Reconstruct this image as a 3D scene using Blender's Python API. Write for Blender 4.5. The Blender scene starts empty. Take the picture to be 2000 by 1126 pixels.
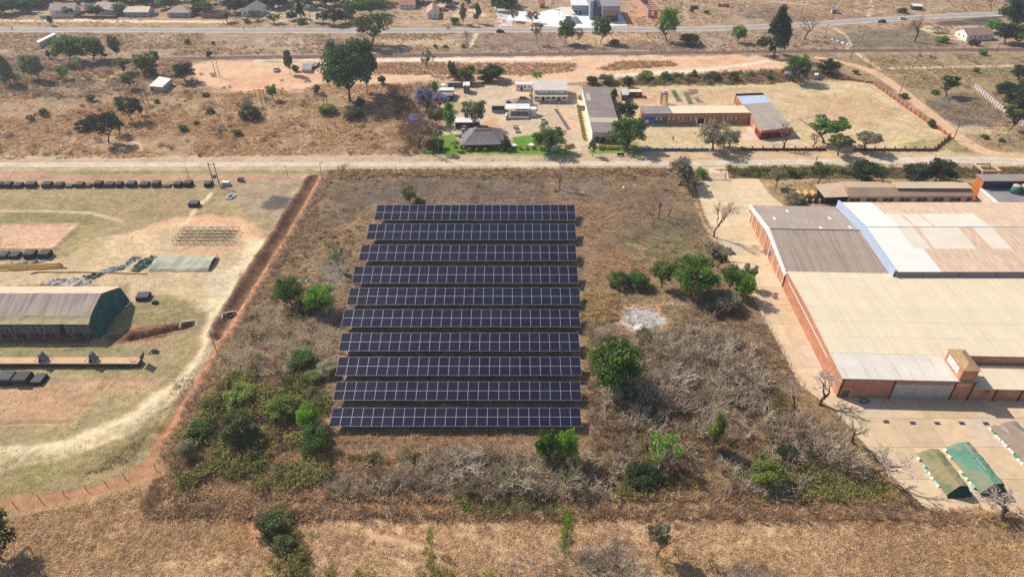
import bpy, bmesh, math, random
import numpy as np
from mathutils import Vector, Matrix, Euler

# ------------------------------------------------------------------ camera, sky, sun, exposure
S = bpy.context.scene
C = S.collection
CAM_H, FPX = 100.0, 1333.0
PITCH = math.atan((563 + 390) / FPX)            # 35.6 degrees below the horizon
cam_d = bpy.data.cameras.new('camera')
cam_d.sensor_width = 36.0
cam_d.lens = FPX / 2000 * 36.0
cam_d.clip_start, cam_d.clip_end = 1.0, 9000.0
cam = bpy.data.objects.new('camera', cam_d)
C.objects.link(cam)
cam.location = (0, 0, CAM_H)
cam.rotation_euler = (math.pi / 2 - PITCH, 0, 0)
S.camera = cam

SUN_EL = math.radians(43)
SUN_TO = Vector((-0.81 * math.cos(SUN_EL), 0.586 * math.cos(SUN_EL), math.sin(SUN_EL))).normalized()
world = bpy.data.worlds.new('World')
S.world = world
world.use_nodes = True
wn = world.node_tree
sky = wn.nodes.new('ShaderNodeTexSky')
sky.sky_type = 'NISHITA'
sky.sun_disc = False
sky.sun_elevation = SUN_EL
sky.sun_rotation = math.atan2(SUN_TO.x, SUN_TO.y)
sky.altitude = 1200
sky.dust_density = 2.5
wn.links.new(sky.outputs[0], wn.nodes['Background'].inputs[0])
wn.nodes['Background'].inputs[1].default_value = 0.11
sun_d = bpy.data.lights.new('sun', 'SUN')
sun_d.energy = 4.3
sun_d.angle = math.radians(0.5)
sun_d.color = (1.0, 0.945, 0.86)
sun = bpy.data.objects.new('sun', sun_d)
C.objects.link(sun)
sun.rotation_euler = (-SUN_TO).to_track_quat('-Z', 'Y').to_euler()
S.view_settings.view_transform = 'Standard'
S.view_settings.look = 'None'
S.view_settings.exposure = 0.2
S.view_settings.gamma = 1.0
S.view_settings.use_curve_mapping = False
S.cycles.use_denoising = False
S.cycles.sample_clamp_indirect = 4.0
S.cycles.max_bounces = 6
S.cycles.diffuse_bounces = 3
S.cycles.transmission_bounces = 3
S.cycles.transparent_max_bounces = 4
S.cycles.volume_bounces = 0

rng = random.Random(7)
def nth(n):
    if n < 20: return ['first', 'second', 'third', 'fourth', 'fifth', 'sixth', 'seventh', 'eighth', 'ninth', 'tenth', 'eleventh', 'twelfth', 'thirteenth', 'fourteenth', 'fifteenth', 'sixteenth', 'seventeenth', 'eighteenth', 'nineteenth', 'twentieth'][n]
    return 'twenty-' + nth(n - 20)

# ------------------------------------------------------------------ helpers
def at(u, v, z=0.0):
    """point of the place at height z that the surveyed photo position (u, v) stands on"""
    x, y = (u - 1000) / FPX, -(v - 563) / FPX
    d = (x, math.cos(PITCH) + y * math.sin(PITCH), -math.sin(PITCH) + y * math.cos(PITCH))
    t = (z - CAM_H) / d[2]
    return Vector((d[0] * t, d[1] * t, z))
def pxscale(X, Y, Z=0):
    return FPX / (Y * math.cos(PITCH) - (Z - CAM_H) * math.sin(PITCH))
def row(X, Y, Z):
    dz = Z - CAM_H
    return 563 - FPX * (Y * math.sin(PITCH) + dz * math.cos(PITCH)) / (Y * math.cos(PITCH) - dz * math.sin(PITCH))
def height(u, vb, vt):
    """height of an upright thing from its foot (u, vb) and the row of its top"""
    b = at(u, vb)
    lo, hi = 0.0, 80.0
    for _ in range(30):
        m = (lo + hi) / 2
        if row(b.x, b.y, m) > vt: lo = m
        else: hi = m
    return lo
def lin(c):
    return tuple(((x / 255) / 12.92 if x / 255 <= 0.04045 else ((x / 255 + 0.055) / 1.055) ** 2.4) for x in c)

MATS = {}
def mat(name, rgb, rough=0.85, var=0.12, scale=1.5, spec=0.2, metal=0.0, bump=0.0, bscale=8.0, wave=None, objcol=False, streak=None):
    """procedural surface: base colour broken up by two noises, optional corrugation and streaks along one axis"""
    if name in MATS: return MATS[name]
    m = bpy.data.materials.new(name); m.use_nodes = True
    nt = m.node_tree; N = nt.nodes; L = nt.links
    b = N['Principled BSDF']
    b.inputs['Roughness'].default_value = rough
    b.inputs['Metallic'].default_value = metal
    b.inputs['Specular IOR Level'].default_value = spec
    tc = N.new('ShaderNodeTexCoord')
    n1 = N.new('ShaderNodeTexNoise'); n1.inputs['Scale'].default_value = scale; n1.inputs['Detail'].default_value = 6
    L.new(tc.outputs['Object'], n1.inputs['Vector'])
    mr = N.new('ShaderNodeMapRange')
    mr.inputs['From Min'].default_value = 0.3; mr.inputs['From Max'].default_value = 0.7
    mr.inputs['To Min'].default_value = 1 - var; mr.inputs['To Max'].default_value = 1 + var
    L.new(n1.outputs['Fac'], mr.inputs['Value'])
    mul = N.new('ShaderNodeVectorMath'); mul.operation = 'SCALE'
    if objcol:
        oi = N.new('ShaderNodeObjectInfo'); L.new(oi.outputs['Color'], mul.inputs[0])
    else:
        mul.inputs[0].default_value = lin(rgb)
    L.new(mr.outputs[0], mul.inputs['Scale'])
    out = mul.outputs[0]
    if streak:
        mp = N.new('ShaderNodeMapping'); mp.inputs['Scale'].default_value = streak[0]
        L.new(tc.outputs['Object'], mp.inputs['Vector'])
        n2 = N.new('ShaderNodeTexNoise'); n2.inputs['Scale'].default_value = 1.0; n2.inputs['Detail'].default_value = 4
        L.new(mp.outputs[0], n2.inputs['Vector'])
        r2 = N.new('ShaderNodeMapRange'); r2.inputs['From Min'].default_value = streak[2]; r2.inputs['From Max'].default_value = streak[2] + 0.15
        L.new(n2.outputs['Fac'], r2.inputs['Value'])
        r3 = N.new('ShaderNodeMath'); r3.operation = 'MULTIPLY'; r3.inputs[1].default_value = streak[3]
        L.new(r2.outputs[0], r3.inputs[0])
        mx = N.new('ShaderNodeMix'); mx.data_type = 'RGBA'
        L.new(r3.outputs[0], mx.inputs['Factor']); L.new(out, mx.inputs['A'])
        mx.inputs['B'].default_value = (*lin(streak[1]), 1)
        out = mx.outputs['Result']
    L.new(out, b.inputs['Base Color'])
    hgt = None
    if wave:
        w = N.new('ShaderNodeTexWave'); w.bands_direction = wave[0]; w.inputs['Scale'].default_value = wave[1]
        w.inputs['Distortion'].default_value = 0.0
        L.new(tc.outputs['Object'], w.inputs['Vector'])
        hgt = w.outputs['Fac']; strength, dist = wave[2], 0.06
    elif bump:
        n3 = N.new('ShaderNodeTexNoise'); n3.inputs['Scale'].default_value = bscale; n3.inputs['Detail'].default_value = 4
        L.new(tc.outputs['Object'], n3.inputs['Vector'])
        hgt = n3.outputs['Fac']; strength, dist = bump, 0.12
    if hgt:
        bp = N.new('ShaderNodeBump'); bp.inputs['Strength'].default_value = strength; bp.inputs['Distance'].default_value = dist
        L.new(hgt, bp.inputs['Height']); L.new(bp.outputs[0], b.inputs['Normal'])
    MATS[name] = m
    return m

def brick_mat(name, c1, c2, mortar, scale=1.0):
    """brickwork: running-bond bricks about 0.24 m long, from the wall's own coordinates"""
    if name in MATS: return MATS[name]
    m = bpy.data.materials.new(name); m.use_nodes = True
    N = m.node_tree.nodes; L = m.node_tree.links; b = N['Principled BSDF']
    b.inputs['Roughness'].default_value = 0.9; b.inputs['Specular IOR Level'].default_value = 0.11
    tc = N.new('ShaderNodeTexCoord'); sx = N.new('ShaderNodeSeparateXYZ'); L.new(tc.outputs['Object'], sx.inputs[0])
    ad = N.new('ShaderNodeMath'); ad.operation = 'ADD'; L.new(sx.outputs[0], ad.inputs[0]); L.new(sx.outputs[1], ad.inputs[1])
    cb = N.new('ShaderNodeCombineXYZ'); L.new(ad.outputs[0], cb.inputs[0]); L.new(sx.outputs[2], cb.inputs[1])
    br = N.new('ShaderNodeTexBrick'); L.new(cb.outputs[0], br.inputs['Vector'])
    br.inputs['Color1'].default_value = (*lin(c1), 1); br.inputs['Color2'].default_value = (*lin(c2), 1); br.inputs['Mortar'].default_value = (*lin(mortar), 1)
    br.inputs['Scale'].default_value = scale; br.inputs['Brick Width'].default_value = 0.24; br.inputs['Row Height'].default_value = 0.086
    br.inputs['Mortar Size'].default_value = 0.008
    n = N.new('ShaderNodeTexNoise'); n.inputs['Scale'].default_value = 0.6; n.inputs['Detail'].default_value = 5; L.new(tc.outputs['Object'], n.inputs['Vector'])
    mr = N.new('ShaderNodeMapRange'); mr.inputs['From Min'].default_value = 0.3; mr.inputs['From Max'].default_value = 0.7; mr.inputs['To Min'].default_value = 0.8; mr.inputs['To Max'].default_value = 1.15
    L.new(n.outputs['Fac'], mr.inputs['Value'])
    mu = N.new('ShaderNodeVectorMath'); mu.operation = 'SCALE'; L.new(br.outputs['Color'], mu.inputs[0]); L.new(mr.outputs[0], mu.inputs['Scale'])
    L.new(mu.outputs[0], b.inputs['Base Color'])
    MATS[name] = m
    return m

class MB:
    """collects boxes, prisms, tubes and loose faces; build() links them as one mesh object"""
    def __init__(s): s.v, s.f, s.mi = [], [], []
    def face(s, pts, m=0):
        n = len(s.v); s.v += [tuple(p) for p in pts]; s.f.append(tuple(range(n, n + len(pts)))); s.mi.append(m); return s
    def box(s, x0, x1, y0, y1, z0, z1, m=0):
        n = len(s.v)
        s.v += [(x0, y0, z0), (x1, y0, z0), (x1, y1, z0), (x0, y1, z0), (x0, y0, z1), (x1, y0, z1), (x1, y1, z1), (x0, y1, z1)]
        s.f += [(n, n+3, n+2, n+1), (n+4, n+5, n+6, n+7), (n, n+1, n+5, n+4), (n+1, n+2, n+6, n+5), (n+2, n+3, n+7, n+6), (n+3, n, n+4, n+7)]
        s.mi += [m] * 6; return s
    def hexa(s, b, t, m=0):
        """solid between a bottom ring and a top ring of points"""
        n = len(s.v); k = len(b); s.v += [tuple(p) for p in b] + [tuple(p) for p in t]
        s.f.append(tuple(n + i for i in reversed(range(k)))); s.f.append(tuple(n + k + i for i in range(k)))
        for i in range(k): j = (i + 1) % k; s.f.append((n + i, n + j, n + k + j, n + k + i))
        s.mi += [m] * (k + 2); return s
    def tube(s, pts, rad, sides=6, m=0, cap=True):
        pts = [Vector(p) for p in pts]; n0 = len(s.v); k = len(pts)
        for i, p in enumerate(pts):
            d = (pts[min(i + 1, k - 1)] - pts[max(i - 1, 0)])
            d = d.normalized() if d.length > 1e-9 else Vector((0, 0, 1))
            a = d.cross(Vector((0.31, 0.95, 0.05)) if abs(d.z) > 0.9 else Vector((0, 0, 1))).normalized(); b = d.cross(a)
            r = rad[i] if isinstance(rad, (list, tuple)) else rad
            for q in range(sides):
                t = 2 * math.pi * q / sides; s.v.append(tuple(p + a * (r * math.cos(t)) + b * (r * math.sin(t))))
        for i in range(k - 1):
            for q in range(sides):
                q2 = (q + 1) % sides; s.f.append((n0 + i*sides + q, n0 + i*sides + q2, n0 + (i+1)*sides + q2, n0 + (i+1)*sides + q)); s.mi.append(m)
        if cap:
            s.f.append(tuple(n0 + q for q in reversed(range(sides)))); s.f.append(tuple(n0 + (k-1)*sides + q for q in range(sides))); s.mi += [m, m]
        return s
    def mesh(s, name, mats, smooth=False):
        me = bpy.data.meshes.new(name); me.from_pydata(s.v, [], s.f)
        for m in (mats if isinstance(mats, (list, tuple)) else [mats]): me.materials.append(m)
        me.polygons.foreach_set('material_index', s.mi)
        if smooth: me.polygons.foreach_set('use_smooth', [True] * len(s.f))
        me.update(); return me
    def build(s, name, mats, parent=None, smooth=False):
        return link(name, s.mesh(name, mats, smooth), parent)

def link(name, me, parent=None):
    o = bpy.data.objects.new(name, me); C.objects.link(o)
    if parent: o.parent = parent
    return o
def tag(o, label=None, cat=None, group=None, kind=None):
    if label: o['label'] = label
    if cat: o['category'] = cat
    if group: o['group'] = group
    if kind: o['kind'] = kind
    return o
def thing(name, label, cat, loc=(0, 0, 0), rz=0.0, group=None):
    o = bpy.data.objects.new(name, None); C.objects.link(o); o.empty_display_size = 0.3
    o.location = loc; o.rotation_euler = (0, 0, rz)
    return tag(o, label, cat, group)
KIDS = {}
def kids(o): return [c for c in bpy.data.objects if c.parent == o]
def dup(root, loc, rz=0.0, scale=None, label=None, tree=None):
    """copy of a thing with copies of its parts (and their parts); tree: cached child list"""
    r = root.copy(); C.objects.link(r); r.location = loc; r.rotation_euler = (0, 0, rz)
    if scale is not None: r.scale = scale
    if label: r['label'] = label
    for ch, subs in tree:
        c = ch.copy(); C.objects.link(c); c.parent = r
        for g in subs:
            d = g.copy(); C.objects.link(d); d.parent = c
    return r
def tree_of(root):
    return [(c, kids(c)) for c in kids(root)]

# value noise for laying out ground cover
_T = np.random.RandomState(3).rand(256, 256)
def vnoise(x, y, s, k=0):
    x = x / s + 17.3 * k; y = y / s + 9.7 * k
    i = np.floor(x).astype(int); j = np.floor(y).astype(int); fx = x - i; fy = y - j
    fx = fx * fx * (3 - 2 * fx); fy = fy * fy * (3 - 2 * fy)
    a = _T[i % 256, j % 256]; b = _T[(i + 1) % 256, j % 256]; c = _T[i % 256, (j + 1) % 256]; d = _T[(i + 1) % 256, (j + 1) % 256]
    return (a * (1 - fx) + b * fx) * (1 - fy) + (c * (1 - fx) + d * fx) * fy
def fbm(x, y, s, k=0, o=4):
    r = 0; a = 0.5; t = 0
    for q in range(o):
        r = r + a * vnoise(x, y, s, k + q * 3); t += a; a *= 0.55; s *= 0.47
    return r / t
def W(pts): return [tuple(at(u, v)[:2]) for u, v in pts]
def sd_poly(X, Y, P):
    """distance to a polygon's outline, negative inside"""
    d = np.full(X.shape, 1e9); ins = np.zeros(X.shape, bool); n = len(P)
    for i in range(n):
        ax, ay = P[i]; bx, by = P[(i + 1) % n]; ex, ey = bx - ax, by - ay
        t = np.clip(((X - ax) * ex + (Y - ay) * ey) / (ex * ex + ey * ey + 1e-12), 0, 1)
        d = np.minimum(d, (X - ax - t * ex) ** 2 + (Y - ay - t * ey) ** 2)
        c = (ay > Y) != (by > Y)
        with np.errstate(divide='ignore', invalid='ignore'):
            ins ^= c & (X < ex * (Y - ay) / (ey if ey else 1e-12) + ax)
    d = np.sqrt(d); return np.where(ins, -d, d)
def sd_line(X, Y, P, ws):
    """distance to a polyline minus its local half width"""
    d = np.full(X.shape, 1e9)
    for i in range(len(P) - 1):
        ax, ay = P[i]; bx, by = P[i + 1]; ex, ey = bx - ax, by - ay
        t = np.clip(((X - ax) * ex + (Y - ay) * ey) / (ex * ex + ey * ey + 1e-12), 0, 1)
        w = ws[i] + (ws[i + 1] - ws[i]) * t
        d = np.minimum(d, np.hypot(X - ax - t * ex, Y - ay - t * ey) - w / 2)
    return d
# ------------------------------------------------------------------ ground: one sheet to the horizon, coloured by what lies on it
gx = np.concatenate([[-6000, -2500, -1200, -700, -480], np.arange(-345, 345.1, 0.72), [480, 700, 1200, 2500, 6000]])
_y = [52.0]
while _y[-1] < 470: _y.append(_y[-1] + 0.36 + (_y[-1] - 52) * 0.0026)
gy = np.concatenate([[-3000, -900, -200, -20, 25, 40], _y, [490, 520, 600, 760, 1100, 2000, 4000, 8000]])
GX, GY = np.meshgrid(gx, gy)
COL = np.zeros(GX.shape + (3,)); ZZ = np.zeros(GX.shape); RGH = np.full(GX.shape, 1.0)
n_big = fbm(GX, GY, 38, 1); n_mid = fbm(GX, GY, 9, 2); n_sm = fbm(GX, GY, 2.2, 5)
def mixc(w, c):
    global COL
    c = np.array(lin(c)); COL = COL * (1 - w[..., None]) + c * w[..., None]
def sst(a, b, x): t = np.clip((x - a) / (b - a), 0, 1); return t * t * (3 - 2 * t)
COL[:] = np.array(lin((160, 130, 102)))
mixc(sst(0.46, 0.62, n_big) * 0.75, (178, 144, 112)); mixc(sst(0.5, 0.68, n_mid) * 0.6, (139, 113, 90)); mixc(sst(0.54, 0.75, n_sm) * 0.5, (184, 154, 120))
_NZ = (fbm(GX, GY, 5.0, 11) - 0.5) * 2 + (n_sm - 0.5); _PT = sst(0.42, 0.62, fbm(GX, GY, 6.5, 23))
def _win(P, m):
    """rows and columns of the sheet that a shape can touch"""
    x = [p[0] for p in P]; y = [p[1] for p in P]
    i0, i1 = np.searchsorted(gy, [min(y) - m, max(y) + m]); j0, j1 = np.searchsorted(gx, [min(x) - m, max(x) + m])
    return slice(max(i0 - 1, 0), i1 + 1), slice(max(j0 - 1, 0), j1 + 1)
def _apply(P, fn, c, soft, amp, op, patch, rough, wmax=0):
    s = _win(P, soft + amp * 1.6 + wmax)
    w = sst(-soft, soft, -(fn(GX[s], GY[s]) + _NZ[s] * amp)) * op
    if patch: w = w * (1 - patch * _PT[s])
    COL[s] = COL[s] * (1 - w[..., None]) + np.array(lin(c)) * w[..., None]
    if rough is not None: RGH[s] = RGH[s] * (1 - w) + rough * w
def area(px, c, soft=1.0, amp=1.5, op=1.0, patch=0.0, rough=None):
    P = W(px); _apply(P, lambda x, y: sd_poly(x, y, P), c, soft, amp, op, patch, rough)
def strip(px, c, wid, soft=0.5, amp=0.6, op=1.0, patch=0.0, rough=0.4):
    P = W(px); ws = wid if isinstance(wid, (list, tuple)) else [wid] * len(P)
    _apply(P, lambda x, y: sd_line(x, y, P, ws), c, soft, amp, op, patch, rough, max(ws))

# the far side of the gravel road
area([(-400, 62), (900, 64), (1500, 60), (2400, 20), (2400, 100), (1400, 106), (-400, 118)], (168, 142, 120), 3, 6, 0.8, 0.3)
area([(-400, -30), (2400, -30), (2400, 18), (1500, 48), (900, 55), (-400, 55)], (176, 148, 120), 3, 6, 0.7, 0.3)
area([(0, 190), (250, 200), (800, 200), (800, 305), (0, 312)], (172, 140, 108), 4, 7, 0.8, 0.35)
area([(0, 120), (250, 130), (300, 170), (150, 200), (0, 190)], (142, 124, 102), 4, 6, 0.7, 0.3)
area([(150, 138), (240, 142), (230, 160), (140, 155)], (192, 166, 124), 2, 3, 0.8)
area([(250, 76), (330, 70), (345, 80), (260, 86)], (206, 180, 156), 2, 3, 0.8, 0.3)
area([(500, 80), (620, 76), (680, 92), (560, 98)], (190, 165, 145), 3, 4, 0.7, 0.4)
area([(735, 75), (890, 78), (900, 90), (740, 88)], (205, 178, 140), 3, 3, 0.8, 0.3)
area([(905, 66), (1240, 68), (1250, 96), (1100, 100), (905, 98)], (137, 112, 98), 3, 4, 0.75, 0.4)
area([(1120, 64), (1250, 66), (1300, 85), (1180, 92), (1100, 86)], (208, 170, 134), 2, 4, 0.85, 0.3)
area([(1230, 78), (1380, 92), (1350, 100), (1150, 96)], (120, 102, 92), 2, 3, 0.7, 0.3)
area([(1640, 66), (1830, 45), (1835, 88), (1700, 96), (1640, 86)], (116, 106, 86), 3, 4, 0.85, 0.25)
area([(1820, 44), (1955, 30), (1960, 48), (1840, 52)], (84, 78, 76), 2, 2, 0.95, 0.1)
area([(1480, 5), (1700, 30), (1640, 45), (1500, 45)], (150, 118, 100), 3, 4, 0.7, 0.3)
area([(1440, 20), (1530, 12), (1540, 40), (1450, 38)], (122, 108, 95), 3, 4, 0.7, 0.3)
area([(1800, 50), (1960, 52), (1960, 66), (1820, 66)], (196, 172, 134), 2, 3, 0.75)
area([(1220, 20), (1290, 15), (1300, 50), (1230, 55)], (196, 146, 112), 2, 3, 0.8, 0.3)
area([(960, 60), (1000, 20), (1240, 45), (1250, 55), (990, 57)], (206, 160, 126), 2, 3, 0.7, 0.2)
area([(480, 8), (620, 4), (640, 40), (540, 46), (470, 40)], (205, 180, 150), 3, 4, 0.75, 0.3)
area([(760, 28), (1000, 25), (985, 50), (780, 50)], (190, 158, 130), 3, 4, 0.6, 0.3)
area([(890, 18), (945, 18), (945, 32), (880, 36)], (225, 200, 160), 1, 2, 0.8, 0.1)
area([(-60, 30), (90, 25), (170, 12), (140, 8), (60, 20)], (214, 182, 150), 1.5, 2, 0.9)
strip([(-200, 41), (150, 41), (440, 43)], (226, 192, 156), 4.5, 0.8, 0.8)
strip([(150, 38), (230, 42), (300, 42)], (230, 196, 160), 5, 1, 1)
# bare orange earth along the railway
area([(372, 128), (430, 118), (560, 122), (640, 116), (760, 112), (900, 112), (1200, 108), (1420, 108), (1560, 116), (1640, 122), (1560, 130), (1430, 142), (1250, 152), (1130, 162), (900, 160), (760, 162), (640, 162), (560, 180), (480, 182), (400, 166), (368, 142)], (216, 176, 142), 2, 4, 0.97, 0.0, 0.4)
area([(430, 150), (560, 140), (640, 150), (560, 172), (470, 176)], (208, 152, 120), 2, 4, 0.6, 0.4)
area([(1350, 118), (1450, 112), (1470, 124), (1400, 130)], (214, 160, 118), 2, 3, 0.7, 0.2)
area([(730, 123), (1125, 124), (1120, 140), (1040, 147), (730, 146)], (163, 124, 98), 1.5, 3, 0.95, 0.25, 1.0)
area([(940, 128), (960, 124), (1000, 150), (960, 150)], (218, 182, 148), 1, 1.5, 0.9)
area([(1165, 135), (1210, 120), (1310, 120), (1325, 128), (1200, 138)], (160, 124, 98), 1.5, 2, 0.95, 0.2, 1.0)
strip([(500, 118), (720, 117), (850, 117), (1110, 115)], (226, 214, 198), [1.5, 3, 4.5, 3], 1, 1, 0.9, 0.2)
strip([(1190, 149), (1280, 143), (1380, 136), (1500, 120)], (222, 210, 190), [3, 5, 4, 3], 1, 1, 0.9, 0.2)
area([(1130, 165), (1300, 150), (1440, 142), (1600, 135), (1640, 150), (1500, 165), (1200, 170)], (150, 126, 92), 2, 3, 0.9, 0.25)
area([(1225, 150), (1330, 146), (1330, 160), (1230, 165)], (140, 138, 84), 1.5, 2, 0.85, 0.2)
# compound yards
area([(868, 178), (955, 168), (1135, 166), (1165, 268), (1190, 302), (1110, 302), (1104, 268), (1000, 290), (985, 250), (930, 285), (858, 266), (895, 195)], (200, 174, 146), 1, 1, 1, 0.0, 0.5)
area([(920, 245), (970, 230), (975, 250), (935, 262)], (206, 150, 112), 1, 1.5, 0.8)
area([(1040, 220), (1085, 215), (1120, 250), (1120, 285), (1085, 280), (1070, 235)], (190, 164, 142), 1, 1.5, 0.8, 0, 0.3)
area([(1085, 215), (1105, 210), (1130, 250), (1120, 260)], (214, 172, 134), 1, 1, 0.7)
area([(1122, 195), (1140, 195), (1162, 270), (1150, 280)], (224, 196, 160), 0.6, 0.6, 0.9, 0, 0.3)
area([(1200, 168), (1320, 164), (1690, 158), (1712, 168), (1855, 268), (1835, 292), (1258, 292), (1205, 285), (1215, 200)], (200, 174, 136), 1.5, 2, 1.0, 0.0, 0.6)
area([(1540, 185), (1680, 180), (1760, 215), (1700, 245), (1560, 240)], (192, 152, 122), 3, 5, 0.6, 0.3)
area([(1215, 180), (1310, 175), (1300, 205), (1225, 200)], (202, 156, 122), 1.5, 2, 0.8, 0.2)
area([(1330, 178), (1480, 172), (1485, 200), (1350, 205)], (192, 160, 122), 2, 3, 0.7, 0.3)
area([(1460, 240), (1560, 262), (1560, 280), (1440, 275)], (218, 192, 168), 1.5, 2, 0.8, 0.2)
area([(1580, 185), (1650, 165), (1690, 170), (1640, 185)], (216, 190, 148), 2, 3, 0.7, 0.2)
area([(1690, 255), (1830, 268), (1790, 282), (1640, 275)], (205, 180, 130), 2, 3, 0.6, 0.2)
# watered lawns and vegetable beds
LAWN = [(818, 312), (830, 288), (850, 268), (885, 262), (905, 285), (1000, 290), (1000, 268), (1045, 262), (1060, 288), (1108, 292), (1128, 300), (1110, 311)]
area(LAWN, (96, 140, 44), 0.5, 0.6, 1, 0.0, 0.6); area(LAWN, (134, 148, 70), 1, 3, 0.35, 0.8)
LAWN2 = [(1158, 310), (1150, 296), (1162, 284), (1245, 278), (1256, 309)]
area(LAWN2, (106, 134, 58), 0.5, 0.6, 1, 0.0, 0.6); area(LAWN2, (150, 148, 84), 1, 3, 0.5, 0.8)
area([(880, 198), (905, 200), (900, 215), (880, 212)], (150, 150, 92), 0.8, 1, 0.8)
for bed, bc in (([(1309, 177), (1320, 176), (1334, 198), (1322, 200)], (84, 98, 74)), ([(1333, 179), (1343, 179), (1357, 204), (1345, 205)], (100, 106, 78)), ([(1344, 175), (1363, 175), (1364, 184), (1348, 185)], (132, 104, 78)), ([(1352, 191), (1362, 190), (1376, 201), (1364, 202)], (122, 112, 82))):
    area(bed, bc, 0.2, 0.2, 0.95, 0.1, 1.0)
# right of the diagonal dirt road
area([(1650, 112), (2400, 100), (2400, 300), (1950, 292), (1880, 262), (1780, 180), (1720, 140)], (156, 132, 98), 3, 4, 0.9, 0.35)
area([(1900, 134), (2100, 132), (2100, 150), (1910, 150)], (128, 130, 84), 3, 4, 0.8, 0.3)
area([(1800, 196), (1890, 178), (1945, 215), (1960, 250), (1900, 262), (1870, 248), (1830, 225)], (112, 100, 90), 2, 3, 0.9, 0.25)
area([(1850, 245), (1960, 248), (2000, 262), (1900, 262)], (205, 178, 142), 1.5, 2, 0.8)
area([(1770, 280), (1850, 268), (1895, 298), (1850, 303), (1760, 302)], (146, 138, 92), 1, 2, 0.8, 0.3)
strip([(1735, 134), (1850, 131), (2100, 127)], (210, 180, 142), 3.2, 0.6, 0.6)
strip([(1675, 105), (1700, 122), (1720, 135)], (214, 182, 148), 2.6, 0.6, 0.6)
strip([(1845, 235), (1880, 258), (1920, 262)], (190, 164, 134), 2.0, 0.6, 0.6, 0.8)
strip([(1630, 55), (1655, 72), (1660, 85), (1655, 95)], (206, 180, 146), 2, 0.6, 0.8, 0.8); strip([(1700, 0), (1704, 15), (1698, 25), (1695, 32)], (208, 182, 146), 2, 0.6, 0.8)
strip([(1500, 2), (1560, 8), (1640, 14), (1710, 28)], (206, 172, 142), 2.5, 0.8, 1, 0.8)
strip([(1815, 52), (1805, 58), (1830, 68), (1880, 78), (1900, 84)], (212, 186, 150), 4, 1, 1, 0.9)
strip([(250, 310), (275, 292), (268, 280), (255, 275)], (214, 178, 138), 1.4, 0.5, 0.6); strip([(255, 275), (245, 262), (255, 240)], (206, 172, 134), 1.2, 0.5, 0.6, 0.8)
strip([(560, 312), (585, 295), (595, 280)], (206, 172, 134), 1.2, 0.5, 0.6, 0.7)
strip([(918, 92), (925, 78), (930, 66)], (216, 190, 156), 2, 0.5, 0.6)
strip([(1337, 48), (1342, 34), (1336, 15)], (196, 170, 138), 2.6, 0.5, 0.6, 0.8)
# gravel road verges
area([(-300, 305), (2400, 298), (2400, 330), (1420, 330), (640, 334), (-300, 336)], (190, 163, 133), 1.2, 1.5, 1, 0, 0.5)
area([(1260, 292), (1600, 292), (1850, 294), (1850, 312), (1260, 315)], (205, 172, 136), 1.5, 2, 0.9, 0.2, 0.5)
area([(1410, 330), (2300, 326), (2300, 348), (1500, 352), (1420, 350)], (128, 116, 82), 1, 2, 0.9, 0.3, 1)
# area round the outbuilding behind the works
area([(1480, 352), (2300, 345), (2300, 400), (1600, 398), (1520, 402)], (172, 146, 110), 1.5, 2, 0.9, 0.3)
strip([(1500, 358), (1580, 352), (1620, 345)], (206, 178, 140), 1.6, 0.6, 0.6, 0.7)
# tented camp on the left: mown grass, sandy yards and pads
CAMP = [(-400, 336), (622, 336), (600, 372), (540, 470), (470, 580), (415, 680), (370, 760), (320, 850), (280, 905), (180, 948), (0, 985), (-400, 1060)]
area(CAMP, (164, 142, 104), 0.6, 0.6, 1, 0.0, 0.7)
area(CAMP, (150, 132, 94), 2, 6, 0.8, 0.75); area(CAMP, (178, 154, 118), 2, 4, 0.5, 0.95)
area([(0, 385), (350, 372), (420, 400), (360, 430), (200, 440), (0, 432)], (166, 140, 104), 3, 5, 0.6, 0.4)
area([(0, 412), (170, 408), (210, 420), (170, 440), (0, 436)], (132, 122, 84), 1.5, 2.5, 0.75, 0.3)
area([(-100, 338), (620, 338), (612, 352), (440, 352), (-100, 358)], (184, 142, 118), 0.6, 0.8, 0.95, 0, 0.6)
area([(100, 334), (640, 333), (640, 339), (100, 341)], (140, 138, 88), 0.5, 0.8, 0.8, 0.3)
area([(430, 358), (590, 352), (560, 420), (490, 420), (440, 385)], (168, 144, 124), 2, 3, 0.7, 0.3)
area([(505, 395), (535, 380), (572, 384), (560, 402), (520, 410)], (92, 84, 80), 0.8, 1.8, 0.9, 0.2)
area([(0, 440), (155, 437), (103, 486), (0, 488)], (206, 166, 136), 0.4, 0.4, 1, 0, 0.5)
area([(0, 753), (215, 738), (138, 827), (0, 828)], (186, 148, 116), 0.5, 0.8, 1, 0, 0.6)
area([(215, 735), (330, 735), (260, 770), (190, 770)], (190, 152, 118), 1.5, 2, 0.7, 0.3)
area([(-50, 522), (130, 500), (190, 462), (250, 452), (390, 430), (480, 440), (505, 470), (492, 505), (440, 545), (425, 600), (400, 612), (370, 588), (330, 573), (250, 588), (245, 556), (-50, 558)], (196, 170, 136), 1, 2, 0.95, 0.0, 0.5)
area([(200, 470), (330, 448), (300, 500), (230, 510)], (222, 184, 146), 2, 3, 0.6, 0.3)
area([(340, 480), (470, 480), (420, 500), (350, 500)], (205, 160, 130), 1, 1.5, 0.8, 0.2)
area([(120, 505), (185, 500), (205, 470), (170, 468)], (176, 158, 100), 2, 2, 0.6, 0.3)
area([(262, 598), (330, 582), (385, 592), (396, 616), (350, 634), (235, 652), (240, 620)], (150, 136, 94), 0.6, 1, 0.95, 0.3, 0.9)
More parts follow.
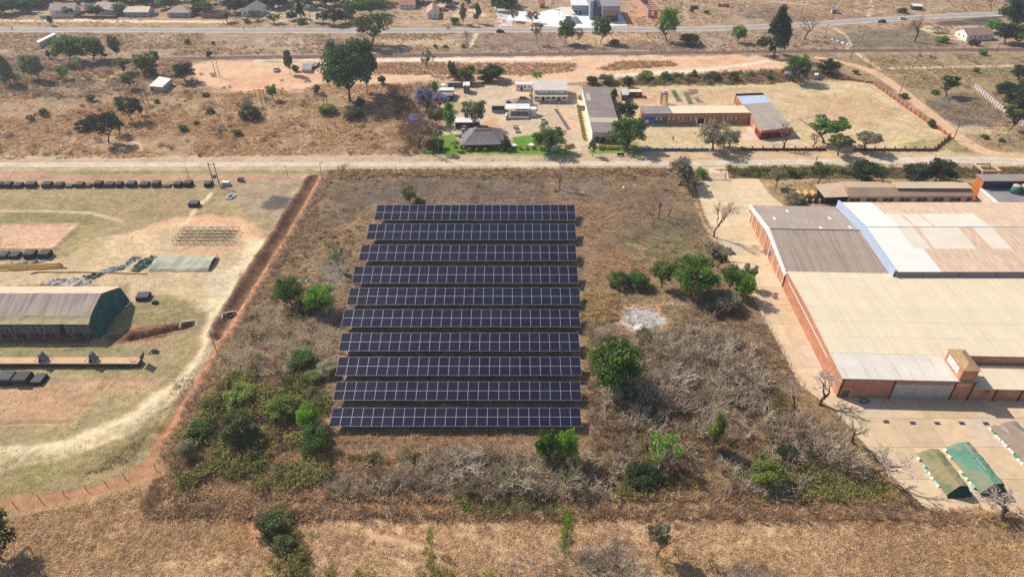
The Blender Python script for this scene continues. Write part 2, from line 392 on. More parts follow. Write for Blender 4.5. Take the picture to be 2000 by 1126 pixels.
area([(-50, 668), (170, 672), (300, 682), (270, 692), (-50, 700)], (144, 134, 92), 0.6, 1, 0.9, 0.25)
strip([(300, 444), (350, 432), (400, 428), (455, 433), (492, 452), (500, 475)], (218, 170, 136), 5.5, 1, 1, 0.8)
strip([(500, 470), (490, 505), (445, 545), (428, 590), (428, 640), (405, 700), (345, 758), (245, 830), (130, 876), (-60, 908)], (222, 198, 162), [4.5, 5, 5.4, 5.8, 5.4, 5.4, 5.4, 5.6, 6, 6.4], 0.9, 1.2, 1.0, 0.0, 0.5)
strip([(412, 378), (405, 388), (385, 402), (372, 425), (355, 442)], (222, 196, 158), 1.2, 0.4, 0.4)
strip([(0, 412), (90, 412), (180, 416), (240, 432)], (216, 190, 150), 1.0, 0.5, 0.5, 0.7)
strip([(130, 465), (180, 450), (235, 435), (290, 415)], (150, 132, 96), 0.9, 0.4, 0.4, 0.6)
strip([(425, 535), (430, 560), (440, 575)], (194, 176, 156), 5, 1.5, 1.5, 0.6)
area([(0, 885), (180, 872), (330, 770), (350, 800), (290, 880), (150, 930), (0, 965)], (146, 130, 90), 1.5, 3, 0.7, 0.4, 1)
area([(0, 915), (110, 902), (130, 925), (0, 965)], (150, 138, 84), 1.5, 3, 0.6, 0.3)
area([(310, 830), (180, 900), (160, 935), (260, 905)], (130, 116, 84), 1.5, 2.5, 0.7, 0.3, 1)
area([(200, 655), (310, 672), (340, 640), (250, 640)], (176, 128, 98), 0.8, 1, 0.7)
# fenced plot with the solar field
PLOT = [(628, 340), (1350, 332), (1352, 352), (1402, 470), (1455, 560), (1505, 650), (1560, 745), (1640, 805), (1745, 930), (1810, 992), (290, 988), (330, 900), (420, 740), (520, 560)]
area(PLOT, (146, 120, 90), 0.8, 1, 1, 0, 1.0)
area(PLOT, (166, 136, 100), 2, 6, 0.8, 0.9); area(PLOT, (118, 98, 76), 3, 9, 0.6, 0.95)
area([(650, 375), (780, 345), (1050, 352), (1060, 395), (720, 400), (660, 420)], (112, 100, 90), 3, 6, 0.85, 0.3)
area([(610, 515), (680, 505), (690, 545), (640, 560)], (120, 112, 102), 2, 3, 0.8, 0.3)
area([(1100, 350), (1310, 348), (1360, 430), (1340, 470), (1130, 480), (1120, 400)], (150, 112, 86), 3, 5, 0.7, 0.35)
area([(640, 350), (1320, 342), (1375, 460), (1395, 540), (1140, 560), (1138, 400), (720, 400), (600, 470)], (112, 94, 80), 4, 7, 0.65, 0.5)
area([(1095, 360), (1180, 352), (1180, 385), (1110, 385)], (118, 110, 102), 2, 4, 0.7, 0.4)
area([(1200, 440), (1370, 420), (1400, 500), (1280, 520), (1190, 490)], (112, 102, 76), 3, 4, 0.75, 0.35)
area([(1200, 480), (1380, 470), (1395, 510), (1240, 530)], (128, 124, 78), 3, 4, 0.6, 0.3)
area([(1130, 490), (1190, 470), (1300, 520), (1200, 570), (1135, 560)], (150, 112, 84), 3, 4, 0.7, 0.35)
area([(1135, 575), (1200, 570), (1205, 600), (1190, 630), (1130, 640)], (142, 132, 82), 1.5, 2, 0.9, 0.2)
area([(1285, 600), (1420, 605), (1480, 640), (1330, 660)], (136, 124, 80), 2, 3, 0.8, 0.3)
area([(1198, 630), (1215, 598), (1280, 588), (1300, 600), (1290, 640), (1225, 650)], (198, 156, 126), 1, 1.5, 0.95, 0.15, 0.6)
area([(1212, 632), (1222, 602), (1280, 597), (1290, 622), (1272, 646), (1228, 646)], (178, 176, 174), 1.0, 2.6, 0.9, 0.3, 0.9); area([(1238, 640), (1240, 628), (1262, 626), (1264, 640)], (216, 216, 218), 0.8, 1.8, 0.9, 0.2)
area([(1285, 588), (1420, 586), (1420, 594), (1285, 597)], (178, 150, 128), 0.8, 0.8, 0.8)
strip([(1225, 475), (1265, 490), (1282, 512)], (168, 146, 104), 1.0, 0.4, 0.4, 0.7)
area([(1130, 645), (1200, 640), (1260, 660), (1260, 760), (1140, 760)], (150, 122, 88), 2, 3, 0.5, 0.3)
area([(480, 600), (650, 610), (640, 700), (450, 720), (420, 690)], (160, 134, 104), 3, 4, 0.6, 0.3)
area([(360, 760), (560, 700), (640, 830), (560, 930), (370, 930)], (120, 112, 66), 3, 5, 0.55, 0.4)
area([(1470, 890), (1660, 880), (1780, 985), (1500, 985)], (150, 128, 72), 3, 4, 0.8, 0.35)
area([(640, 842), (1130, 840), (1140, 870), (640, 880)], (138, 100, 74), 2, 3, 0.6, 0.3)
strip([(1352, 360), (1362, 400), (1378, 440), (1398, 470)], (200, 172, 138), 1.1, 0.4, 0.5, 0.9)
# red drainage ditch with its bank, and the red path beside it
DITCH = [(612, 350), (560, 440), (500, 535), (455, 605), (428, 655)]
strip(DITCH, (122, 88, 70), [5, 6, 6.5, 6, 4], 0.8, 1.4, 0.95, 0.1, 1.4)
PATH_RED = [(630, 345), (590, 425), (530, 520), (470, 625), (425, 700), (382, 765), (345, 830), (312, 895), (265, 938), (160, 972), (60, 990), (-80, 1010)]
strip([(440, 650), (412, 700), (372, 765), (335, 830), (300, 895)], (142, 104, 80), [3, 3, 2.8, 2.6, 2.4], 0.8, 1.2, 0.9, 0.2, 1.2)
strip(PATH_RED, (178, 128, 98), [2.5, 3, 3.4, 4.2, 4.4, 4.6, 4.6, 4.4, 4.2, 4.6, 4.8, 4.8], 0.5, 0.7, 1, 0, 0.5)
strip([(612, 350), (560, 440), (500, 535), (450, 612)], (86, 58, 46), 1.0, 0.5, 0.9, 0.8)  # dark shadow line of the ditch, put into the soil colour
area([(210, 655), (300, 635), (378, 626), (380, 640), (310, 660), (215, 672)], (134, 94, 72), 0.6, 0.8, 0.95, 0, 1.3)
# stubble field in front
FIELD = [(-400, 1015), (60, 992), (160, 980), (280, 940), (290, 995), (800, 1000), (1820, 1002), (2400, 990), (2400, 1300), (-400, 1300)]
area(FIELD, (182, 146, 110), 0.8, 1, 1, 0, 1.0)
area(FIELD, (166, 130, 96), 3, 8, 0.7, 0.8); area(FIELD, (206, 168, 130), 2, 5, 0.55, 0.9)
area([(0, 1000), (280, 950), (290, 1000), (480, 1010), (500, 1060), (200, 1100), (0, 1126)], (158, 122, 86), 3, 6, 0.6, 0.35)
area([(460, 1020), (545, 1010), (560, 1050), (480, 1060)], (196, 132, 98), 2, 3, 0.7, 0.3)
area([(1700, 1005), (2100, 1000), (2100, 1140), (1650, 1140)], (160, 120, 80), 3, 5, 0.6, 0.4)
area([(1640, 1010), (1760, 1010), (1850, 1126), (1740, 1126)], (138, 98, 68), 3, 4, 0.6, 0.3)
strip([(520, 1002), (640, 1012), (690, 1020), (730, 1045), (800, 1060), (860, 1080)], (204, 164, 126), 1.1, 0.4, 0.4, 0.8)
strip([(1380, 1072), (1480, 1060), (1600, 1080)], (206, 164, 122), 1.0, 0.5, 0.5, 0.6)
strip([(300, 986), (560, 985), (900, 988), (1300, 985), (1500, 988), (1830, 996)], (176, 138, 104), 2.6, 0.6, 0.9, 0.9, 0.2, 0.7)
strip([(295, 980), (310, 945), (330, 925)], (186, 146, 106), 2.2, 0.6, 0.6, 0.9)
for b in ([(1135, 1085), (1165, 1068), (1210, 1072), (1215, 1095), (1260, 1126), (1140, 1130)], [(1400, 1112), (1470, 1104), (1550, 1118), (1540, 1135), (1400, 1135)], [(1200, 1055), (1230, 1058), (1225, 1072), (1200, 1075)]):
    area(b, (84, 72, 70), 0.8, 2.2, 0.95, 0.25)
# right edge strip under the works yard
area([(1812, 996), (2400, 985), (2400, 1020), (1820, 1012)], (164, 124, 84), 1, 1.5, 0.8, 0.3)

# real surfaces that the ground stays clear of
ZZ = (fbm(GX, GY, 3.0, 31) - 0.5) * 0.38 * RGH + (fbm(GX, GY, 0.9, 37, 2) - 0.5) * 0.22 * RGH
ROAD = [(-500, 323), (0, 322), (640, 321), (1100, 320), (1600, 316), (1850, 312), (2050, 316), (2500, 322)]
ROAD_W = [5.0, 5.0, 4.6, 4.8, 6.2, 7.5, 8.5, 8.5]
TAR = [(-400, 58), (200, 59), (700, 60), (1250, 57.5), (1400, 55.5), (1560, 48.5), (1700, 40), (1850, 31.5), (1960, 27), (2300, 17)]
TAR_W = [9] * 10
DIRT = [(1590, 112), (1640, 121), (1700, 138), (1745, 165), (1790, 200), (1835, 235), (1880, 272), (1930, 298), (2000, 308)]
DIRT_W = [4, 5, 6, 5.5, 5.5, 5.2, 6.5, 7.5, 6]
RAIL = [(-400, 122), (200, 119), (500, 112), (1000, 106.5), (1400, 102.5), (1600, 99.5), (2000, 97), (2400, 96)]
YARD = [(1356, 349), (1482, 349), (1500, 376), (1528, 400), (1560, 420), (2400, 420), (2600, 1004), (1812, 1000), (1745, 930), (1690, 868), (1636, 806), (1560, 748), (1508, 648), (1458, 560), (1402, 470), (1374, 415)]
low = np.zeros(GX.shape)
def _low(P, fn, m):
    s = _win(P, m); low[s] = np.maximum(low[s], fn(GX[s], GY[s]))
for px, wd in ((ROAD, ROAD_W), (TAR, [w + 3 for w in TAR_W]), (DIRT, DIRT_W), (RAIL, [5] * 8)):
    P_ = W(px); _low(P_, lambda x, y: sst(0.9, -0.4, sd_line(x, y, P_, wd)), 15)
for px in (YARD, [(985, 55), (985, 0), (1232, 0), (1232, 58)]):
    P_ = W(px); _low(P_, lambda x, y: sst(0.6, -0.25, sd_poly(x, y, P_)), 3)
ZZ = ZZ * (1 - low) - 0.10 * low
# ditch trough, spoil bank, trench beside the big tent, bunds round the pads
def trough(px, wid, depth, edge):
    P = W(px); s = _win(P, wid * 3)
    d = sd_line(GX[s], GY[s], P, [0.01] * len(px)); ZZ[s] += -depth * sst(wid, wid * 0.25, d) + edge * np.exp(-((d - wid * 1.25) / (wid * 0.45)) ** 2)
trough(DITCH, 2.0, 0.8, 0.5); trough([(428, 655), (398, 710), (360, 775), (322, 845)], 1.2, 0.3, 0.35)
trough([(255, 660), (310, 648), (372, 634)], 1.3, 1.1, 0.2)
def bund(px, wid, h):
    P = W(px); s = _win(P, wid * 3)
    d = sd_line(GX[s], GY[s], P, [0.01] * len(px)); ZZ[s] += h * np.exp(-(d / wid) ** 2)
bund([(-50, 440), (160, 437)], 0.45, 0.35); bund([(-50, 487), (112, 486)], 0.5, 0.5); bund([(150, 445), (106, 482)], 0.7, 0.35)
trough([(-20, 826), (138, 825), (215, 738)], 0.6, 0.35, 0.1)
bund([(300, 998), (560, 1003), (800, 1006)], 1.2, 0.3); bund([(330, 970), (600, 975), (1000, 975), (1400, 978)], 1.6, 0.25)
ZZ[(GX < -350) | (GX > 350) | (GY < 51) | (GY > 475)] = 0.0
ny, nx = GX.shape
ii = np.arange(ny * nx).reshape(ny, nx)
quads = np.stack([ii[:-1, :-1], ii[:-1, 1:], ii[1:, 1:], ii[1:, :-1]], -1).reshape(-1, 4)
gm = bpy.data.meshes.new('ground')
gm.vertices.add(ny * nx); gm.vertices.foreach_set('co', np.stack([GX, GY, ZZ], -1).astype(np.float32).ravel())
gm.loops.add(quads.size); gm.loops.foreach_set('vertex_index', quads.astype(np.int32).ravel())
gm.polygons.add(len(quads)); gm.polygons.foreach_set('loop_start', np.arange(0, quads.size, 4, dtype=np.int32)); gm.polygons.foreach_set('loop_total', np.full(len(quads), 4, np.int32))
gm.polygons.foreach_set('use_smooth', np.ones(len(quads), bool))
gm.update(calc_edges=True)
_lum = (COL @ np.array([.3, .59, .11]))[..., None]; COL = (COL * 1.0 + _lum * .0) * np.array([1.09, 1.10, 1.06])
ca = gm.color_attributes.new('soil', 'FLOAT_COLOR', 'POINT')
ca.data.foreach_set('color', np.concatenate([COL, RGH[..., None]], -1).astype(np.float32).ravel())

def soil_mat(name, attr='soil'):
    m = bpy.data.materials.new(name); m.use_nodes = True
    N = m.node_tree.nodes; L = m.node_tree.links; b = N['Principled BSDF']
    b.inputs['Roughness'].default_value = 0.95; b.inputs['Specular IOR Level'].default_value = 0.08
    a = N.new('ShaderNodeAttribute'); a.attribute_name = attr
    g = N.new('ShaderNodeNewGeometry')
    last = a.outputs['Color']; amps = [(0.16, 0.22, 4), (0.7, 0.24, 5), (3.4, 0.36, 6), (9.0, 0.34, 3)]
    hs = None
    for sc, amp, det in amps:
        n = N.new('ShaderNodeTexNoise'); n.inputs['Scale'].default_value = sc; n.inputs['Detail'].default_value = det; n.inputs['Roughness'].default_value = 0.62
        L.new(g.outputs['Position'], n.inputs['Vector'])
        r = N.new('ShaderNodeMapRange'); r.inputs['From Min'].default_value = 0.32; r.inputs['From Max'].default_value = 0.68
        amul = N.new('ShaderNodeMath'); amul.operation = 'MULTIPLY_ADD'; amul.inputs[1].default_value = amp; amul.inputs[2].default_value = amp * 0.25
        L.new(a.outputs['Alpha'], amul.inputs[0])
        one = N.new('ShaderNodeMath'); one.operation = 'SUBTRACT'; one.inputs[0].default_value = 1.0; L.new(amul.outputs[0], one.inputs[1])
        two = N.new('ShaderNodeMath'); two.operation = 'ADD'; two.inputs[0].default_value = 1.0; L.new(amul.outputs[0], two.inputs[1])
        L.new(n.outputs['Fac'], r.inputs['Value']); L.new(one.outputs[0], r.inputs['To Min']); L.new(two.outputs[0], r.inputs['To Max'])
        v = N.new('ShaderNodeVectorMath'); v.operation = 'SCALE'; L.new(last, v.inputs[0]); L.new(r.outputs[0], v.inputs['Scale']); last = v.outputs[0]
        if sc == 3.4: hs = n.outputs['Fac']
    L.new(last, b.inputs['Base Color'])
    bp = N.new('ShaderNodeBump'); bp.inputs['Distance'].default_value = 0.3; L.new(a.outputs['Alpha'], bp.inputs['Strength']); L.new(hs, bp.inputs['Height']); L.new(bp.outputs[0], b.inputs['Normal'])
    return m
SOIL = soil_mat('soil')
gm.materials.append(SOIL)
tag(link('ground', gm), 'dry ground of tan grass, red earth and sandy yards', None, None, 'structure')

def ribbon(name, label, px, wid, col, z, rough=0.3, tracks=None, rag=0.35, edge=None, step=1.5, cols=9):
    """a road laid as its own sheet along a polyline, ragged edges, worn tracks in its colour"""
    P = [Vector((*p, 0)) for p in W(px)]; pts, ws = [], []
    for i in range(len(P) - 1):
        n = max(2, int((P[i + 1] - P[i]).length / step))
        for k in range(n):
            # Catmull-Rom so that bends stay round
            p0, p1, p2, p3 = P[max(i - 1, 0)], P[i], P[i + 1], P[min(i + 2, len(P) - 1)]; t = k / n
            pts.append(0.5 * (2 * p1 + (p2 - p0) * t + (2 * p0 - 5 * p1 + 4 * p2 - p3) * t * t + (3 * p1 - p0 - 3 * p2 + p3) * t ** 3)); ws.append(wid[i] + (wid[i + 1] - wid[i]) * t)
    v, c, f = [], [], []
    for i, p in enumerate(pts):
        d = (pts[min(i + 1, len(pts) - 1)] - pts[max(i - 1, 0)]).normalized(); nrm = Vector((-d.y, d.x, 0))
        for q in range(cols):
            s = q / (cols - 1) * 2 - 1; w = ws[i] / 2
            if abs(s) == 1: w += (rng.random() - 0.5) * 2 * rag
            o = p + nrm * (s * w); v.append((o.x, o.y, z - (0.10 if abs(s) == 1 else 0) + 0.02 * (1 - s * s)))
            base = Vector(lin(col)); base = base * .95 + Vector((1, 1, 1)) * (.05 * (base.x * .3 + base.y * .59 + base.z * .11))
            if tracks and any(abs(abs(s) - t) < 0.16 for t in tracks[0]): base = base.lerp(Vector(lin(tracks[1])), 0.7)
            if edge and abs(s) > 0.72: base = base.lerp(Vector(lin(edge)), 0.75)
            k = 0.92 + 0.16 * rng.random(); c.append((base.x * k, base.y * k, base.z * k, rough))
    for i in range(len(pts) - 1):
        for q in range(cols - 1):
            a = i * cols + q; f.append((a, a + cols, a + cols + 1, a + 1))
    me = bpy.data.meshes.new(name); me.from_pydata(v, [], f); me.materials.append(SOIL)
    at_ = me.color_attributes.new('soil', 'FLOAT_COLOR', 'POINT'); at_.data.foreach_set('color', np.array(c, np.float32).ravel())
    me.polygons.foreach_set('use_smooth', [True] * len(f)); me.update()
    return tag(link(name, me), label, None, None, 'structure')
ribbon('gravel_road', 'pale gravel road crossing behind the solar field', ROAD, ROAD_W, (206, 184, 156), 0.03, 0.35, ([0.35, 0.6], (220, 202, 178)), 0.5, (192, 164, 132))
ribbon('tarmac_road', 'grey tarmac highway in the distance', TAR, TAR_W, (168, 160, 154), 0.04, 0.12, ([0.4], (160, 152, 148)), 0.2, (206, 190, 168), 3.0)
ribbon('dirt_road', 'orange dirt road running diagonally past the school wall', DIRT, DIRT_W, (214, 174, 132), 0.03, 0.35, ([0.45], (224, 188, 148)), 0.5, (196, 158, 120), 1.2)
ribbon('railway_bed', 'brown ballast bed of the railway line', RAIL, [4.4] * 8, (150, 122, 108), 0.16, 0.6, None, 0.3, (134, 110, 98), 2.0)
rail_m = mat('rail_steel', (96, 78, 70), 0.5, 0.1, 2, 0.4, 0.6)
for off in (-0.72, 0.72):
    P = [Vector((*p, 0)) for p in W(RAIL)]; b = MB()
    line = []
    for i, p in enumerate(P):
        d = (P[min(i + 1, len(P) - 1)] - P[max(i - 1, 0)]).normalized(); line.append(p + Vector((-d.y, d.x, 0)) * off + Vector((0, 0, 0.29)))
    b.tube(line, 0.07, 4); tag(b.build('rail', rail_m), 'farther steel rail of the railway track' if off > 0 else 'nearer steel rail of the railway track', None, None, 'structure')
# ------------------------------------------------------------------ concrete works yard laid in slabs
conc = mat('concrete', None, 0.9, 0.10, 0.5, 0.15, bump=0.15, bscale=3, objcol=True, streak=((0.35, 0.35, 0.35), (176, 148, 120), 0.55, 0.35))
def clip_cell(P, x0, x1, y0, y1):
    for ax, lim, sg in ((0, x0, 1), (0, x1, -1), (1, y0, 1), (1, y1, -1)):
        out = []
        for i in range(len(P)):
            a, b = P[i], P[(i + 1) % len(P)]; da, db = sg * (a[ax] - lim), sg * (b[ax] - lim)
            if da >= 0: out.append(a)
            if (da >= 0) != (db >= 0):
                t = da / (da - db); out.append((a[0] + (b[0] - a[0]) * t, a[1] + (b[1] - a[1]) * t))
        P = out
        if len(P) < 3: return None
    return P
yard = bpy.data.objects.new('concrete_yard', None); C.objects.link(yard); tag(yard, 'pale concrete driveway and yard round the brick works', None, None, 'structure')
YP = W(YARD)
_r = random.Random(5)
sx0, sy0, cw, cd = min(p[0] for p in YP), min(p[1] for p in YP), 6.4, 7.5
for i in range(15):
    for k in range(19):
        x0, y0 = sx0 + i * cw, sy0 + k * cd
        if x0 > 112 or (x0 > 76 and 112 < y0 < 168): continue
        c = clip_cell(YP, x0 + 0.03, x0 + cw - 0.03, y0 + 0.03, y0 + cd - 0.03)
        if not c: continue
        z1 = 0.03 + _r.uniform(-0.012, 0.012)
        o = MB().hexa([(p[0], p[1], -0.12) for p in c], [(p[0], p[1], z1) for p in c]).build('slab', conc, yard)
        s = _r.uniform(0.9, 1.07); far = min(max((y0 - 95) / 90, 0), 1); b = Vector(lin((212, 184, 148))).lerp(Vector(lin((220, 194, 156))), far)
        if _r.random() < 0.08: b = b.lerp(Vector(lin((194, 182, 166))), 0.45)
        o.color = (b.x * s, b.y * s, b.z * s, 1)
drv = MB().hexa([at(1386, 349) - Vector((0, 0, .1)), at(1424, 349) - Vector((0, 0, .1)), at(1420, 327) - Vector((0, 0, .1)), at(1384, 327) - Vector((0, 0, .1))], [at(1386, 349, .05), at(1424, 349, .05), at(1420, 327, .05), at(1384, 327, .05)]).build('driveway_apron', conc)
drv.color = (*lin((222, 196, 166)), 1); tag(drv, 'concrete apron between the steel gate and the gravel road', None, None, 'structure')

# ------------------------------------------------------------------ solar arrays
alu = mat('aluminium', (188, 188, 200), 0.45, 0.04, 1, 0.4, 0.35)
def cell_mat():
    m = bpy.data.materials.new('solar_cells'); m.use_nodes = True
    N = m.node_tree.nodes; L = m.node_tree.links; b = N['Principled BSDF']
    b.inputs['Roughness'].default_value = 0.38; b.inputs['Specular IOR Level'].default_value = 0.12
    tc = N.new('ShaderNodeTexCoord'); br = N.new('ShaderNodeTexBrick'); L.new(tc.outputs['Object'], br.inputs['Vector'])
    br.offset = 0.0; br.inputs['Scale'].default_value = 1.0; br.inputs['Brick Width'].default_value = 1 / 6; br.inputs['Row Height'].default_value = 1 / 5
    br.inputs['Mortar Size'].default_value = 0.006; br.inputs['Mortar Smooth'].default_value = 0.2
    br.inputs['Color1'].default_value = (*lin((26, 24, 44)), 1); br.inputs['Color2'].default_value = (*lin((30, 27, 48)), 1); br.inputs['Mortar'].default_value = (*lin((62, 58, 82)), 1)
    oi = N.new('ShaderNodeObjectInfo'); mr = N.new('ShaderNodeMapRange'); mr.inputs['To Min'].default_value = 0.85; mr.inputs['To Max'].default_value = 1.18; L.new(oi.outputs['Random'], mr.inputs['Value'])
    v = N.new('ShaderNodeVectorMath'); v.operation = 'SCALE'; L.new(br.outputs['Color'], v.inputs[0]); L.new(mr.outputs[0], v.inputs['Scale']); L.new(v.outputs[0], b.inputs['Base Color'])
    return m
cells = cell_mat()
pm = MB()
e = 0.015
pm.box(0, e, 0, 1, 0, 0.05).box(1 - e, 1, 0, 1, 0, 0.05).box(e, 1 - e, 0, e, 0, 0.05).box(e, 1 - e, 1 - e, 1, 0, 0.05).box(e, 1 - e, e, 1 - e, 0.01, 0.04, 1)
panel_me = pm.mesh('solar_panel', [alu, cells])
post_me = MB().tube([(0, 0, 0), (0, 0, 1)], 0.07, 6).mesh('post', mat('galvanised', (150, 150, 152), 0.5, 0.1, 3, 0.4, 0.7))
ORD = ['first', 'second', 'third', 'fourth', 'fifth', 'sixth', 'seventh', 'eighth', 'ninth', 'tenth']
ARR = [(731, 1125, 430, 400), (715, 1126, 468, 437), (700, 1127, 509, 478), (687, 1130, 553, 520), (677, 1134, 595, 562), (666, 1134, 638, 604), (661, 1133, 685, 650), (655, 1136, 733, 697), (650, 1136, 781, 745), (643, 1136, 832, 796)]
TILT, ZF = math.radians(13), 1.6
for k, (ul, ur, vb, vt) in enumerate(ARR):
    a, b = at(ul, vb, ZF), at(ur, vb, ZF); wid = b.x - a.x
    lo, hi = 1.0, 14.0
    for _ in range(30):
        m_ = (lo + hi) / 2
        if row(a.x, a.y + m_ * math.cos(TILT), ZF + m_ * math.sin(TILT)) > vt: lo = m_
        else: hi = m_
    L_ = lo; pw, pl = wid / 24, L_ / 2
    root = thing('solar_array', f'{ORD[k]} row of dark blue solar panels counting from the gravel road' if k < 9 else 'last row of dark blue solar panels, next to the scrub thicket', 'solar array', (a.x, a.y, 0), 0, 'rows of the solar field')
    for r_ in range(2):
        for c_ in range(24):
            o = link('solar_panel', panel_me, root); o.scale = (pw - 0.012, pl - 0.012, 1)
            s = r_ * pl + 0.006
            o.location = (c_ * pw + 0.006, s * math.cos(TILT), ZF + s * math.sin(TILT)); o.rotation_euler = (TILT + _r.uniform(-.003, .003), _r.uniform(-.002, .002), 0)
    for s in (0.18, 0.82):
        y, z = L_ * s * math.cos(TILT), ZF + L_ * s * math.sin(TILT)
        MB().box(0.1, wid - 0.1, y - 0.05, y + 0.05, z - 0.14, z - 0.02).build('rail', alu, root)
        for q in range(7):
            o = link('post', post_me, root); o.location = (0.6 + q * (wid - 1.2) / 6, y, -0.2); o.scale = (1, 1, z + 0.1)

# ------------------------------------------------------------------ building kit
BRICK = brick_mat('red_brick', (202, 136, 102), (180, 116, 86), (194, 158, 134))
WHITE = mat('white_paint', (232, 230, 226), 0.7, 0.05, 1.2)
GLASS = mat('dark_glass', (34, 40, 50), 0.15, 0.2, 0.8, 0.5)
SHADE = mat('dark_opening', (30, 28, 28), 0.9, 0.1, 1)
STEEL = mat('steel_grey', (98, 104, 112), 0.5, 0.12, 1.5, 0.4, 0.4)
DARKSTEEL = mat('dark_steel', (58, 62, 70), 0.5, 0.12, 1.5, 0.4, 0.4)
def rmat(name, rgb, axis='X', sc=1.1, var=0.10, streak=None): return mat(name, rgb, 0.6, var, 0.25, 0.3, wave=(axis, sc, 0.45), streak=streak)
def slabq(parent, name, q, m, t=0.06):
    """thin sheet with the four given top corners"""
    q = [Vector(p) for p in q]; n = (q[1] - q[0]).cross(q[3] - q[0]).normalized()
    if n.z < 0: n = -n
    return MB().hexa([p - n * t for p in q], q).build(name, m, parent)
def opening(parent, face, dims, s, z, w, h, kind='window', fm=None, pm_=None):
    """window or door on a wall; face: f front, l left, r right; s: distance along the wall"""
    Wd, D = dims; fm = fm or WHITE; pm_ = pm_ or GLASS
    def bx(a, b, z0, z1, d0, d1, nm, m, par):
        if face == 'f': mb = MB().box(a, b, -d1, -d0, z0, z1)
        elif face == 'l': mb = MB().box(-d1, -d0, a, b, z0, z1)
        else: mb = MB().box(Wd + d0, Wd + d1, a, b, z0, z1)
        return mb.build(nm, m, par)
    if kind == 'window':
        o = bx(s, s + w, z, z + h, 0.004, 0.05, 'window', fm, parent)
        e_ = 0.07; bx(s + e_, s + w / 2 - e_ / 2, z + e_, z + h - e_, 0.052, 0.06, 'pane', pm_, o); bx(s + w / 2 + e_ / 2, s + w - e_, z + e_, z + h - e_, 0.052, 0.06, 'pane', pm_, o)
    else:
        o = bx(s, s + w, 0.02, h, 0.004, 0.06, 'door', pm_, parent); bx(s + w * 0.8, s + w * 0.88, h * 0.45, h * 0.5, 0.062, 0.1, 'handle', STEEL, o)
    return o
def house(name, label, cat, fl, fr, depth, h, roof, rh, wm, rm, ov=0.35, wins=(), rise=None, skew=None):
    """walls, roof and openings; fl/fr: foot of the front corners in the photo; roof gable_x (ridge along the front), gable_y, hip, mono (rises to the back), flat"""
    A, B = at(*fl), at(*fr); Wd = (B - A).length; D = depth
    rz = math.atan2(B.y - A.y, B.x - A.x) if skew is None else skew
    root = thing(name, label, cat, (A.x, A.y, 0), rz)
    w = MB(); b = [(0, 0), (Wd, 0), (Wd, D), (0, D)]; top = {}
    for i in range(4):
        (x0, y0), (x1, y1) = b[i], b[(i + 1) % 4]
        def zt(x, y):
            if roof == 'mono': return h + rh * y / D
            return h
        pts = [(x0, y0, -0.1), (x1, y1, -0.1), (x1, y1, zt(x1, y1))]
        if roof == 'gable_x' and x0 == x1: pts.append((x0, D / 2, h + rh))
        if roof == 'gable_y' and y0 == y1: pts.append((Wd / 2, y0, h + rh))
        pts.append((x0, y0, zt(x0, y0))); w.face(pts)
    w.build('wall', wm, root)
    t = 0.05
    if roof == 'gable_x':
        k = rh / (D / 2); z0 = h - ov * k
        slabq(root, 'roof', [(-ov, -ov, z0 + t), (Wd + ov, -ov, z0 + t), (Wd + ov, D / 2, h + rh + t), (-ov, D / 2, h + rh + t)], rm)
        slabq(root, 'roof', [(-ov, D / 2 + .004, h + rh + t), (Wd + ov, D / 2 + .004, h + rh + t), (Wd + ov, D + ov, z0 + t), (-ov, D + ov, z0 + t)], rm)
    elif roof == 'gable_y':
        k = rh / (Wd / 2); z0 = h - ov * k
        slabq(root, 'roof', [(-ov, -ov, z0 + t), (Wd / 2, -ov, h + rh + t), (Wd / 2, D + ov, h + rh + t), (-ov, D + ov, z0 + t)], rm)
        slabq(root, 'roof', [(Wd / 2 + .004, -ov, h + rh + t), (Wd + ov, -ov, z0 + t), (Wd + ov, D + ov, z0 + t), (Wd / 2 + .004, D + ov, h + rh + t)], rm)
    elif roof == 'hip':
        i = min(Wd, D) / 2; x0, x1, y0, y1 = -ov, Wd + ov, -ov, D + ov
        r0, r1 = ((i, D / 2), (Wd - i, D / 2)) if Wd >= D else ((Wd / 2, i), (Wd / 2, D - i))
        m = MB(); zt = h + rh; a, bb = (*r0, zt), (*r1, zt); z0 = h - 0.05
        if Wd >= D: fs = [[(x0, y0, z0), (x1, y0, z0), bb, a], [(x1, y0, z0), (x1, y1, z0), bb], [(x1, y1, z0), (x0, y1, z0), a, bb], [(x0, y1, z0), (x0, y0, z0), a]]
        else: fs = [[(x0, y0, z0), (x1, y0, z0), a], [(x1, y0, z0), (x1, y1, z0), bb, a], [(x1, y1, z0), (x0, y1, z0), bb], [(x0, y1, z0), (x0, y0, z0), a, bb]]
        for q in fs: m.face(q)
        m.face([(x0, y0, z0), (x0, y1, z0), (x1, y1, z0), (x1, y0, z0)]); m.build('roof', rm, root)
    elif roof == 'mono':
        k = rh / D
        slabq(root, 'roof', [(-ov, -ov, h - ov * k + t), (Wd + ov, -ov, h - ov * k + t), (Wd + ov, D + ov, h + rh + ov * k + t), (-ov, D + ov, h + rh + ov * k + t)], rm)
    elif roof == 'flat':
        MB().box(-ov, Wd + ov, -ov, D + ov, h, h + 0.14).build('roof', rm, root)
    for q in wins:
        opening(root, q[0], (Wd, D), *q[1:])
    return root, Wd

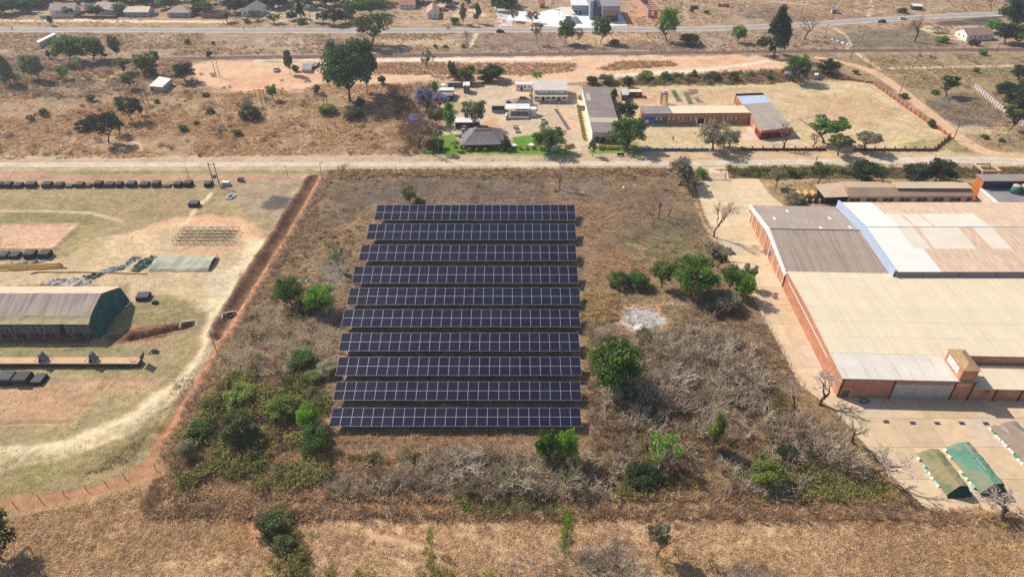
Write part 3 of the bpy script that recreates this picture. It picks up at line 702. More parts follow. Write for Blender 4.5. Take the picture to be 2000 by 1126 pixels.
# ------------------------------------------------------------------ brick works: front hall
CREAM = rmat('cream_sheet', (230, 211, 178), 'X', 1.1, 0.05, ((2.6, 0.05, 0.05), (208, 188, 158), 0.48, 0.4))
ZINC = rmat('zinc_sheet', (222, 212, 196), 'X', 1.1, 0.07, ((1.6, 0.10, 0.05), (206, 172, 148), 0.54, 0.6))
RZ = math.radians(-2.0)
A0 = at(1633, 774)
FH = thing('factory_hall', 'long red brick factory hall with flat cream metal roof and grey loading door', 'factory', (A0.x, A0.y, 0), RZ)
FW, FD, FZ = 26.6, 38.2, 5.15
XR = 70.0
m = MB()
m.face([(0, 0, -.1), (FW, 0, -.1), (FW, 0, FZ), (0, 0, FZ)])
m.face([(0, FD, -.1), (0, 0, -.1), (0, 0, FZ), (0, 7.6, FZ + .12), (0, 23.5, FZ + .5), (0, FD, FZ + .05)])
m.face([(FW, 0, -.1), (FW, 7.6, -.1), (FW, 7.6, FZ + .12), (FW, 0, FZ)])
m.face([(FW, 7.6, -.1), (XR, 7.6, -.1), (XR, 7.6, FZ + .12), (FW, 7.6, FZ + .12)])
m.face([(XR, 7.6, -.1), (XR, FD, -.1), (XR, FD, FZ), (XR, 7.6, FZ)]); m.face([(XR, FD, -.1), (0, FD, -.1), (0, FD, FZ), (XR, FD, FZ)])
m.build('wall', BRICK, FH)
o_ = 0.18
nseg = 9
def course(parent, y0, z0, y1, z1, x0, x1, n, mm, nm='roof_sheet'):
    """one course of roof sheets, laid side by side"""
    for i in range(n):
        a, b = x0 + (x1 - x0) * i / n, x0 + (x1 - x0) * (i + 1) / n - 0.012; dz = 0.008 * (i % 2)
        slabq(parent, nm, [(a, y0, z0 + .06 + dz), (b, y0, z0 + .06 + dz), (b, y1, z1 + .06 + dz), (a, y1, z1 + .06 + dz)], mm, 0.05)
course(FH, -o_, FZ, 7.58, FZ + .12, -o_, FW + o_, 8, ZINC)
for (ya, za, yb, zb) in ((7.6, FZ + .15, 12.9, FZ + .27), (12.92, FZ + .29, 18.2, FZ + .4), (18.22, FZ + .42, 23.5, FZ + .53), (23.52, FZ + .53, 30.8, FZ + .3), (30.82, FZ + .28, FD - .02, FZ + .06)):
    course(FH, ya, za, yb, zb, -o_, XR, 10, CREAM)
GUT = mat('gutter', (104, 104, 112), 0.6, 0.1, 1)
MB().box(-o_, FW + o_, -0.34, -0.2, FZ - .10, FZ + .05).build('gutter', GUT, FH)
MB().box(FW, XR, 7.28, 7.42, FZ, FZ + .16).build('gutter', GUT, FH)
# white cable duct along the side wall
MB().box(-0.05, -0.004, 8.0, 36.0, 3.5, 3.72).build('white_band', WHITE, FH)
# door with lintel, loading door, posts
opening(FH, 'f', (FW, FD), 0.95, 0, 1.35, 2.1, 'door', pm_=STEEL)
MB().box(0.9, 2.6, -0.12, -0.004, 2.16, 2.28).build('door_canopy', WHITE, FH)
LD = MB().box(10.8, 22.6, -0.05, -0.004, 0.05, 4.0).build('loading_door', mat('galvanised_door', (178, 176, 172), 0.5, 0.12, 0.5, 0.35, 0.2, wave=('X', 2.4, 0.2)), FH)
for i in range(4): MB().box(10.9 + i * 2.92, 13.74 + i * 2.92, -0.075, -0.052, 0.1, 3.95).build('door_leaf', MATS['galvanised_door'], LD)
for x in (0.28, 10.6, 22.7, 26.35): MB().box(x - .08, x + .08, -0.22, -0.06, 0, FZ - .1).build('downpipe', DARKSTEEL, FH)
MB().box(22.8, 25.6, -0.06, -0.004, 4.0, 4.14).build('lintel', WHITE, FH)
# roof cabin over the hoist
tw = MB(); x0, x1, y0, y1, z0, z1 = 22.9, 26.0, 0.02, 6.2, FZ + .1, FZ + 2.9
tw.box(x0, x1, y0, y1, z0, z1); cab = tw.build('roof_cabin', BRICK, FH)
m = MB(); a, b = ((x0 + x1) / 2, y0 + 1.6, z1 + .7), ((x0 + x1) / 2, y1 - 1.6, z1 + .7); q = [(x0 - .25, y0 - .25, z1), (x1 + .25, y0 - .25, z1), (x1 + .25, y1 + .25, z1), (x0 - .25, y1 + .25, z1)]
for f_ in ([q[0], q[1], a], [q[1], q[2], b, a], [q[2], q[3], b], [q[3], q[0], a, b], q[::-1]): m.face(f_)
m.build('cabin_roof', mat('cabin_tiles', (172, 140, 100), 0.85, 0.15, 2, streak=((1, .2, .2), (214, 188, 140), .55, .4)), cab)
for i in range(4): MB().box(x0 - .05, x0 - .004, 1.3 + i * 1.05, 2.2 + i * 1.05, FZ + .8, FZ + 2.3).build('cabin_window', WHITE, cab)
# low front annex beyond the main front
AN = thing('factory_annex', 'low brick annex with flat cream roof at the corner of the factory hall', 'annex', (A0.x, A0.y, 0), RZ)
m = MB(); m.box(FW + .02, XR, 0.05, 7.2, -.1, 3.2); m.build('wall', BRICK, AN)
for i in range(11): slabq(AN, 'roof_sheet', [(FW + .03 + i * 3.85, -.15, 3.28), (FW + 3.86 + i * 3.85, -.15, 3.28), (FW + 3.86 + i * 3.85, 7.2, 3.34), (FW + .03 + i * 3.85, 7.2, 3.34)], CREAM)
for x in (31.5, 36.6): MB().box(x - .07, x + .07, -.14, .046, 0, 3.1).build('downpipe', DARKSTEEL, AN)
MB().box(29.3, 30.1, -.03, .046, 2.0, 2.6).build('vent', STEEL, AN)

# middle store: grey gabled roof, brick bays between white piers
GREY = rmat('grey_asbestos', (176, 156, 138), 'X', 1.0, 0.08, ((2.4, 0.05, 0.05), (146, 128, 112), 0.47, 0.7))
GREY2 = rmat('grey_asbestos_far', (172, 154, 140), 'X', 1.0, 0.08, ((1.2, 0.2, 0.06), (200, 184, 168), 0.56, 0.6))
Rm = Matrix.Rotation(RZ, 3, 'Z'); B0 = Vector((A0.x, A0.y, 0)) + Rm @ Vector((0.0, 39.2, 0))
MS = thing('store_building', 'gabled store with grey corrugated roof, white verge board and brick bays', 'warehouse', B0, RZ)
SW, SD, SE, SR = 25.2, 35.0, 3.9, 6.4
m = MB(); m.face([(0, SD, -.1), (0, 0, -.1), (0, 0, SE), (0, SD / 2, SR), (0, SD, SE)]); m.face([(0, 0, -.1), (SW, 0, -.1), (SW, 0, SE), (0, 0, SE)]); m.face([(SW, SD, -.1), (0, SD, -.1), (0, SD, SE), (SW, SD, SE)])
m.build('wall', BRICK, MS)
def slope(y): return SE + (SR - SE) * (1 - abs(y - SD / 2) / (SD / 2))
ys = [-.3] + [SD / 2 * i / 7 for i in range(1, 8)]
for i in range(7): course(MS, ys[i], slope(ys[i]) + .03 * (i % 2), ys[i + 1] - .01, slope(ys[i + 1]) + .02, .35, SW, 3, GREY)
ys = [SD / 2 + SD / 2 * i / 3 for i in range(4)]
for i in range(3): course(MS, ys[i] + .01, slope(ys[i]), ys[i + 1] + (.3 if i == 2 else 0), slope(ys[i + 1]), .35, SW, 3, GREY2)
MB().tube([(.3, SD / 2, SR + .12), (SW, SD / 2, SR + .12)], .13, 6).build('ridge_cap', GUT, MS)
for (x, y) in ((9, 31), (3.5, 25), (14, 19), (19, 26), (22, 19.5)):
    slabq(MS, 'skylight', [(x, y - .9, slope(y - .9) + .16), (x + .7, y - .9, slope(y - .9) + .16), (x + .7, y + .9, slope(y + .9) + .16), (x, y + .9, slope(y + .9) + .16)], WHITE, .03)
for s_ in (0, 1):  # verge boards
    ya, yb = (-.4, SD / 2) if not s_ else (SD / 2 + .004, SD + .4)
    MB().hexa([(-.25, ya, slope(ya) - .55), (.34, ya, slope(ya) - .55), (.34, yb, slope(yb) - .95), (-.25, yb, slope(yb) - .95)] if not s_ else [(-.25, ya, slope(ya) - .95), (.34, ya, slope(ya) - .95), (.34, yb, slope(yb) - .55), (-.25, yb, slope(yb) - .55)], [(-.25, ya, slope(ya) + .2), (.34, ya, slope(ya) + .2), (.34, yb, slope(yb) + .2), (-.25, yb, slope(yb) + .2)]).build('verge_board', WHITE, MS)
for i in range(9):
    y = .25 + i * (SD - .5) / 8; MB().box(-.16, -.004, y - .16, y + .16, 0, slope(y) - (1.0 if 2 < i < 7 else .8)).build('pier', WHITE, MS)
opening(MS, 'l', (SW, SD), 11.6, 0.9, 1.9, 2.0, 'window'); opening(MS, 'l', (SW, SD), 33.2, 0, 0.95, 2.1, 'door', pm_=WHITE)

# big white hall with parapet
C0 = at(1744, 541, 5.1); cx, cy0, cy1 = C0.x, C0.y, 173.0
WH = thing('white_roofed_hall', 'large hall with white and tan streaked metal roof and pale blue parapet', 'factory', (cx, cy0, 0), 0)
HW, HD, HE, HR = 78.0, cy1 - cy0, 6.5, 7.9
m = MB(); m.face([(0, HD, -.1), (0, 0, -.1), (0, 0, HE), (0, HD / 2 + 1.5, HR), (0, HD, HE)]); m.face([(0, 0, -.1), (HW, 0, -.1), (HW, 0, HE), (0, 0, HE)]); m.face([(HW, HD, -.1), (0, HD, -.1), (0, HD, HE), (HW, HD, HE)])
m.build('wall', mat('mauve_cladding', (150, 138, 146), 0.6, 0.08, 0.6), WH)
RY = HD / 2 + 1.5
def hs(y): return HE + (HR - HE) * (y / RY if y < RY else (HD - y) / (HD - RY))
WSH = rmat('white_sheet', (240, 234, 220), 'X', 1.1, 0.04, ((0.12, .5, .5), (226, 212, 186), .62, .6))
CSH = rmat('ivory_sheet', (232, 218, 196), 'X', 1.1, 0.05)
TSH = rmat('tan_rust_sheet', (226, 196, 164), 'X', 1.1, 0.06, ((2.2, 0.22, 0.3), (198, 162, 134), .46, .65))
PLAN_F = [(0, RY * .5, [(0, 11.5, WSH), (11.5, 45, TSH), (45, 78, TSH)]), (RY * .5, RY, [(0, 9, WSH), (9, 13.2, CSH), (13.2, 14.4, TSH), (14.4, 25, CSH), (25, 29, TSH), (29, 34, CSH), (34, 78, TSH)])]
PLAN_B = [(RY, RY + (HD - RY) * .52, [(0, 9.5, WSH), (9.5, 13.5, CSH), (13.5, 14.3, TSH), (14.3, 18.5, CSH), (18.5, 19.4, TSH), (19.4, 34, CSH), (34, 78, TSH)]), (RY + (HD - RY) * .52, HD, [(0, 9.5, WSH), (9.5, 28, TSH), (28, 52, TSH), (52, 78, TSH)])]
for pl_ in (PLAN_F, PLAN_B):
    for (y0, y1, segs) in pl_:
        for (x0, x1, mm) in segs:
            n = max(1, round((x1 - x0) / 6)); course(WH, y0 + .005, hs(y0), y1 - .005, hs(y1), x0 + .3 if x0 == 0 else x0, x1, n, mm)
MB().tube([(.3, RY, HR + .1), (HW, RY, HR + .1)], .12, 6).build('ridge_cap', WHITE, WH)
BLUE = mat('pale_blue_paint', (176, 190, 210), 0.7, 0.05, 0.8)
for (ya, yb) in ((0, RY), (RY + .004, HD)):
    MB().hexa([(-.2, ya, hs(ya) - 1.6), (.28, ya, hs(ya) - 1.6), (.28, yb, hs(yb) - 1.6), (-.2, yb, hs(yb) - 1.6)], [(-.2, ya, hs(ya) + .7), (.28, ya, hs(ya) + .7), (.28, yb, hs(yb) + .7), (-.2, yb, hs(yb) + .7)]).build('parapet', BLUE, WH)
MB().box(.3, HW, -.1, -.004, HE - .1, HE + .14).build('gutter', DARKSTEEL, WH)
for i in range(6): MB().box(7 + i * 9, 7.12 + i * 9, -.06, -.004, 4.6, HE - .12).build('wall_joint', DARKSTEEL, WH)
# ------------------------------------------------------------------ buildings beyond the gravel road and behind the works
def quad(name, label, cat, roofpx, h, wm, rm, n=1, ov=0.25, hb=None, wins=(), wallh=None, nm='roof', open_front=False, posts=0):
    """building from the four roof corners seen in the photo (front left, front right, back right, back left) at eave height h (hb at the back)"""
    hb = h if hb is None else hb
    q = [at(*roofpx[0], h), at(*roofpx[1], h), at(*roofpx[2], hb), at(*roofpx[3], hb)]
    rz = math.atan2(q[1].y - q[0].y, q[1].x - q[0].x); R = Matrix.Rotation(-rz, 3, 'Z'); o = Vector((q[0].x, q[0].y, 0))
    l = [R @ (p - o) for p in q]; root = thing(name, label, cat, o, rz)
    c = sum((Vector((p.x, p.y, 0)) for p in l), Vector()) / 4
    ins = [Vector((p.x, p.y, 0)) + (c - Vector((p.x, p.y, 0))).normalized() * ov for p in l]
    w = MB()
    for i in range(4):
        if open_front and i == 0: continue
        a, b = ins[i], ins[(i + 1) % 4]; za, zb = l[i].z, l[(i + 1) % 4].z
        if wallh: za = zb = wallh
        w.face([(a.x, a.y, -.1), (b.x, b.y, -.1), (b.x, b.y, zb - .02), (a.x, a.y, za - .02)])
    if wm: w.build('wall', wm, root)
    for i in range(posts):
        t = i / max(posts - 1, 1); p = ins[0].lerp(ins[1], t); MB().box(p.x - .08, p.x + .08, p.y - .08, p.y + .08, 0, h - .03).build('post', STEEL, root)
    rms = rm if isinstance(rm, list) else [(0, 1, rm)]
    for (a, b, mm) in rms:
        k = max(1, round(n * (b - a)))
        for i in range(k):
            t0, t1 = a + (b - a) * i / k, a + (b - a) * (i + 1) / k
            g = 0.01 / max((l[1] - l[0]).length, 1)
            slabq(root, nm, [l[0].lerp(l[1], t0) + Vector((0, 0, .07)), l[0].lerp(l[1], t1 - g) + Vector((0, 0, .07)), l[3].lerp(l[2], t1 - g) + Vector((0, 0, .07)), l[3].lerp(l[2], t0) + Vector((0, 0, .07))], mm, .08)
    Wd = ins[1].x - ins[0].x
    for z in wins:
        sub = bpy.data.objects.new('facade', None)
        f_, s, *rest = z
        if f_ == 'f':
            ob = opening(root, 'f', (Wd, 1), ins[0].x + s * Wd, *rest); ob.location = (0, ins[0].y, 0)
    return root, l, ins

CRM = mat('cream_wall', (222, 206, 180), 0.85, 0.08, 0.8); WW = mat('whitewash', (232, 228, 222), 0.85, 0.06, 0.6, streak=((.4, .4, 1.2), (206, 190, 170), .6, .4))
GREYW = mat('grey_wall', (168, 168, 172), 0.85, 0.08, 0.7); PLASTER = mat('tan_plaster', (206, 178, 146), 0.9, 0.1, 0.8)
R_BROWN = rmat('brown_roof', (150, 122, 104), 'X', 1.0, .14); R_TAN = rmat('tan_roof', (206, 184, 148), 'X', 1.0, .08); R_GREY = rmat('grey_roof', (150, 140, 136), 'X', 1.0, .1)
R_RED = rmat('red_roof', (176, 118, 92), 'X', 1.0, .1); R_WHT = rmat('white_roof', (232, 226, 216), 'X', 1.0, .05); R_DARK = rmat('dark_roof', (140, 124, 116), 'Y', 0.9, .1, ((.06, .3, .06), (172, 158, 142), .56, .6))
R_CRM = rmat('school_roof', (236, 214, 178), 'X', 1.1, .04); THATCH = mat('thatch', (134, 126, 122), 0.95, .22, 2.5, .05, bump=.6, bscale=5, streak=((3, .3, .5), (164, 156, 150), .5, .6))
REDP = mat('red_paint', (126, 42, 40), 0.8, .1, 1)
WB = lambda *s: [('f', x, 1.0, 1.1, 1.1) for x in s]

house('white_house', 'white house with brown gable roof behind a grey boundary wall', 'house', (100, 31), (148, 29), 9.5, 2.9, 'gable_x', 2.6, WW, R_BROWN, .5, WB(3, 7, 11) + [('r', 2, 1, 1, 1.2), ('r', 6, 1, 1, 1.2)])
house('white_house', 'white gabled house half hidden by a round dark tree', 'house', (186, 27), (224, 29), 10, 2.9, 'gable_x', 2.4, WW, R_BROWN, .5, WB(8, 11) + [('r', 3, 1, 1, 1.2)])
house('tan_roofed_house', 'long low house with pale tan metal roof', 'house', (246, 33), (291, 33), 8, 2.8, 'gable_x', 1.8, GREYW, R_TAN, .6, WB(2, 5, 8, 11))
house('brown_roofed_house', 'grey brown hip roofed house with shaded verandah', 'house', (328, 34), (372, 34), 10, 2.7, 'hip', 2.4, GREYW, R_BROWN, .7, WB(2, 6, 10))
house('white_gable_house', 'white house showing a broad gable end beside flowering trees', 'house', (472, 32), (505, 33), 12, 3.4, 'gable_y', 2.6, WW, R_GREY, .4, [('f', 1.5, 1, 1.4, 1.2), ('f', 6, 1, 1.4, 1.2)])
house('distant_house', 'far white roofed house at the top edge beyond the ruin', 'house', (428, 10), (474, 11), 9, 2.8, 'hip', 1.8, WW, R_WHT, .5, WB(3, 8))
house('distant_house', 'far house with orange red roof above the white houses', 'house', (160, 6), (184, 6), 8, 2.8, 'hip', 1.8, WW, R_RED, .5, WB(2, 5))
house('outbuilding', 'small white flat outbuilding between the two white houses', 'outbuilding', (161, 17), (188, 16), 5, 2.4, 'flat', 0, WW, R_WHT, .3, WB(2, 5))
house('distant_house', 'far house with grey metal roof beside the road junction', 'house', (-10, 14), (40, 12), 9, 2.8, 'hip', 2, GREYW, R_GREY, .5, WB(4, 9))
house('distant_house', 'long white cottage with reddish roof among dark trees', 'house', (780, 18), (810, 18), 8, 2.6, 'gable_x', 1.8, WW, R_RED, .4, WB(1.5, 4, 6.5))
house('white_cottage', 'white cottage with tan tiled gable facing the highway', 'house', (834, 37), (857, 36.5), 15, 3.0, 'gable_y', 2.2, WW, rmat('tile_roof', (186, 150, 124), 'Y', 1.4, .12), .5, [('f', 1.6, 1, .9, 1.3), ('f', 4.4, 1, .9, 1.3)])
house('distant_house', 'far grey roofed house at the top edge above the palm', 'house', (505, 17), (530, 15), 9, 2.7, 'hip', 1.8, WW, R_GREY, .4, WB(2))
house('distant_shed', 'white tin shed at the top edge between tall trees', 'shed', (872, 9), (888, 9), 6, 2.4, 'mono', .5, WW, R_WHT, .3, WB(1.5))
house('farm_house', 'white gabled house with brown roof beside the railway', 'house', (1886, 80), (1936, 78), 9, 2.9, 'gable_x', 2.2, WW, rmat('farm_roof', (170, 138, 118), 'X', 1, .08), .3, [('f', 1.5, 1, 1.1, 1.2), ('f', 4, 1, 1.1, 1.2), ('f', 7, 1, 1.1, 1.2), ('f', 10, 1, 1.1, 1.2), ('l', 2, 1, .8, 1.2), ('l', 5.5, 1, .8, 1.2)])
house('kiosk', 'tiny tan kiosk with bright blue roof in the burnt field', 'kiosk', (1624, 27), (1636, 27.5), 3, 2.0, 'flat', 0, PLASTER, mat('blue_sheet', (88, 128, 176), .6, .05, 1), .3, [('f', 1, 0, .9, 1.7, 'door')])
house('brick_hut', 'dark walled hut with red earth yard beside the highway', 'hut', (1782, 20), (1800, 20.5), 4, 2.2, 'mono', .4, mat('dark_plank', (72, 62, 60), .9, .2, 1), R_WHT, .2, [('f', 1.5, 0, .9, 1.8, 'door')])
house('brick_hut', 'small unplastered red brick hut behind the white concrete forecourt', 'hut', (1054, 16), (1064, 15.5), 4, 2.6, 'gable_x', 1.4, BRICK, rmat('hut_rust_roof', (204, 138, 100), 'X', 1, .1), .3, [('f', 1, 0, .9, 1.8, 'door')])
house('garage', 'low white outbuilding next to the cottage hedge, roof of tan tin', 'outbuilding', (853, 22), (868, 22), 5, 2.2, 'mono', .4, PLASTER, R_TAN, .3, [('f', 1, 0, 1.5, 1.8, 'door')])
# stacks of bricks in the open field
for (u0, u1, v, lab) in ((1349, 1366, 18.5, 'dark heap of stacked bricks with a pale sheet on top'), (1402, 1408, 13, 'narrow stack of reddish bricks in the far field'), (1410, 1425, 14, 'wide stack of reddish bricks in the far field')):
    a, b = at(u0, v), at(u1, v); t = thing('brick_stack', lab, 'brick stack', a, 0, 'brick stacks in the far field'); L_ = b.x - a.x
    for i in range(max(2, int(L_ / 0.9))):
        for k in range(3): MB().box(i * .9, i * .9 + .86, 0.03 * k, 1.6 - .02 * k, k * .6, k * .6 + .58).build('course', BRICK if v < 15 else mat('old_brick', (98, 76, 68), .9, .2, 2), t)
# ruin without a roof, with bare rafters
t = thing('roofless_house', 'roofless house with bare timber rafters between two houses', 'house', at(394, 36), 0)
for q in (((0, 12), (0, .25)), ((0, 12), (7.75, 8)), ((0, .25), (.26, 7.74)), ((11.75, 12), (.26, 7.74))): MB().box(*q[0], *q[1], 0, 2.6).build('wall', mat('old_wall', (150, 118, 110), .9, .2, 1), t)
for i in range(9): MB().tube([(.4 + i * 1.4, .1, 2.6), (.4 + i * 1.4, 4, 4.6), (.4 + i * 1.4, 7.9, 2.6)], .08, 4).build('rafter', mat('grey_timber', (140, 128, 124), .9, .15, 2), t)
MB().tube([(0, 4, 4.7), (12, 4, 4.7)], .09, 4).build('ridge_beam', MATS['grey_timber'], t)
# long white canopy and sheds on the left
quad('long_shelter', 'long narrow white roofed shelter with a white car at its end', 'shelter', [(71, 81), (75, 84), (109, 67), (105, 64)], 2.6, GREYW, R_WHT, 1, .3)
quad('block_shed', 'small grey block shed with pale metal roof in the dry grass', 'shed', [(290, 168.5), (317, 170.5), (335, 154), (311, 149.5)], 2.5, mat('block_wall', (182, 172, 158), .9, .12, 1), R_WHT, 3, .3, wins=[('f', .1, 0, .9, 1.9, 'door')])
quad('collapsed_hut', 'collapsed flat hut of grey sheets in the orange clearing', 'hut', [(588, 136), (607, 137), (612, 125), (592, 124)], 1.4, PLASTER, R_GREY, 2, .3)
quad('rubble_hut', 'broken dark shack beside the collapsed hut', 'hut', [(608, 133), (619, 128), (625, 121), (611, 123)], 1.0, SHADE, mat('rubble_sheet', (150, 128, 116), .9, .25, 2), 2, .2)
# modern grey building with forecourt
APRON = [(992, 32), (1009, 22), (1050, 25), (1077, 19), (1095, 15), (1149, 20), (1206, 16), (1226, 50), (1185, 52), (1140, 56.0), (1066, 52), (1046, 45), (1026, 42), (991, 40)]
ap = MB().hexa([(*p, -.12) for p in W(APRON)], [(*p, .05) for p in W(APRON)]).build('forecourt', mat('new_concrete', (236, 234, 230), .85, .05, .2))
tag(ap, 'bright white concrete forecourt of the modern grey building', None, None, 'structure')
MOD = mat('grey_render', (150, 154, 166), .7, .06, .5); MODD = mat('charcoal_render', (72, 78, 92), .7, .08, .5); WOOD = mat('wood_cladding', (164, 128, 96), .7, .15, 1.5, wave=('Z', 2.2, .3))
A = at(1175, 43); t = thing('modern_building', 'modern grey two storey building with wood clad band', 'building', (A.x, A.y, 0), 0)
MB().box(0, 9.6, 0, 26, 3.4, 8.2).build('upper_storey', MOD, t); MB().box(.6, 9.2, .9, 25.6, 0, 3.39).build('ground_storey', MODD, t)
MB().box(.1, 9.5, -.08, -.004, 3.5, 6.0).build('wood_band', WOOD, t); MB().box(-.1, 9.7, -.1, 26.1, 8.2, 8.36).build('roof', R_GREY, t)
MB().box(-4.2, -.02, 3.5, 20, 0, 7.2).build('side_block', MODD, t); MB().box(-6.2, -4.4, 4.5, 18, 0, 9.8).build('fin_wall', MOD, t)
for i in range(4): MB().box(1 + i * 2.1, 2.8 + i * 2.1, .84, .896, .3, 2.9).build('window', GLASS, t)
for x in (.3, 9.2): MB().box(x - .15, x + .15, .1, .4, 0, 3.39).build('column', WHITE, t)
A = at(1116, 29); t = thing('shop_block', 'single storey pale grey block with shaded shopfront wall', 'building', (A.x, A.y, 0), 0)
MB().box(0, 9.4, 0, 14, 0, 5.0).build('wall', MOD, t); MB().box(-.1, 9.5, -.1, 14.1, 5.0, 5.15).build('roof', R_WHT, t); MB().box(4.6, 5.6, -.06, -.004, .05, 2.1).build('door', SHADE, t); MB().box(1, 3.6, -.06, -.004, 1, 2.2).build('window', GLASS, t)
t, l, ins = quad('forecourt_canopy', 'cream flat canopy on columns over the white forecourt', 'canopy', [(1101, 27.5), (1124, 27.5), (1114, 14), (1092, 14.5)], 4.6, None, mat('canopy_sheet', (232, 214, 186), .6, .05, .4), 2)
for p in ins: MB().box(p.x - .2, p.x + .2, p.y - .2, p.y + .2, 0, 4.58).build('column', WHITE, t)
MB().box(ins[0].x + 1.2, ins[0].x + 4.2, ins[0].y + .5, ins[0].y + 3.4, 0, 2.6).build('kiosk', mat('blue_grey', (96, 122, 140), .7, .05, 1), t)
# roofless brick shell
A = at(1265, 35); t = thing('unfinished_building', 'unfinished roofless brick building with open cross beams', 'building', (A.x, A.y, 0), math.radians(5))
PINKB = brick_mat('pink_brick', (206, 158, 138), (186, 136, 116), (204, 176, 158))
for q in (((0, .3), (.3, 34)), ((8.2, 8.5), (.3, 34)), ((0, 8.5), (34.01, 34.3))): MB().box(*q[0], *q[1], 0, 4.6).build('wall', PINKB, t)
for q in ((0, 1.9), (3.4, 5.6), (7.0, 8.5)): MB().box(*q, 0, .29, 0, 3.4).build('front_wall', PINKB, t)
MB().box(0, 8.5, 0, .29, 3.42, 4.0).build('front_lintel', PINKB, t)
for i in range(7): MB().box(.32, 8.18, 3 + i * 4.2, 3.25 + i * 4.2, 3.2, 3.5).build('cross_beam', MATS['grey_timber'], t)
for i in range(4): MB().box(4.1, 4.35, 3 + i * 7, 3.25 + i * 7, 0, 3.18).build('prop', MATS['grey_timber'], t)
# water tank on its stand
A = at(1079, 18); t = thing('water_tower', 'pale water tank on a thin stand behind the forecourt', 'water tower', A)
for x in (-.8, .8):
    for y in (-.8, .8): MB().tube([(x, y, 0), (x * .8, y * .8, 3)], .08, 5).build('leg', STEEL, t)
MB().box(-1, 1, -1, 1, 3, 3.15).build('platform', STEEL, t); MB().tube([(0, 0, 3.15), (0, 0, 5), (0, 0, 5.3)], [.95, .95, .5], 12).build('tank', mat('grey_tank', (170, 180, 186), .5, .05, 1), t)
# pale boundary wall of the first house
def bwall(name, label, px, h, m, pil=None, step=4.0, th=.22, pm_=None, group=None, ph=.35):
    P = [Vector((*p, 0)) for p in W(px)]; t = thing(name, label, 'wall', P[0], 0, group)
    for i in range(len(P) - 1):
        a, b = P[i] - P[0], P[i + 1] - P[0]; L_ = (b - a).length; n = max(1, round(L_ / step)); d = (b - a).normalized(); nn = Vector((-d.y, d.x, 0)) * th / 2
        for k in range(n):
            p, q = a + d * (L_ * k / n + (.16 if pil else 0.005)), a + d * (L_ * (k + 1) / n - (.16 if pil else 0.005))
            MB().hexa([p - nn, q - nn, q + nn, p + nn], [v_ + Vector((0, 0, h)) for v_ in (p - nn, q - nn, q + nn, p + nn)]).build('panel', m(k) if callable(m) else m, t)
            if pil: MB().box(p.x - .34, p.x - .02, p.y - .16, p.y + .16, 0, h + ph).build('pillar', pm_ or m, t)
    return t
bwall('boundary_wall', 'grey garden wall in front of the brown roofed white house', [(76, 32), (80, 37), (133, 36), (146, 36)], 1.7, GREYW)
bwall('boundary_wall', 'dark garden wall in front of the house with the round tree', [(146, 36), (225, 36.5), (233, 30)], 1.4, mat('dark_wall', (98, 88, 92), .9, .12, 1))
bwall('boundary_wall', 'dark wall climbing between the two white houses', [(146, 34), (175, 22)], 1.4, MATS['dark_wall'])
# ---- compound with the thatched hall
t, l, ins = quad('office_building', 'white office with pale roof and tan verandah in the compound yard', 'office', [(1042, 176.5), (1109, 176.5), (1107, 156), (1041, 156)], 4.6, WW, rmat('office_roof', (210, 196, 180), 'X', 1, .07, ((.3, .3, .3), (240, 234, 224), .6, .7)), 4, .3)
Wd = ins[1].x - ins[0].x
for s in (.05, .42, .55, .9): MB().box(ins[0].x + s * Wd, ins[0].x + s * Wd + 1, ins[0].y - .05, ins[0].y - .004, 3.7, 4.0).build('vent', SHADE, t)
slabq(t, 'verandah_roof', [(-.3, -2.0, 2.7), (Wd + .6, -2.0, 2.7), (Wd + .6, ins[0].y - .01, 3.3), (-.3, ins[0].y - .01, 3.3)], R_TAN)
for s, w_, nm in ((.04, 1.3, 'window'), (.24, 1.0, 'door'), (.38, 1.4, 'window'), (.54, 1.4, 'window'), (.72, 1.1, 'door'), (.88, 1.2, 'window')):
    ob = opening(t, 'f', (Wd, 1), ins[0].x + s * Wd, 1.0 if nm == 'window' else 0, w_, 1.1 if nm == 'window' else 2.1, nm, pm_=SHADE); ob.location = (0, ins[0].y, 0)
for i in range(5): MB().box(-.2 + i * (Wd + .5) / 4, -.08 + i * (Wd + .5) / 4, -1.9, -1.78, 0, 2.66).build('post', WHITE, t)
quad('office_wing', 'small white wing with shutters attached to the office', 'outbuilding', [(1006, 165), (1040, 165), (1041, 160), (1006, 160)], 2.6, WW, R_WHT, 2, .2, wins=[('f', .12, 1.2, .9, .9), ('f', .3, 0, .9, 1.9, 'door'), ('f', .5, 1, 1, 1), ('f', .78, 1.2, .9, .9)])
t, l, ins = quad('open_shelter', 'tan roofed open shelter with dark counter beside the white canopy', 'shelter', [(960, 207), (986, 207), (986, 199.5), (960, 199.5)], 2.7, GREYW, R_TAN, 2, .2, open_front=True, posts=4)
MB().box(ins[0].x, ins[1].x, ins[0].y - .1, ins[0].y + .15, 0, .9).build('counter', GREYW, t)
t, l, ins = quad('white_canopy', 'long white canopy over a raised loading deck', 'canopy', [(986, 213), (1036, 213), (1034, 203), (988, 203)], 3.2, None, R_WHT, 4, .2, posts=5)
MB().box(ins[0].x + .6, ins[1].x - .4, ins[0].y - 2.8, ins[2].y - .5, 0, .8).build('deck', mat('deck_concrete', (150, 146, 146), .9, .1, 1), t); MB().box(ins[0].x, ins[0].x + .58, ins[0].y - 3.0, ins[0].y + .5, 0, 1.5).build('ramp_wall', WW, t)
quad('white_kiosk', 'small white plank kiosk with flat roof at the end of the canopy', 'kiosk', [(1031, 214), (1048, 214), (1048, 208), (1036, 208)], 2.9, mat('white_plank', (226, 224, 222), .7, .05, 1, wave=('X', 1.6, .3)), R_WHT, 1, .12, wins=[('f', .38, .6, .5, 1.7)])
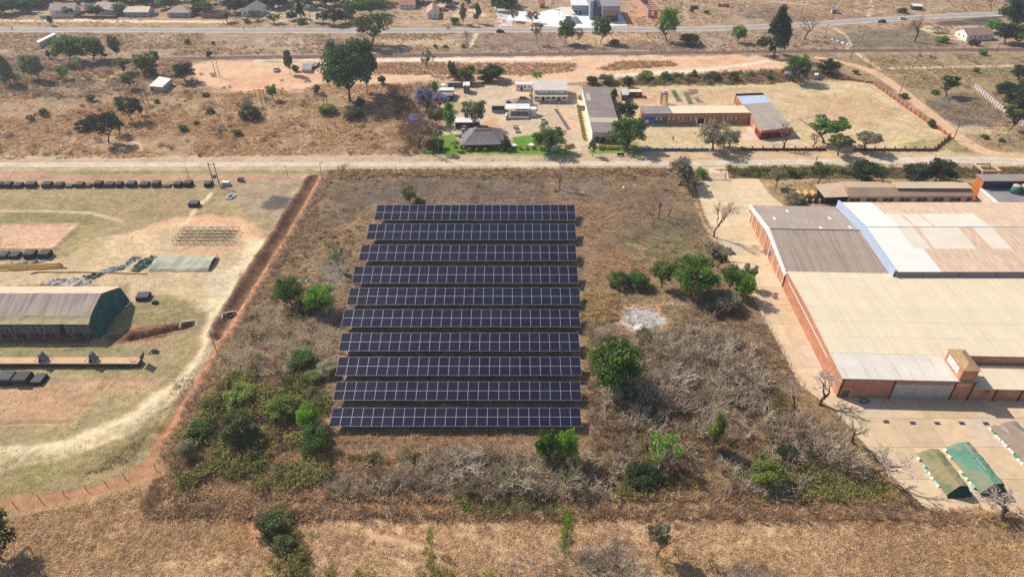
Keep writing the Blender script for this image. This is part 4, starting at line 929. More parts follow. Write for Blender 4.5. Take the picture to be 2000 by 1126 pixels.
def thatch(name, label, fl, fr, depth, eave, rh, wall=True, cat='hall'):
    A, B = at(*fl, eave), at(*fr, eave); Wd = (B - A).length; t = thing(name, label, cat, (A.x, A.y, 0), math.atan2(B.y - A.y, B.x - A.x)); i = depth * .42
    z0, z1 = eave, eave + rh; D = depth; th = .3; N_ = 8
    def ring(s):   # slight sag from eave to ridge
        x0, x1, y0, y1 = i * s, Wd - i * s, D / 2 * s, D - D / 2 * s; z = z0 + rh * (s ** 1.12); return [(x0, y0, z), (x1, y0, z), (x1, y1, z), (x0, y1, z)]
    m = MB(); R_ = [ring(k / N_ * .97) for k in range(N_ + 1)]
    for a, b in zip(R_[:-1], R_[1:]):
        for k in range(4): m.face([a[k], a[(k + 1) % 4], b[(k + 1) % 4], b[k]])
    m.face(R_[-1]); bt = [(p[0], p[1], p[2] - th) for p in R_[0]]
    for k in range(4): m.face([bt[k], bt[(k + 1) % 4], R_[0][(k + 1) % 4], R_[0][k]])
    m.face(bt[::-1]); rf = m.build('roof', THATCH, t)
    MB().tube([(i * .97, D / 2, z1), (Wd - i * .97, D / 2, z1)], .32, 6).build('ridge', mat('thatch_ridge', (84, 78, 78), .95, .15, 2), rf)
    r5 = ring(.8)
    MB().tube([(r5[0][0], r5[0][1] - .05, r5[0][2] + .02), (r5[1][0], r5[1][1] - .05, r5[1][2] + .02)], .12, 5).build('ridge_band', MATS['thatch_ridge'], rf)
    if wall:
        MB().box(.9, Wd - .9, .9, D - .9, 0, eave - .02).build('wall', mat('hall_wall', (96, 74, 62), .9, .15, 1), t)
        for k in range(7): MB().tube([(.4 + k * (Wd - .8) / 6, .45, 0), (.4 + k * (Wd - .8) / 6, .45, eave - .1)], .1, 6).build('post', mat('dark_pole', (60, 46, 38), .9, .1, 1), t)
    return t
thatch('thatched_hall', 'large grey thatched hall beside the green lawn', (901, 283), (985, 281.5), 13.5, 2.2, 3.9)
thatch('thatched_shelter', 'small thatched shelter behind the white canopy', (1001, 206), (1042, 206), 7, 1.9, 2.0, cat='shelter')
t, l, ins = quad('long_warehouse', 'long dark roofed warehouse with white side wall beside the driveway', 'warehouse', [(1157, 259), (1215, 260.5), (1188, 171), (1137, 170.5)], 3.6, WW, [(0, 1, R_DARK)], 3, .2)
Wd = ins[1].x - ins[0].x
MB().box(ins[0].x, ins[1].x, ins[0].y - .12, ins[0].y - .004, 2.2, 3.5).build('fascia', BLUE, t); MB().box(ins[0].x + .2, ins[1].x - .2, ins[0].y - .06, ins[0].y - .004, 0, 2.18).build('front_wall', BRICK, t)
MB().box(ins[0].x + 3.6, ins[0].x + 4.8, ins[0].y - .1, ins[0].y - .062, .02, 2.0).build('door', SHADE, t)
for x in (1.2, 6.4): MB().box(ins[0].x + x, ins[0].x + x + 1.4, ins[0].y - .1, ins[0].y - .062, .9, 1.9).build('window', GLASS, t)
for (a, b, y0, y1) in ((.06, .22, .68, .84), (.0, 1.0, .2, .3)):
    p = [l[0].lerp(l[3], y0), l[1].lerp(l[2], y0), l[1].lerp(l[2], y1), l[0].lerp(l[3], y1)]
    slabq(t, 'pale_sheet', [p[0].lerp(p[1], a) + Vector((0, 0, .11)), p[0].lerp(p[1], b) + Vector((0, 0, .11)), p[3].lerp(p[2], b) + Vector((0, 0, .11)), p[3].lerp(p[2], a) + Vector((0, 0, .11))], rmat('pale_sheet', (196, 176, 152), 'Y', .9, .1), .03)
quad('cream_lean_to', 'cream roofed lean-to at the purple flowering trees', 'shed', [(857, 177), (886, 177), (887, 171), (860, 171)], 2.8, GREYW, R_WHT, 2, .2)
quad('grey_lean_to', 'grey roofed lean-to in front of the cream one', 'shed', [(862, 187), (884, 187), (886, 178), (860, 178)], 2.2, SHADE, R_GREY, 2, .2)
quad('white_store', 'tiny white store behind the cream lean-to', 'shed', [(861, 168), (869, 168), (870, 163), (862, 163)], 2.2, WW, R_WHT, 1, .2)
quad('white_topped_booth', 'blue grey booth with square white roof in the compound corner', 'booth', [(904, 167.5), (917.5, 167.5), (918, 160), (905, 160)], 3.4, mat('blue_grey_wall', (104, 118, 132), .8, .08, 1), R_WHT, 1, .35)
bwall('yard_wall', 'blue grey yard wall running to the white roofed booth', [(875, 176), (876, 170.5), (904, 170.5)], 1.9, MATS['blue_grey_wall'])
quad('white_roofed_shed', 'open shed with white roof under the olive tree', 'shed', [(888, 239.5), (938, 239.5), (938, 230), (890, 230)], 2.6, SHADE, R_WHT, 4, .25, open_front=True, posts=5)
quad('small_hut', 'small hut with patched pale roof behind the dark tree', 'hut', [(1215, 186), (1228, 186), (1226, 173), (1213, 174)], 2.3, mat('blue_brick', (92, 82, 88), .9, .15, 1), rmat('patched_roof', (186, 190, 192), 'X', 1, .2), 2, .15, wins=[('f', .7, 0, .8, 1.8, 'door')])
quad('brick_outbuilding', 'low brick outbuilding with cream roof in the school back yard', 'outbuilding', [(1229, 180), (1255, 180), (1253, 174.5), (1229, 174.5)], 2.3, mat('dark_brick', (110, 78, 66), .9, .15, 1), R_CRM, 2, .15, wins=[('f', .1, 0, 1, 1.8, 'door'), ('f', .6, 1, .8, .8)])
# ---- school
t, l, ins = quad('school_block', 'long brick school block with cream roof and painted blue mural', 'school', [(1257, 222.5), (1466, 220.5), (1452, 206.5), (1250, 207.5)], 4.2, BRICK, [(0, .275, R_GREY), (.275, 1, R_CRM)], 8, .12)
Wd = ins[1].x - ins[0].x; y = ins[0].y
def dec(x0, x1, z0, z1, nm, m, par, d=.03, b=.004): return MB().box(ins[0].x + x0 * Wd, ins[0].x + x1 * Wd, y - d, y - b, z0, z1).build(nm, m, par)
MUR = dec(.005, .205, .25, 3.0, 'mural', mat('mural_blue', (30, 100, 190), .8, .06, .8), t); dec(.205, .292, .25, 3.0, 'mural', mat('mural_dusk', (96, 88, 96), .8, .2, 1), t)
dec(.115, .205, .3, 1.0, 'mural_grass', mat('mural_green', (60, 150, 90), .8, .1, 1), MUR, .045, .032); dec(.02, .055, .45, 1.9, 'mural_board', WHITE, MUR, .045, .032); dec(.065, .1, .4, 1.4, 'mural_figure', mat('mural_orange', (176, 132, 80), .8, .2, 1), MUR, .045, .032)
for a in (.222, .258): dec(a, a + .03, .35, 1.3, 'mural_figure', mat('mural_yellow', (206, 170, 60), .8, .1, 1), MUR, .045, .032)
for k, a in enumerate((.115, .215, .325, .42, .62, .725, .825)):
    o = dec(a, a + .08, 1.6, 2.9, 'window', mat('window_cream', (206, 188, 150), .7, .1, 2), t, .06, .034)
    for q in range(4):
        if (k + q) % 2: dec(a + .002 + q * .02, a + .018 + q * .02, 1.68, 2.82, 'pane', GLASS, o, .075, .062)
o = dec(.51, .575, .02, 2.1, 'doorway', SHADE, t, .05); dec(.498, .512, .02, 2.2, 'door_leaf', WHITE, o, .5, .06); dec(.575, .588, .02, 2.2, 'door_leaf', WHITE, o, .5, .06)
for i in range(4): dec(.02 + i * .24, .03 + i * .24, 4.0, 4.16, 'beam_end', WHITE, t, .14)
MB().box(l[0].x - .1, l[1].x - .3, l[0].y - .14, l[0].y - .005, 4.0, 4.26).build('fascia', mat('fascia_brown', (120, 88, 70), .8, .1, 1), t)
t, l, ins = quad('school_wing', 'school wing with grey and pale blue roof and dark red painted end', 'school', [(1487, 255.5), (1549, 249.5), (1489, 182.5), (1436, 184.5)], 3.4, BRICK, rmat('wing_roof', (176, 160, 142), 'Y', .9, .1, ((.3, .1, .1), (154, 146, 140), .5, .5)), 2, .15)
for (y0, y1, mm, dz) in ((.70, .94, rmat('blue_roof_patch', (188, 202, 220), 'Y', .9, .05), .12), (.945, 1.0, SHADE, .3)):
    p = [l[0].lerp(l[3], y0), l[1].lerp(l[2], y0), l[1].lerp(l[2], y1), l[0].lerp(l[3], y1)]
    slabq(t, 'roof_patch', [q + Vector((0, 0, dz)) for q in p], mm, .03 if dz < .2 else .2)
Wd = ins[1].x - ins[0].x; MB().box(ins[0].x, ins[1].x, ins[0].y - .05, ins[0].y - .004, 0, 2.4).build('painted_end', REDP, t)
for s in (.22, .5, .72): MB().box(ins[0].x + s * Wd, ins[0].x + s * Wd + 1.0, ins[0].y - .08, ins[0].y - .052, .02 if s == .22 else .9, 2.0).build('door' if s == .22 else 'window', SHADE, t)
d_ = (ins[3] - ins[0]).normalized(); n_ = Vector((-d_.y, d_.x, 0)); n_ = n_ if n_.x < 0 else -n_
for k in range(3):
    a = ins[0] + d_ * (.1 + k * 3.2) + n_ * .03; b = a + d_ * 2.9; MB().hexa([a, b, b + n_ * .03, a + n_ * .03], [p + Vector((0, 0, 2.3)) for p in (a, b, b + n_ * .03, a + n_ * .03)]).build('side_panel', REDP if k < 2 else PLASTER, t)
for k in range(3):
    a = ins[3] - d_ * (1 + k * 3.0) + n_ * .03; b = a - d_ * .5; MB().hexa([a, b, b + n_ * .25, a + n_ * .25], [p + Vector((0, 0, 3.3)) for p in (a, b, b + n_ * .25, a + n_ * .25)]).build('pier', BRICK, t)
wall_b = mat('wall_brown_brick', (132, 74, 54), .9, .14, 1.5)
MU = [mat('mural_wall_%s' % c, rgb, .8, .15, 1.2) for c, rgb in (('sky', (70, 130, 180)), ('green', (92, 130, 96)), ('deep', (40, 96, 160)), ('mixed', (126, 140, 130)))]
bwall('mural_wall', 'low garden wall painted with blue and green murals', [(1254, 295), (1385, 295)], 1.0, lambda k: MU[(k * 3 + k // 2) % 4], True, 2.6, .22, wall_b)
bwall('school_wall', 'dark red school wall with pillars along the gravel road before the wing', [(1448, 294), (1614, 294)], .9, mat('wall_maroon', (104, 48, 44), .9, .12, 1), True, 3.6, .22, wall_b, None, .8)
bwall('school_wall', 'dark red school wall with pillars in front of the sports field', [(1668, 294.5), (1824, 294.5), (1856, 268)], .9, wall_b, True, 3.6, .22, None, None, .8)
bwall('school_wall', 'brick school wall with pillars along the diagonal dirt road', [(1855, 268), (1806, 236), (1762, 206), (1705, 164), (1655, 156), (1640, 156)], .9, mat('wall_orange_brick', (172, 104, 76), .9, .14, 1.5), True, 3.4, .22, None, None, .6)
bwall('panel_wall', 'white precast concrete panel wall beside dark trees', [(1901, 171), (1930, 195), (1962, 222)], 1.9, mat('precast', (206, 196, 182), .9, .1, 1), True, 2.2, .2, GREYW, None, .02)
bwall('panel_wall', 'short end of white precast wall at the frame edge', [(1980, 236), (2010, 256)], 1.9, MATS['precast'], True, 2.2, .2, GREYW, None, .02)
quad('latrine', 'small white latrine block shaded by a green tree', 'latrine', [(1531, 144), (1572, 144), (1573, 139), (1533, 139)], 2.2, WW, R_GREY, 3, .2, wins=[('f', .1, 0, .8, 1.7, 'door'), ('f', .7, 0, .8, 1.7, 'door')])
quad('blue_toilet', 'narrow pale blue toilet cubicle beside the dark round tree', 'toilet', [(1590, 147), (1599, 147), (1599, 143), (1591, 143)], 2.1, mat('pale_blue_sheet', (150, 178, 190), .7, .1, 1), R_WHT, 1, .1)
# steel stair tower in the school yard
A = at(1296, 203); t = thing('tank_stand', 'rusty steel tank stand in the school yard', 'tank stand', A)
for x in (-1.1, 1.1):
    for y_ in (-1, 1): MB().box(x - .12, x + .12, y_ - .12, y_ + .12, 0, 4.6).build('leg', mat('rust_steel', (110, 70, 54), .8, .2, 2), t)
for z in (1.2, 2.6, 4.0):
    MB().box(-.96, .96, -1.1, -.9, z, z + .16).build('brace', MATS['rust_steel'], t); MB().box(-.96, .96, .9, 1.1, z, z + .16).build('brace', MATS['rust_steel'], t)
MB().box(-.9, .9, -.85, .85, 4.2, 4.35).build('platform', MATS['rust_steel'], t); MB().tube([(0, 0, 4.36), (0, 0, 5.6)], .8, 10).build('tank', mat('tank_white', (200, 204, 208), .6, .1, 1), t)
# ---- behind the works: long outbuilding, tank building
t, l, ins = quad('long_outbuilding', 'long low outbuilding with weathered tan roof behind the white hall', 'outbuilding', [(1657, 384.5), (1905, 383), (1895, 366), (1655, 366)], 2.6, PLASTER, rmat('weathered_roof', (168, 142, 116), 'X', 1, .1), 9, .2, 4.0)
Wd = ins[1].x - ins[0].x
slabq(t, 'rear_roof', [(l[3].x, l[3].y + .02, 4.06), (l[2].x, l[2].y + .02, 4.06), (l[2].x - 1.5, l[2].y + 5.5, 3.2), (l[3].x, l[3].y + 5.5, 3.2)], rmat('rear_roof', (196, 168, 138), 'X', 1, .06))
slabq(t, 'raised_roof', [(l[3].x + Wd * .38, l[3].y - 1.2, 4.3), (l[2].x + .1, l[2].y - 1.2, 4.3), (l[2].x + .2, l[2].y + 2.5, 4.45), (l[3].x + Wd * .38, l[3].y + 2.5, 4.45)], R_TAN)
slabq(t, 'end_roof', [(l[0].x - 7.0, l[0].y + .3, 2.3), (l[0].x - .05, l[0].y - .1, 2.75), (l[3].x - .05, l[3].y + 3.5, 4.0), (l[3].x - 8.5, l[3].y + 3.8, 3.1)], rmat('end_roof', (204, 176, 144), 'X', 1, .06))
MB().box(l[0].x - 6.6, l[0].x - .1, l[0].y + .5, l[3].y + 3, 0, 2.2).build('end_wall', SHADE, t)
for i in range(22):
    if i % 3 != 2: ob = opening(t, 'f', (Wd, 1), ins[0].x + .5 + i * Wd / 22.5, .9, 1.5, 1.2, 'window', STEEL); ob.location = (0, ins[0].y, 0)
A = at(1951, 399, 3.8); t = thing('tank_building', 'stepped building with orange wall, grey roof deck and green water tanks', 'building', (A.x, A.y, 0), 0); DD = at(1925, 369, 3.8).y - A.y
MB().box(0, 30, 0, DD, 0, 3.8).build('lower_wall', CRM, t); MB().box(-.2, 30, -.2, DD - .1, 3.8, 3.95).build('deck_roof', R_GREY, t); MB().box(-.25, .3, -.3, DD - .1, 3.4, 4.15).build('kerb', WW, t)
MB().box(.2, 30, DD + .1, DD + 4, 0, 6.4).build('upper_wall', mat('orange_wall', (206, 116, 56), .85, .06, .8), t); MB().box(.3, 8.98, DD, DD + .094, 4.0, 6.35).build('frame_wall', mat('dark_frame', (70, 48, 44), .8, .1, 1), t); MB().box(-.2, 30, DD - .2, DD + 4.4, 6.4, 6.6).build('upper_roof', rmat('deck_grey', (156, 142, 130), 'X', 1, .08), t)
for i in range(5): MB().box(1.0 + i * 1.5, 2.3 + i * 1.5, DD - .04, DD - .004, 4.1, 6.2).build('window', mat('blue_glass', (28, 40, 78), .2, .2, .6, .5), t)
MB().box(9, 30, DD, DD + .094, 4.0, 6.35).build('red_wall', REDP, t)
for k in range(2):
    p = at(1981 + 17 * k, 376, 3.96); tk = thing('water_tank', 'green water tank on the roof deck standing apart from the wall corner' if k == 0 else 'green water tank on the roof deck cut by the frame edge', 'water tank', p, 0, 'green tanks on the roof deck')
    MB().tube([(0, 0, 0), (0, 0, 2.2)], [1.35, 1.15], 18).build('tank', mat('green_tank', (64, 128, 116), .5, .08, 1), tk, True); MB().tube([(0, 0, 2.2), (0, 0, 2.45), (0, 0, 2.55)], [1.15, 1.0, .3], 18).build('lid', mat('tank_lid', (206, 184, 152), .7, .06, 1), tk, True)
p = at(1913, 350); t = thing('open_shelter_ruin', 'small open concrete shelter ruin beside the orange walled building', 'shelter', p, 0)
for (a, b, c_, d_) in ((0, 6, 0, .5), (0, 6, 5.5, 6), (0, .5, .52, 5.48), (5.5, 6, .52, 5.48)): MB().box(a, b, c_, d_, 2.6, 3).build('ring_beam', PLASTER, t)
for x in (.05, 5.55):
    for y_ in (.05, 5.55): MB().box(x, x + .4, y_, y_ + .4, 0, 2.59).build('post', PLASTER, t)
# ------------------------------------------------------------------ tented camp on the left
CANVAS = mat('tent_canvas', (176, 160, 144), .85, .1, .3, .1, streak=((1.6, .10, .1), (146, 128, 114), .46, .7), bump=.2, bscale=.8)
CANVAS2 = mat('tent_canvas_back', (214, 192, 164), .85, .06, .3, .1, streak=((.9, .12, .1), (196, 174, 146), .5, .4))
CANVAS3 = mat('tent_canvas_skirt', (206, 186, 142), .85, .06, .3, .1, streak=((.9, .12, .1), (186, 166, 124), .5, .4))
TARP = mat('green_tarpaulin', (30, 88, 88), .7, .15, .6, .25, bump=.35, bscale=1.2)
def sheet_grid(name, m, fn, nu, nv, parent=None, smooth=True):
    """surface from fn(u, v) with u, v in 0..1"""
    v = [tuple(fn(i / nu, j / nv)) for j in range(nv + 1) for i in range(nu + 1)]
    f = [(j * (nu + 1) + i, j * (nu + 1) + i + 1, (j + 1) * (nu + 1) + i + 1, (j + 1) * (nu + 1) + i) for j in range(nv) for i in range(nu)]
    me = bpy.data.meshes.new(name); me.from_pydata(v, [], f); me.materials.append(m)
    if smooth: me.polygons.foreach_set('use_smooth', [True] * len(f))
    me.update(); return link(name, me, parent)
def n1(x, y, s, k): return float(vnoise(np.array([x]), np.array([y]), s, k)[0]) - .5
X0, X1 = -165.0, -95.0
TH = thing('tent_hall', 'long canvas store tent with dark green tarpaulin end wall', 'tent', (X0, 120, 0)); LX = X1 - X0
prof = [(-.1, 4.4), (1.5, 5.5), (7.5, 7.5), (15.0, 4.1)]
for (a, b, m_, nm) in ((prof[0], prof[1], CANVAS3, 'skirt'), (prof[1], prof[2], CANVAS, 'roof'), (prof[2], prof[3], CANVAS2, 'roof')):
    sheet_grid(nm, m_, lambda u, v, a=a, b=b: (u * LX, a[0] + (b[0] - a[0]) * v, a[1] + (b[1] - a[1]) * v + .10 * n1(u * LX, v * 6, 1.3, 4) - .12 * math.sin(v * math.pi) * (0.6 + .4 * math.sin(u * LX * 1.26))), 140, 6, TH)
def endw(u, v):   # tarpaulin hung over the end, flaring out at the foot
    t = u; y = -.4 + 15.2 * t
    zt = np.interp(y, [-.4, 1.5, 7.5, 15.0], [4.25, 5.4, 7.2, 3.95]); k = 1 - v
    fl = .8 * v ** 1.5 * (1 + .35 * math.sin(u * 9)) + .22 * math.sin(u * 26 + v * 3) * (0.3 + v)
    return (LX + .1 + fl, y + (v - .5) * .4, zt * k + .02)
sheet_grid('end_curtain', TARP, endw, 44, 14, TH)
def gab(x): return [(x, 7.5, 7.35), (x, 14.9, 4.05), (x, 10.0, 5.0)]
tr = mat('yellow_truss', (196, 172, 120), .7, .1, 2)
MB().face([(LX - .15, 7.4, 7.3), (LX - .15, 14.8, 4.0), (LX - .15, 9.0, 5.2)]).build('gable_panel', tr, TH)
for k in range(6):
    y0 = 7.8 + k * 1.15; MB().tube([(LX + .02, y0, 7.2 - (y0 - 7.5) * .44), (LX + .02, y0 + .4, 5.2 - max(0, y0 - 9.5) * .25)], .05, 4).build('truss_bar', STEEL, TH)
for k in range(18):
    x = LX - 2.5 - k * 3.3; MB().tube([(x, .2, 4.3), (x + 1.0, -.3, 0)], .05, 4).build('strut', mat('pale_strut', (178, 176, 172), .6, .1, 2), TH); MB().tube([(x + 2.0, .2, 4.3), (x + 1.05, -.3, 0)], .05, 4).build('strut', MATS['pale_strut'], TH)
MB().box(0, LX - 1, -1.4, 14, -.05, .12).build('plinth', mat('red_plinth', (140, 92, 70), .95, .15, 1), TH)
# stored bag stacks under the tent, each its own thing
SACKS = mat('sack_wall', (150, 132, 114), .9, .18, 1.6, streak=((.3, .3, 1.2), (110, 140, 160), .52, .7)); sack_me = None
for k, (a, b, lab) in enumerate(((-117.2, -104.2, 'grey sack stack under the tent eave next to the blue streaked gap'), (-102.6, -95.6, 'grey sack stack under the tent beside the green end wall'))):
    t = thing('sack_stack', lab, 'sack stack', (a, 122, 0), 0, 'sack stacks under the tent')
    for q in range(5):
        n = int((b - a) / 1.3)
        for i in range(n): MB().box(i * 1.3 + .02 + .1 * (q % 2), i * 1.3 + 1.26, -.25 - .25 * ((i + q) % 2) * .3 + q * .12, 4 - q * .05, .14 + q * .68, .14 + q * .68 + .64).build('sack_tier', SACKS, t)
# loading deck with tilted boards
DK = thing('loading_deck', 'long low tan loading deck in front of the tent', 'platform', (-140, 110.4, 0)); L_ = 59.2
deckm = mat('deck_top', (212, 172, 132), .9, .08, .6)
for i in range(12): MB().box(i * L_ / 12 + .01, (i + 1) * L_ / 12 - .01, 0, 2.05, 1.05, 1.2).build('deck_panel', deckm, DK)
MB().box(0, L_, .15, 1.95, -.1, 1.04).build('base', DARKSTEEL, DK)
for (u, du, tl, lab) in ((74, 0, .3, 'dark board leaning on the deck, outer one of the pair farthest from the ladder'), (84, 0, -.25, 'pale faced board leaning on the deck, inner one of the pair farthest from the ladder'), (172, 0, .3, 'dark board on the deck, the outer of the middle pair'), (182, 0, -.25, 'dark board on the deck, the inner of the middle pair'), (272, 0, .25, 'single dark board standing at the end of the deck')):
    p = at(u, 709, 1.2); t = thing('tilted_board', lab, 'board', (p.x, p.y + .1, 1.2), 0, 'boards on the loading deck')
    MB().hexa([(0, .05, 0), (.18, .05, 0), (.18, 1.9, 0), (0, 1.9, 0)], [(tl * 2.6, .15, 1.9), (.14 + tl * 2.6, .15, 1.9), (.14 + tl * 2.6, 1.8, 1.9), (tl * 2.6, 1.8, 1.9)]).build('board', DARKSTEEL if tl > 0 else mat('board_grey', (128, 126, 126), .8, .1, 1), t)
    MB().tube([(tl * 2.4, 1.0, 1.7), (tl * 2.4 + (-1.8 if tl > 0 else 1.8), .4 if tl > 0 else 1.7, .02)], .05, 4).build('prop', STEEL, t)
p = at(255, 718); t = thing('ladder', 'short steel ladder leaning on the deck edge', 'ladder', p)
for x in (0, .75): MB().tube([(x, 0, 0), (x, .9, 1.9)], .05, 4).build('rail', STEEL, t)
for k in range(4): MB().tube([(0, .18 + k * .2, .4 + k * .42), (.75, .18 + k * .2, .4 + k * .42)], .04, 4).build('rung', STEEL, t)
# stacks of dark pallets
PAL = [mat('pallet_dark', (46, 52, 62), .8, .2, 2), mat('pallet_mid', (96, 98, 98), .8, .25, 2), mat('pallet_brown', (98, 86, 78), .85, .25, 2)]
def pallet_mesh(m):
    b = MB()
    for i in range(6): b.box(i / 6 + .004, (i + 1) / 6 - .018, 0, 1, .62, 1)
    for y in (.0, .46, .92): b.box(0, 1, y, y + .08, 0, .6)
    return b.mesh('pallet', m)
PME = [pallet_mesh(m) for m in PAL]
def pallet_stack(u0, u1, vb, h, dep, lab, grp, rot=0.0):
    a, b = at(u0, vb), at(u1, vb); t = thing('pallet_stack', lab, 'pallet stack', (a.x, a.y, 0), rot, grp); w = b.x - a.x; n = max(2, round(h / .34))
    for k in range(n):
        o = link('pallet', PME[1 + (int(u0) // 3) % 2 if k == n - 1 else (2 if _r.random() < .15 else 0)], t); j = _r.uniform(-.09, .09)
        o.location = (j, _r.uniform(-.08, .08) + .05 * k, k * h / n); o.scale = (w * _r.uniform(.93, 1.0), dep * (1 - .012 * k), h / n - .01); o.rotation_euler = (0, 0, _r.uniform(-.02, .02))
far_u = [(-10, 5), (7, 23), (26, 45), (48, 69), (81, 101), (105, 125), (127, 142), (145, 164), (166, 180), (183, 200), (202, 222), (225, 241), (246, 265), (272, 292), (296, 314), (319, 334), (338, 356), (358, 377), (398, 413)]
low_ = {6: .7, 8: .8, 15: .6}
NUM = ['first', 'second', 'third', 'fourth', 'fifth', 'sixth', 'seventh', 'eighth', 'ninth', 'tenth', 'eleventh', 'twelfth', 'thirteenth', 'fourteenth', 'fifteenth', 'sixteenth', 'seventeenth', 'eighteenth', 'nineteenth']
for k, (u0, u1) in enumerate(far_u):
    pallet_stack(u0 + 1, u1 - 1 - (k % 3), 368 - k * .1, low_.get(k, 1.35 + .2 * math.sin(k * 2.3)), 2.3 if k not in low_ else 1.8, 'last dark pallet stack in the long row, beside the twin power poles' if k == 18 else f'{NUM[k]} dark pallet stack in the long row beside the red strip, from the frame edge', 'pallet stacks in the long row')
pallet_stack(368, 387, 405, 1.3, 2.2, 'lone dark pallet stack in the mown grass below the long row', 'scattered pallet stacks')
for k, (u0, u1, h) in enumerate(((-4, 13, 1.1), (17, 35, 1.0), (46, 67, 1.5), (75, 96, 1.6))):
    pallet_stack(u0, u1, 506, h, 2.5, f'{NUM[k]} dark pallet stack in the short row above the yellow rolls', 'pallet stacks above the yellow rolls')
for k, (u0, u1, h) in enumerate(((-6, 24, 1.7), (27, 55, 1.8), (60, 82, 1.0))):
    pallet_stack(u0, u1, 753 + (1 if k == 1 else 0), h, 2.8, ('black pallet stack cut by the frame edge below the deck', 'tallest black pallet stack, between two others below the deck', 'low black pallet stack at the end of the three below the deck')[k], 'pallet stacks below the deck')
pallet_stack(266, 291, 588, 1.1, 2.4, 'dark pallet stack on sand beside the green tent end', 'scattered pallet stacks', .1)
# steel lattice frame
SF = thing('steel_lattice', 'low rusty steel lattice standing on the sandy yard', 'frame', (-93.8, 160.8, 0)); rust = mat('rusty_bar', (74, 58, 54), .8, .15, 2)
for j in range(5):
    y = j * 1.8; x0 = j * .05
    MB().tube([(x0, y, 1.3), (x0 + 16, y, 1.3)], .06, 4).build('beam', rust, SF); MB().tube([(x0, y, .1), (x0 + 16, y, .1)], .05, 4).build('beam', rust, SF)
    for i in range(9):
        MB().tube([(x0 + i * 2, y, 0), (x0 + i * 2, y, 1.3)], .06, 4).build('post', rust, SF)
        if i < 8: MB().tube([(x0 + i * 2, y, 1.3), (x0 + i * 2 + 1, y, .1)], .045, 4).build('brace', rust, SF)
for i in range(17):
    MB().tube([(i, 0, 1.32), (i + .2, 7.2, 1.32)], .05, 4).build('cross_bar', rust, SF)
# pale green canvas over a low frame
GT = thing('canvas_shelter', 'low sagging pale green canvas shelter with open dark end', 'tent', (-94.7, 147.2, 0)); pgreen = mat('pale_green_canvas', (184, 182, 156), .85, .1, .4, .1, bump=.5, bscale=.7, streak=((.25, .9, .9), (120, 142, 122), .56, .7))
def gt(u, v):
    x = u * 15.6 + v * .9 * (1 - u) * .3; y = v * 7.0
    h = np.interp(v, [0, .1, .45, .55, .95, 1], [0.0, .7, 1.35, 1.3, .95, .25]); sag = -.45 * math.sin(math.pi * u) * math.sin(math.pi * min(1, v * 1.1)) + .28 * n1(x, y, 2.1, 8) + .12 * n1(x, y, .7, 9)
    return (x, y, max(.02, h + sag * (1 if .05 < v < .97 else .2)))
sheet_grid('canvas', pgreen, gt, 60, 26, GT)
MB().face([(15.3, .4, 0), (15.3, 6.6, 0), (15.3, 6.2, .7), (15.3, 3.3, 1.15), (15.3, .7, .5)]).build('end_shade_sheet', TARP, GT)  # dark sheet standing in for the shade inside the open end
MB().tube([(15.7, 6.9, 0), (15.7, 6.9, 1.3)], .06, 4).build('pole', STEEL, GT)
def crumple(name, label, px, wid, h, m, seed, cat='tarpaulin', group=None, nu=60, nv=12):
    """crumpled sheet lying along a line: folds from noise, edges on the ground"""
    P = [Vector((*p, 0)) for p in W(px)]; ls = [0]
    for a, b in zip(P[:-1], P[1:]): ls.append(ls[-1] + (b - a).length)
    def fn(u, v):
        s = u * ls[-1]; i = max(k for k in range(len(P) - 1) if ls[k] <= s + 1e-9); t = (s - ls[i]) / (ls[i + 1] - ls[i]); c = P[i].lerp(P[i + 1], t); d = (P[i + 1] - P[i]).normalized(); nrm = Vector((-d.y, d.x, 0))
        w = np.interp(u, np.linspace(0, 1, len(wid)), wid) * (1 + .5 * n1(s, seed, 1.2, 3)); e = math.sin(math.pi * v) ** .5 * math.sin(math.pi * min(max(u, .01), .99)) ** .3
        z = .03 + h * e * max(.08, .5 + 1.3 * n1(s, v * w * 2 + seed, .9, 5) + .8 * n1(s, v * w * 2 + seed, .4, 6))
        p = c + nrm * ((v - .5) * w + .4 * n1(s + seed, v * 3, .8, 7)) ; return (p.x - P[0].x, p.y - P[0].y, z)
    o = sheet_grid(name, m, fn, nu, nv, None, False); o.location = P[0]; return tag(o, label, cat, group)
tgrey = mat('tarp_grey', (150, 152, 152), .7, .3, 1.2, .2); tgreen = mat('tarp_dusty_green', (94, 116, 102), .75, .35, 1.4, .2, streak=((.8, .8, .8), (192, 180, 160), .55, .7)); tpale = mat('tarp_pale', (206, 194, 178), .8, .15, 1, .1)
crumple('crumpled_tarpaulin', 'dark green heap of crumpled tarpaulin against the canvas shelter', [(262, 530), (285, 512), (302, 500)], [3, 4.5, 2.5], 1.0, tgreen, 1)
crumple('crumpled_tarpaulin', 'bluish grey crumpled sheet trailing on the sandy yard', [(198, 530), (222, 527), (245, 520), (262, 505), (275, 503)], [1, 3.5, 1.6, 2.2, 1], .7, tgrey, 2)
crumple('crumpled_tarpaulin', 'pale tarpaulin spread behind the tent ridge', [(78, 554), (110, 551), (150, 550), (178, 550)], [1, 3, 4.2, 2.5], .8, tpale, 3)
crumple('crumpled_tarpaulin', 'green twisted tarpaulin tail next to the pale sheet', [(150, 546), (178, 542), (206, 534)], [1.5, 2.4, 1], .8, tgreen, 4)
crumple('crumpled_tarpaulin', 'grey rumpled cloth below the short row of pallet stacks', [(10, 514), (40, 518), (75, 511), (100, 506)], [1, 2.4, 1.8, .8], .5, tgrey, 5)
yel = mat('yellow_fabric', (188, 150, 80), .8, .15, 2)
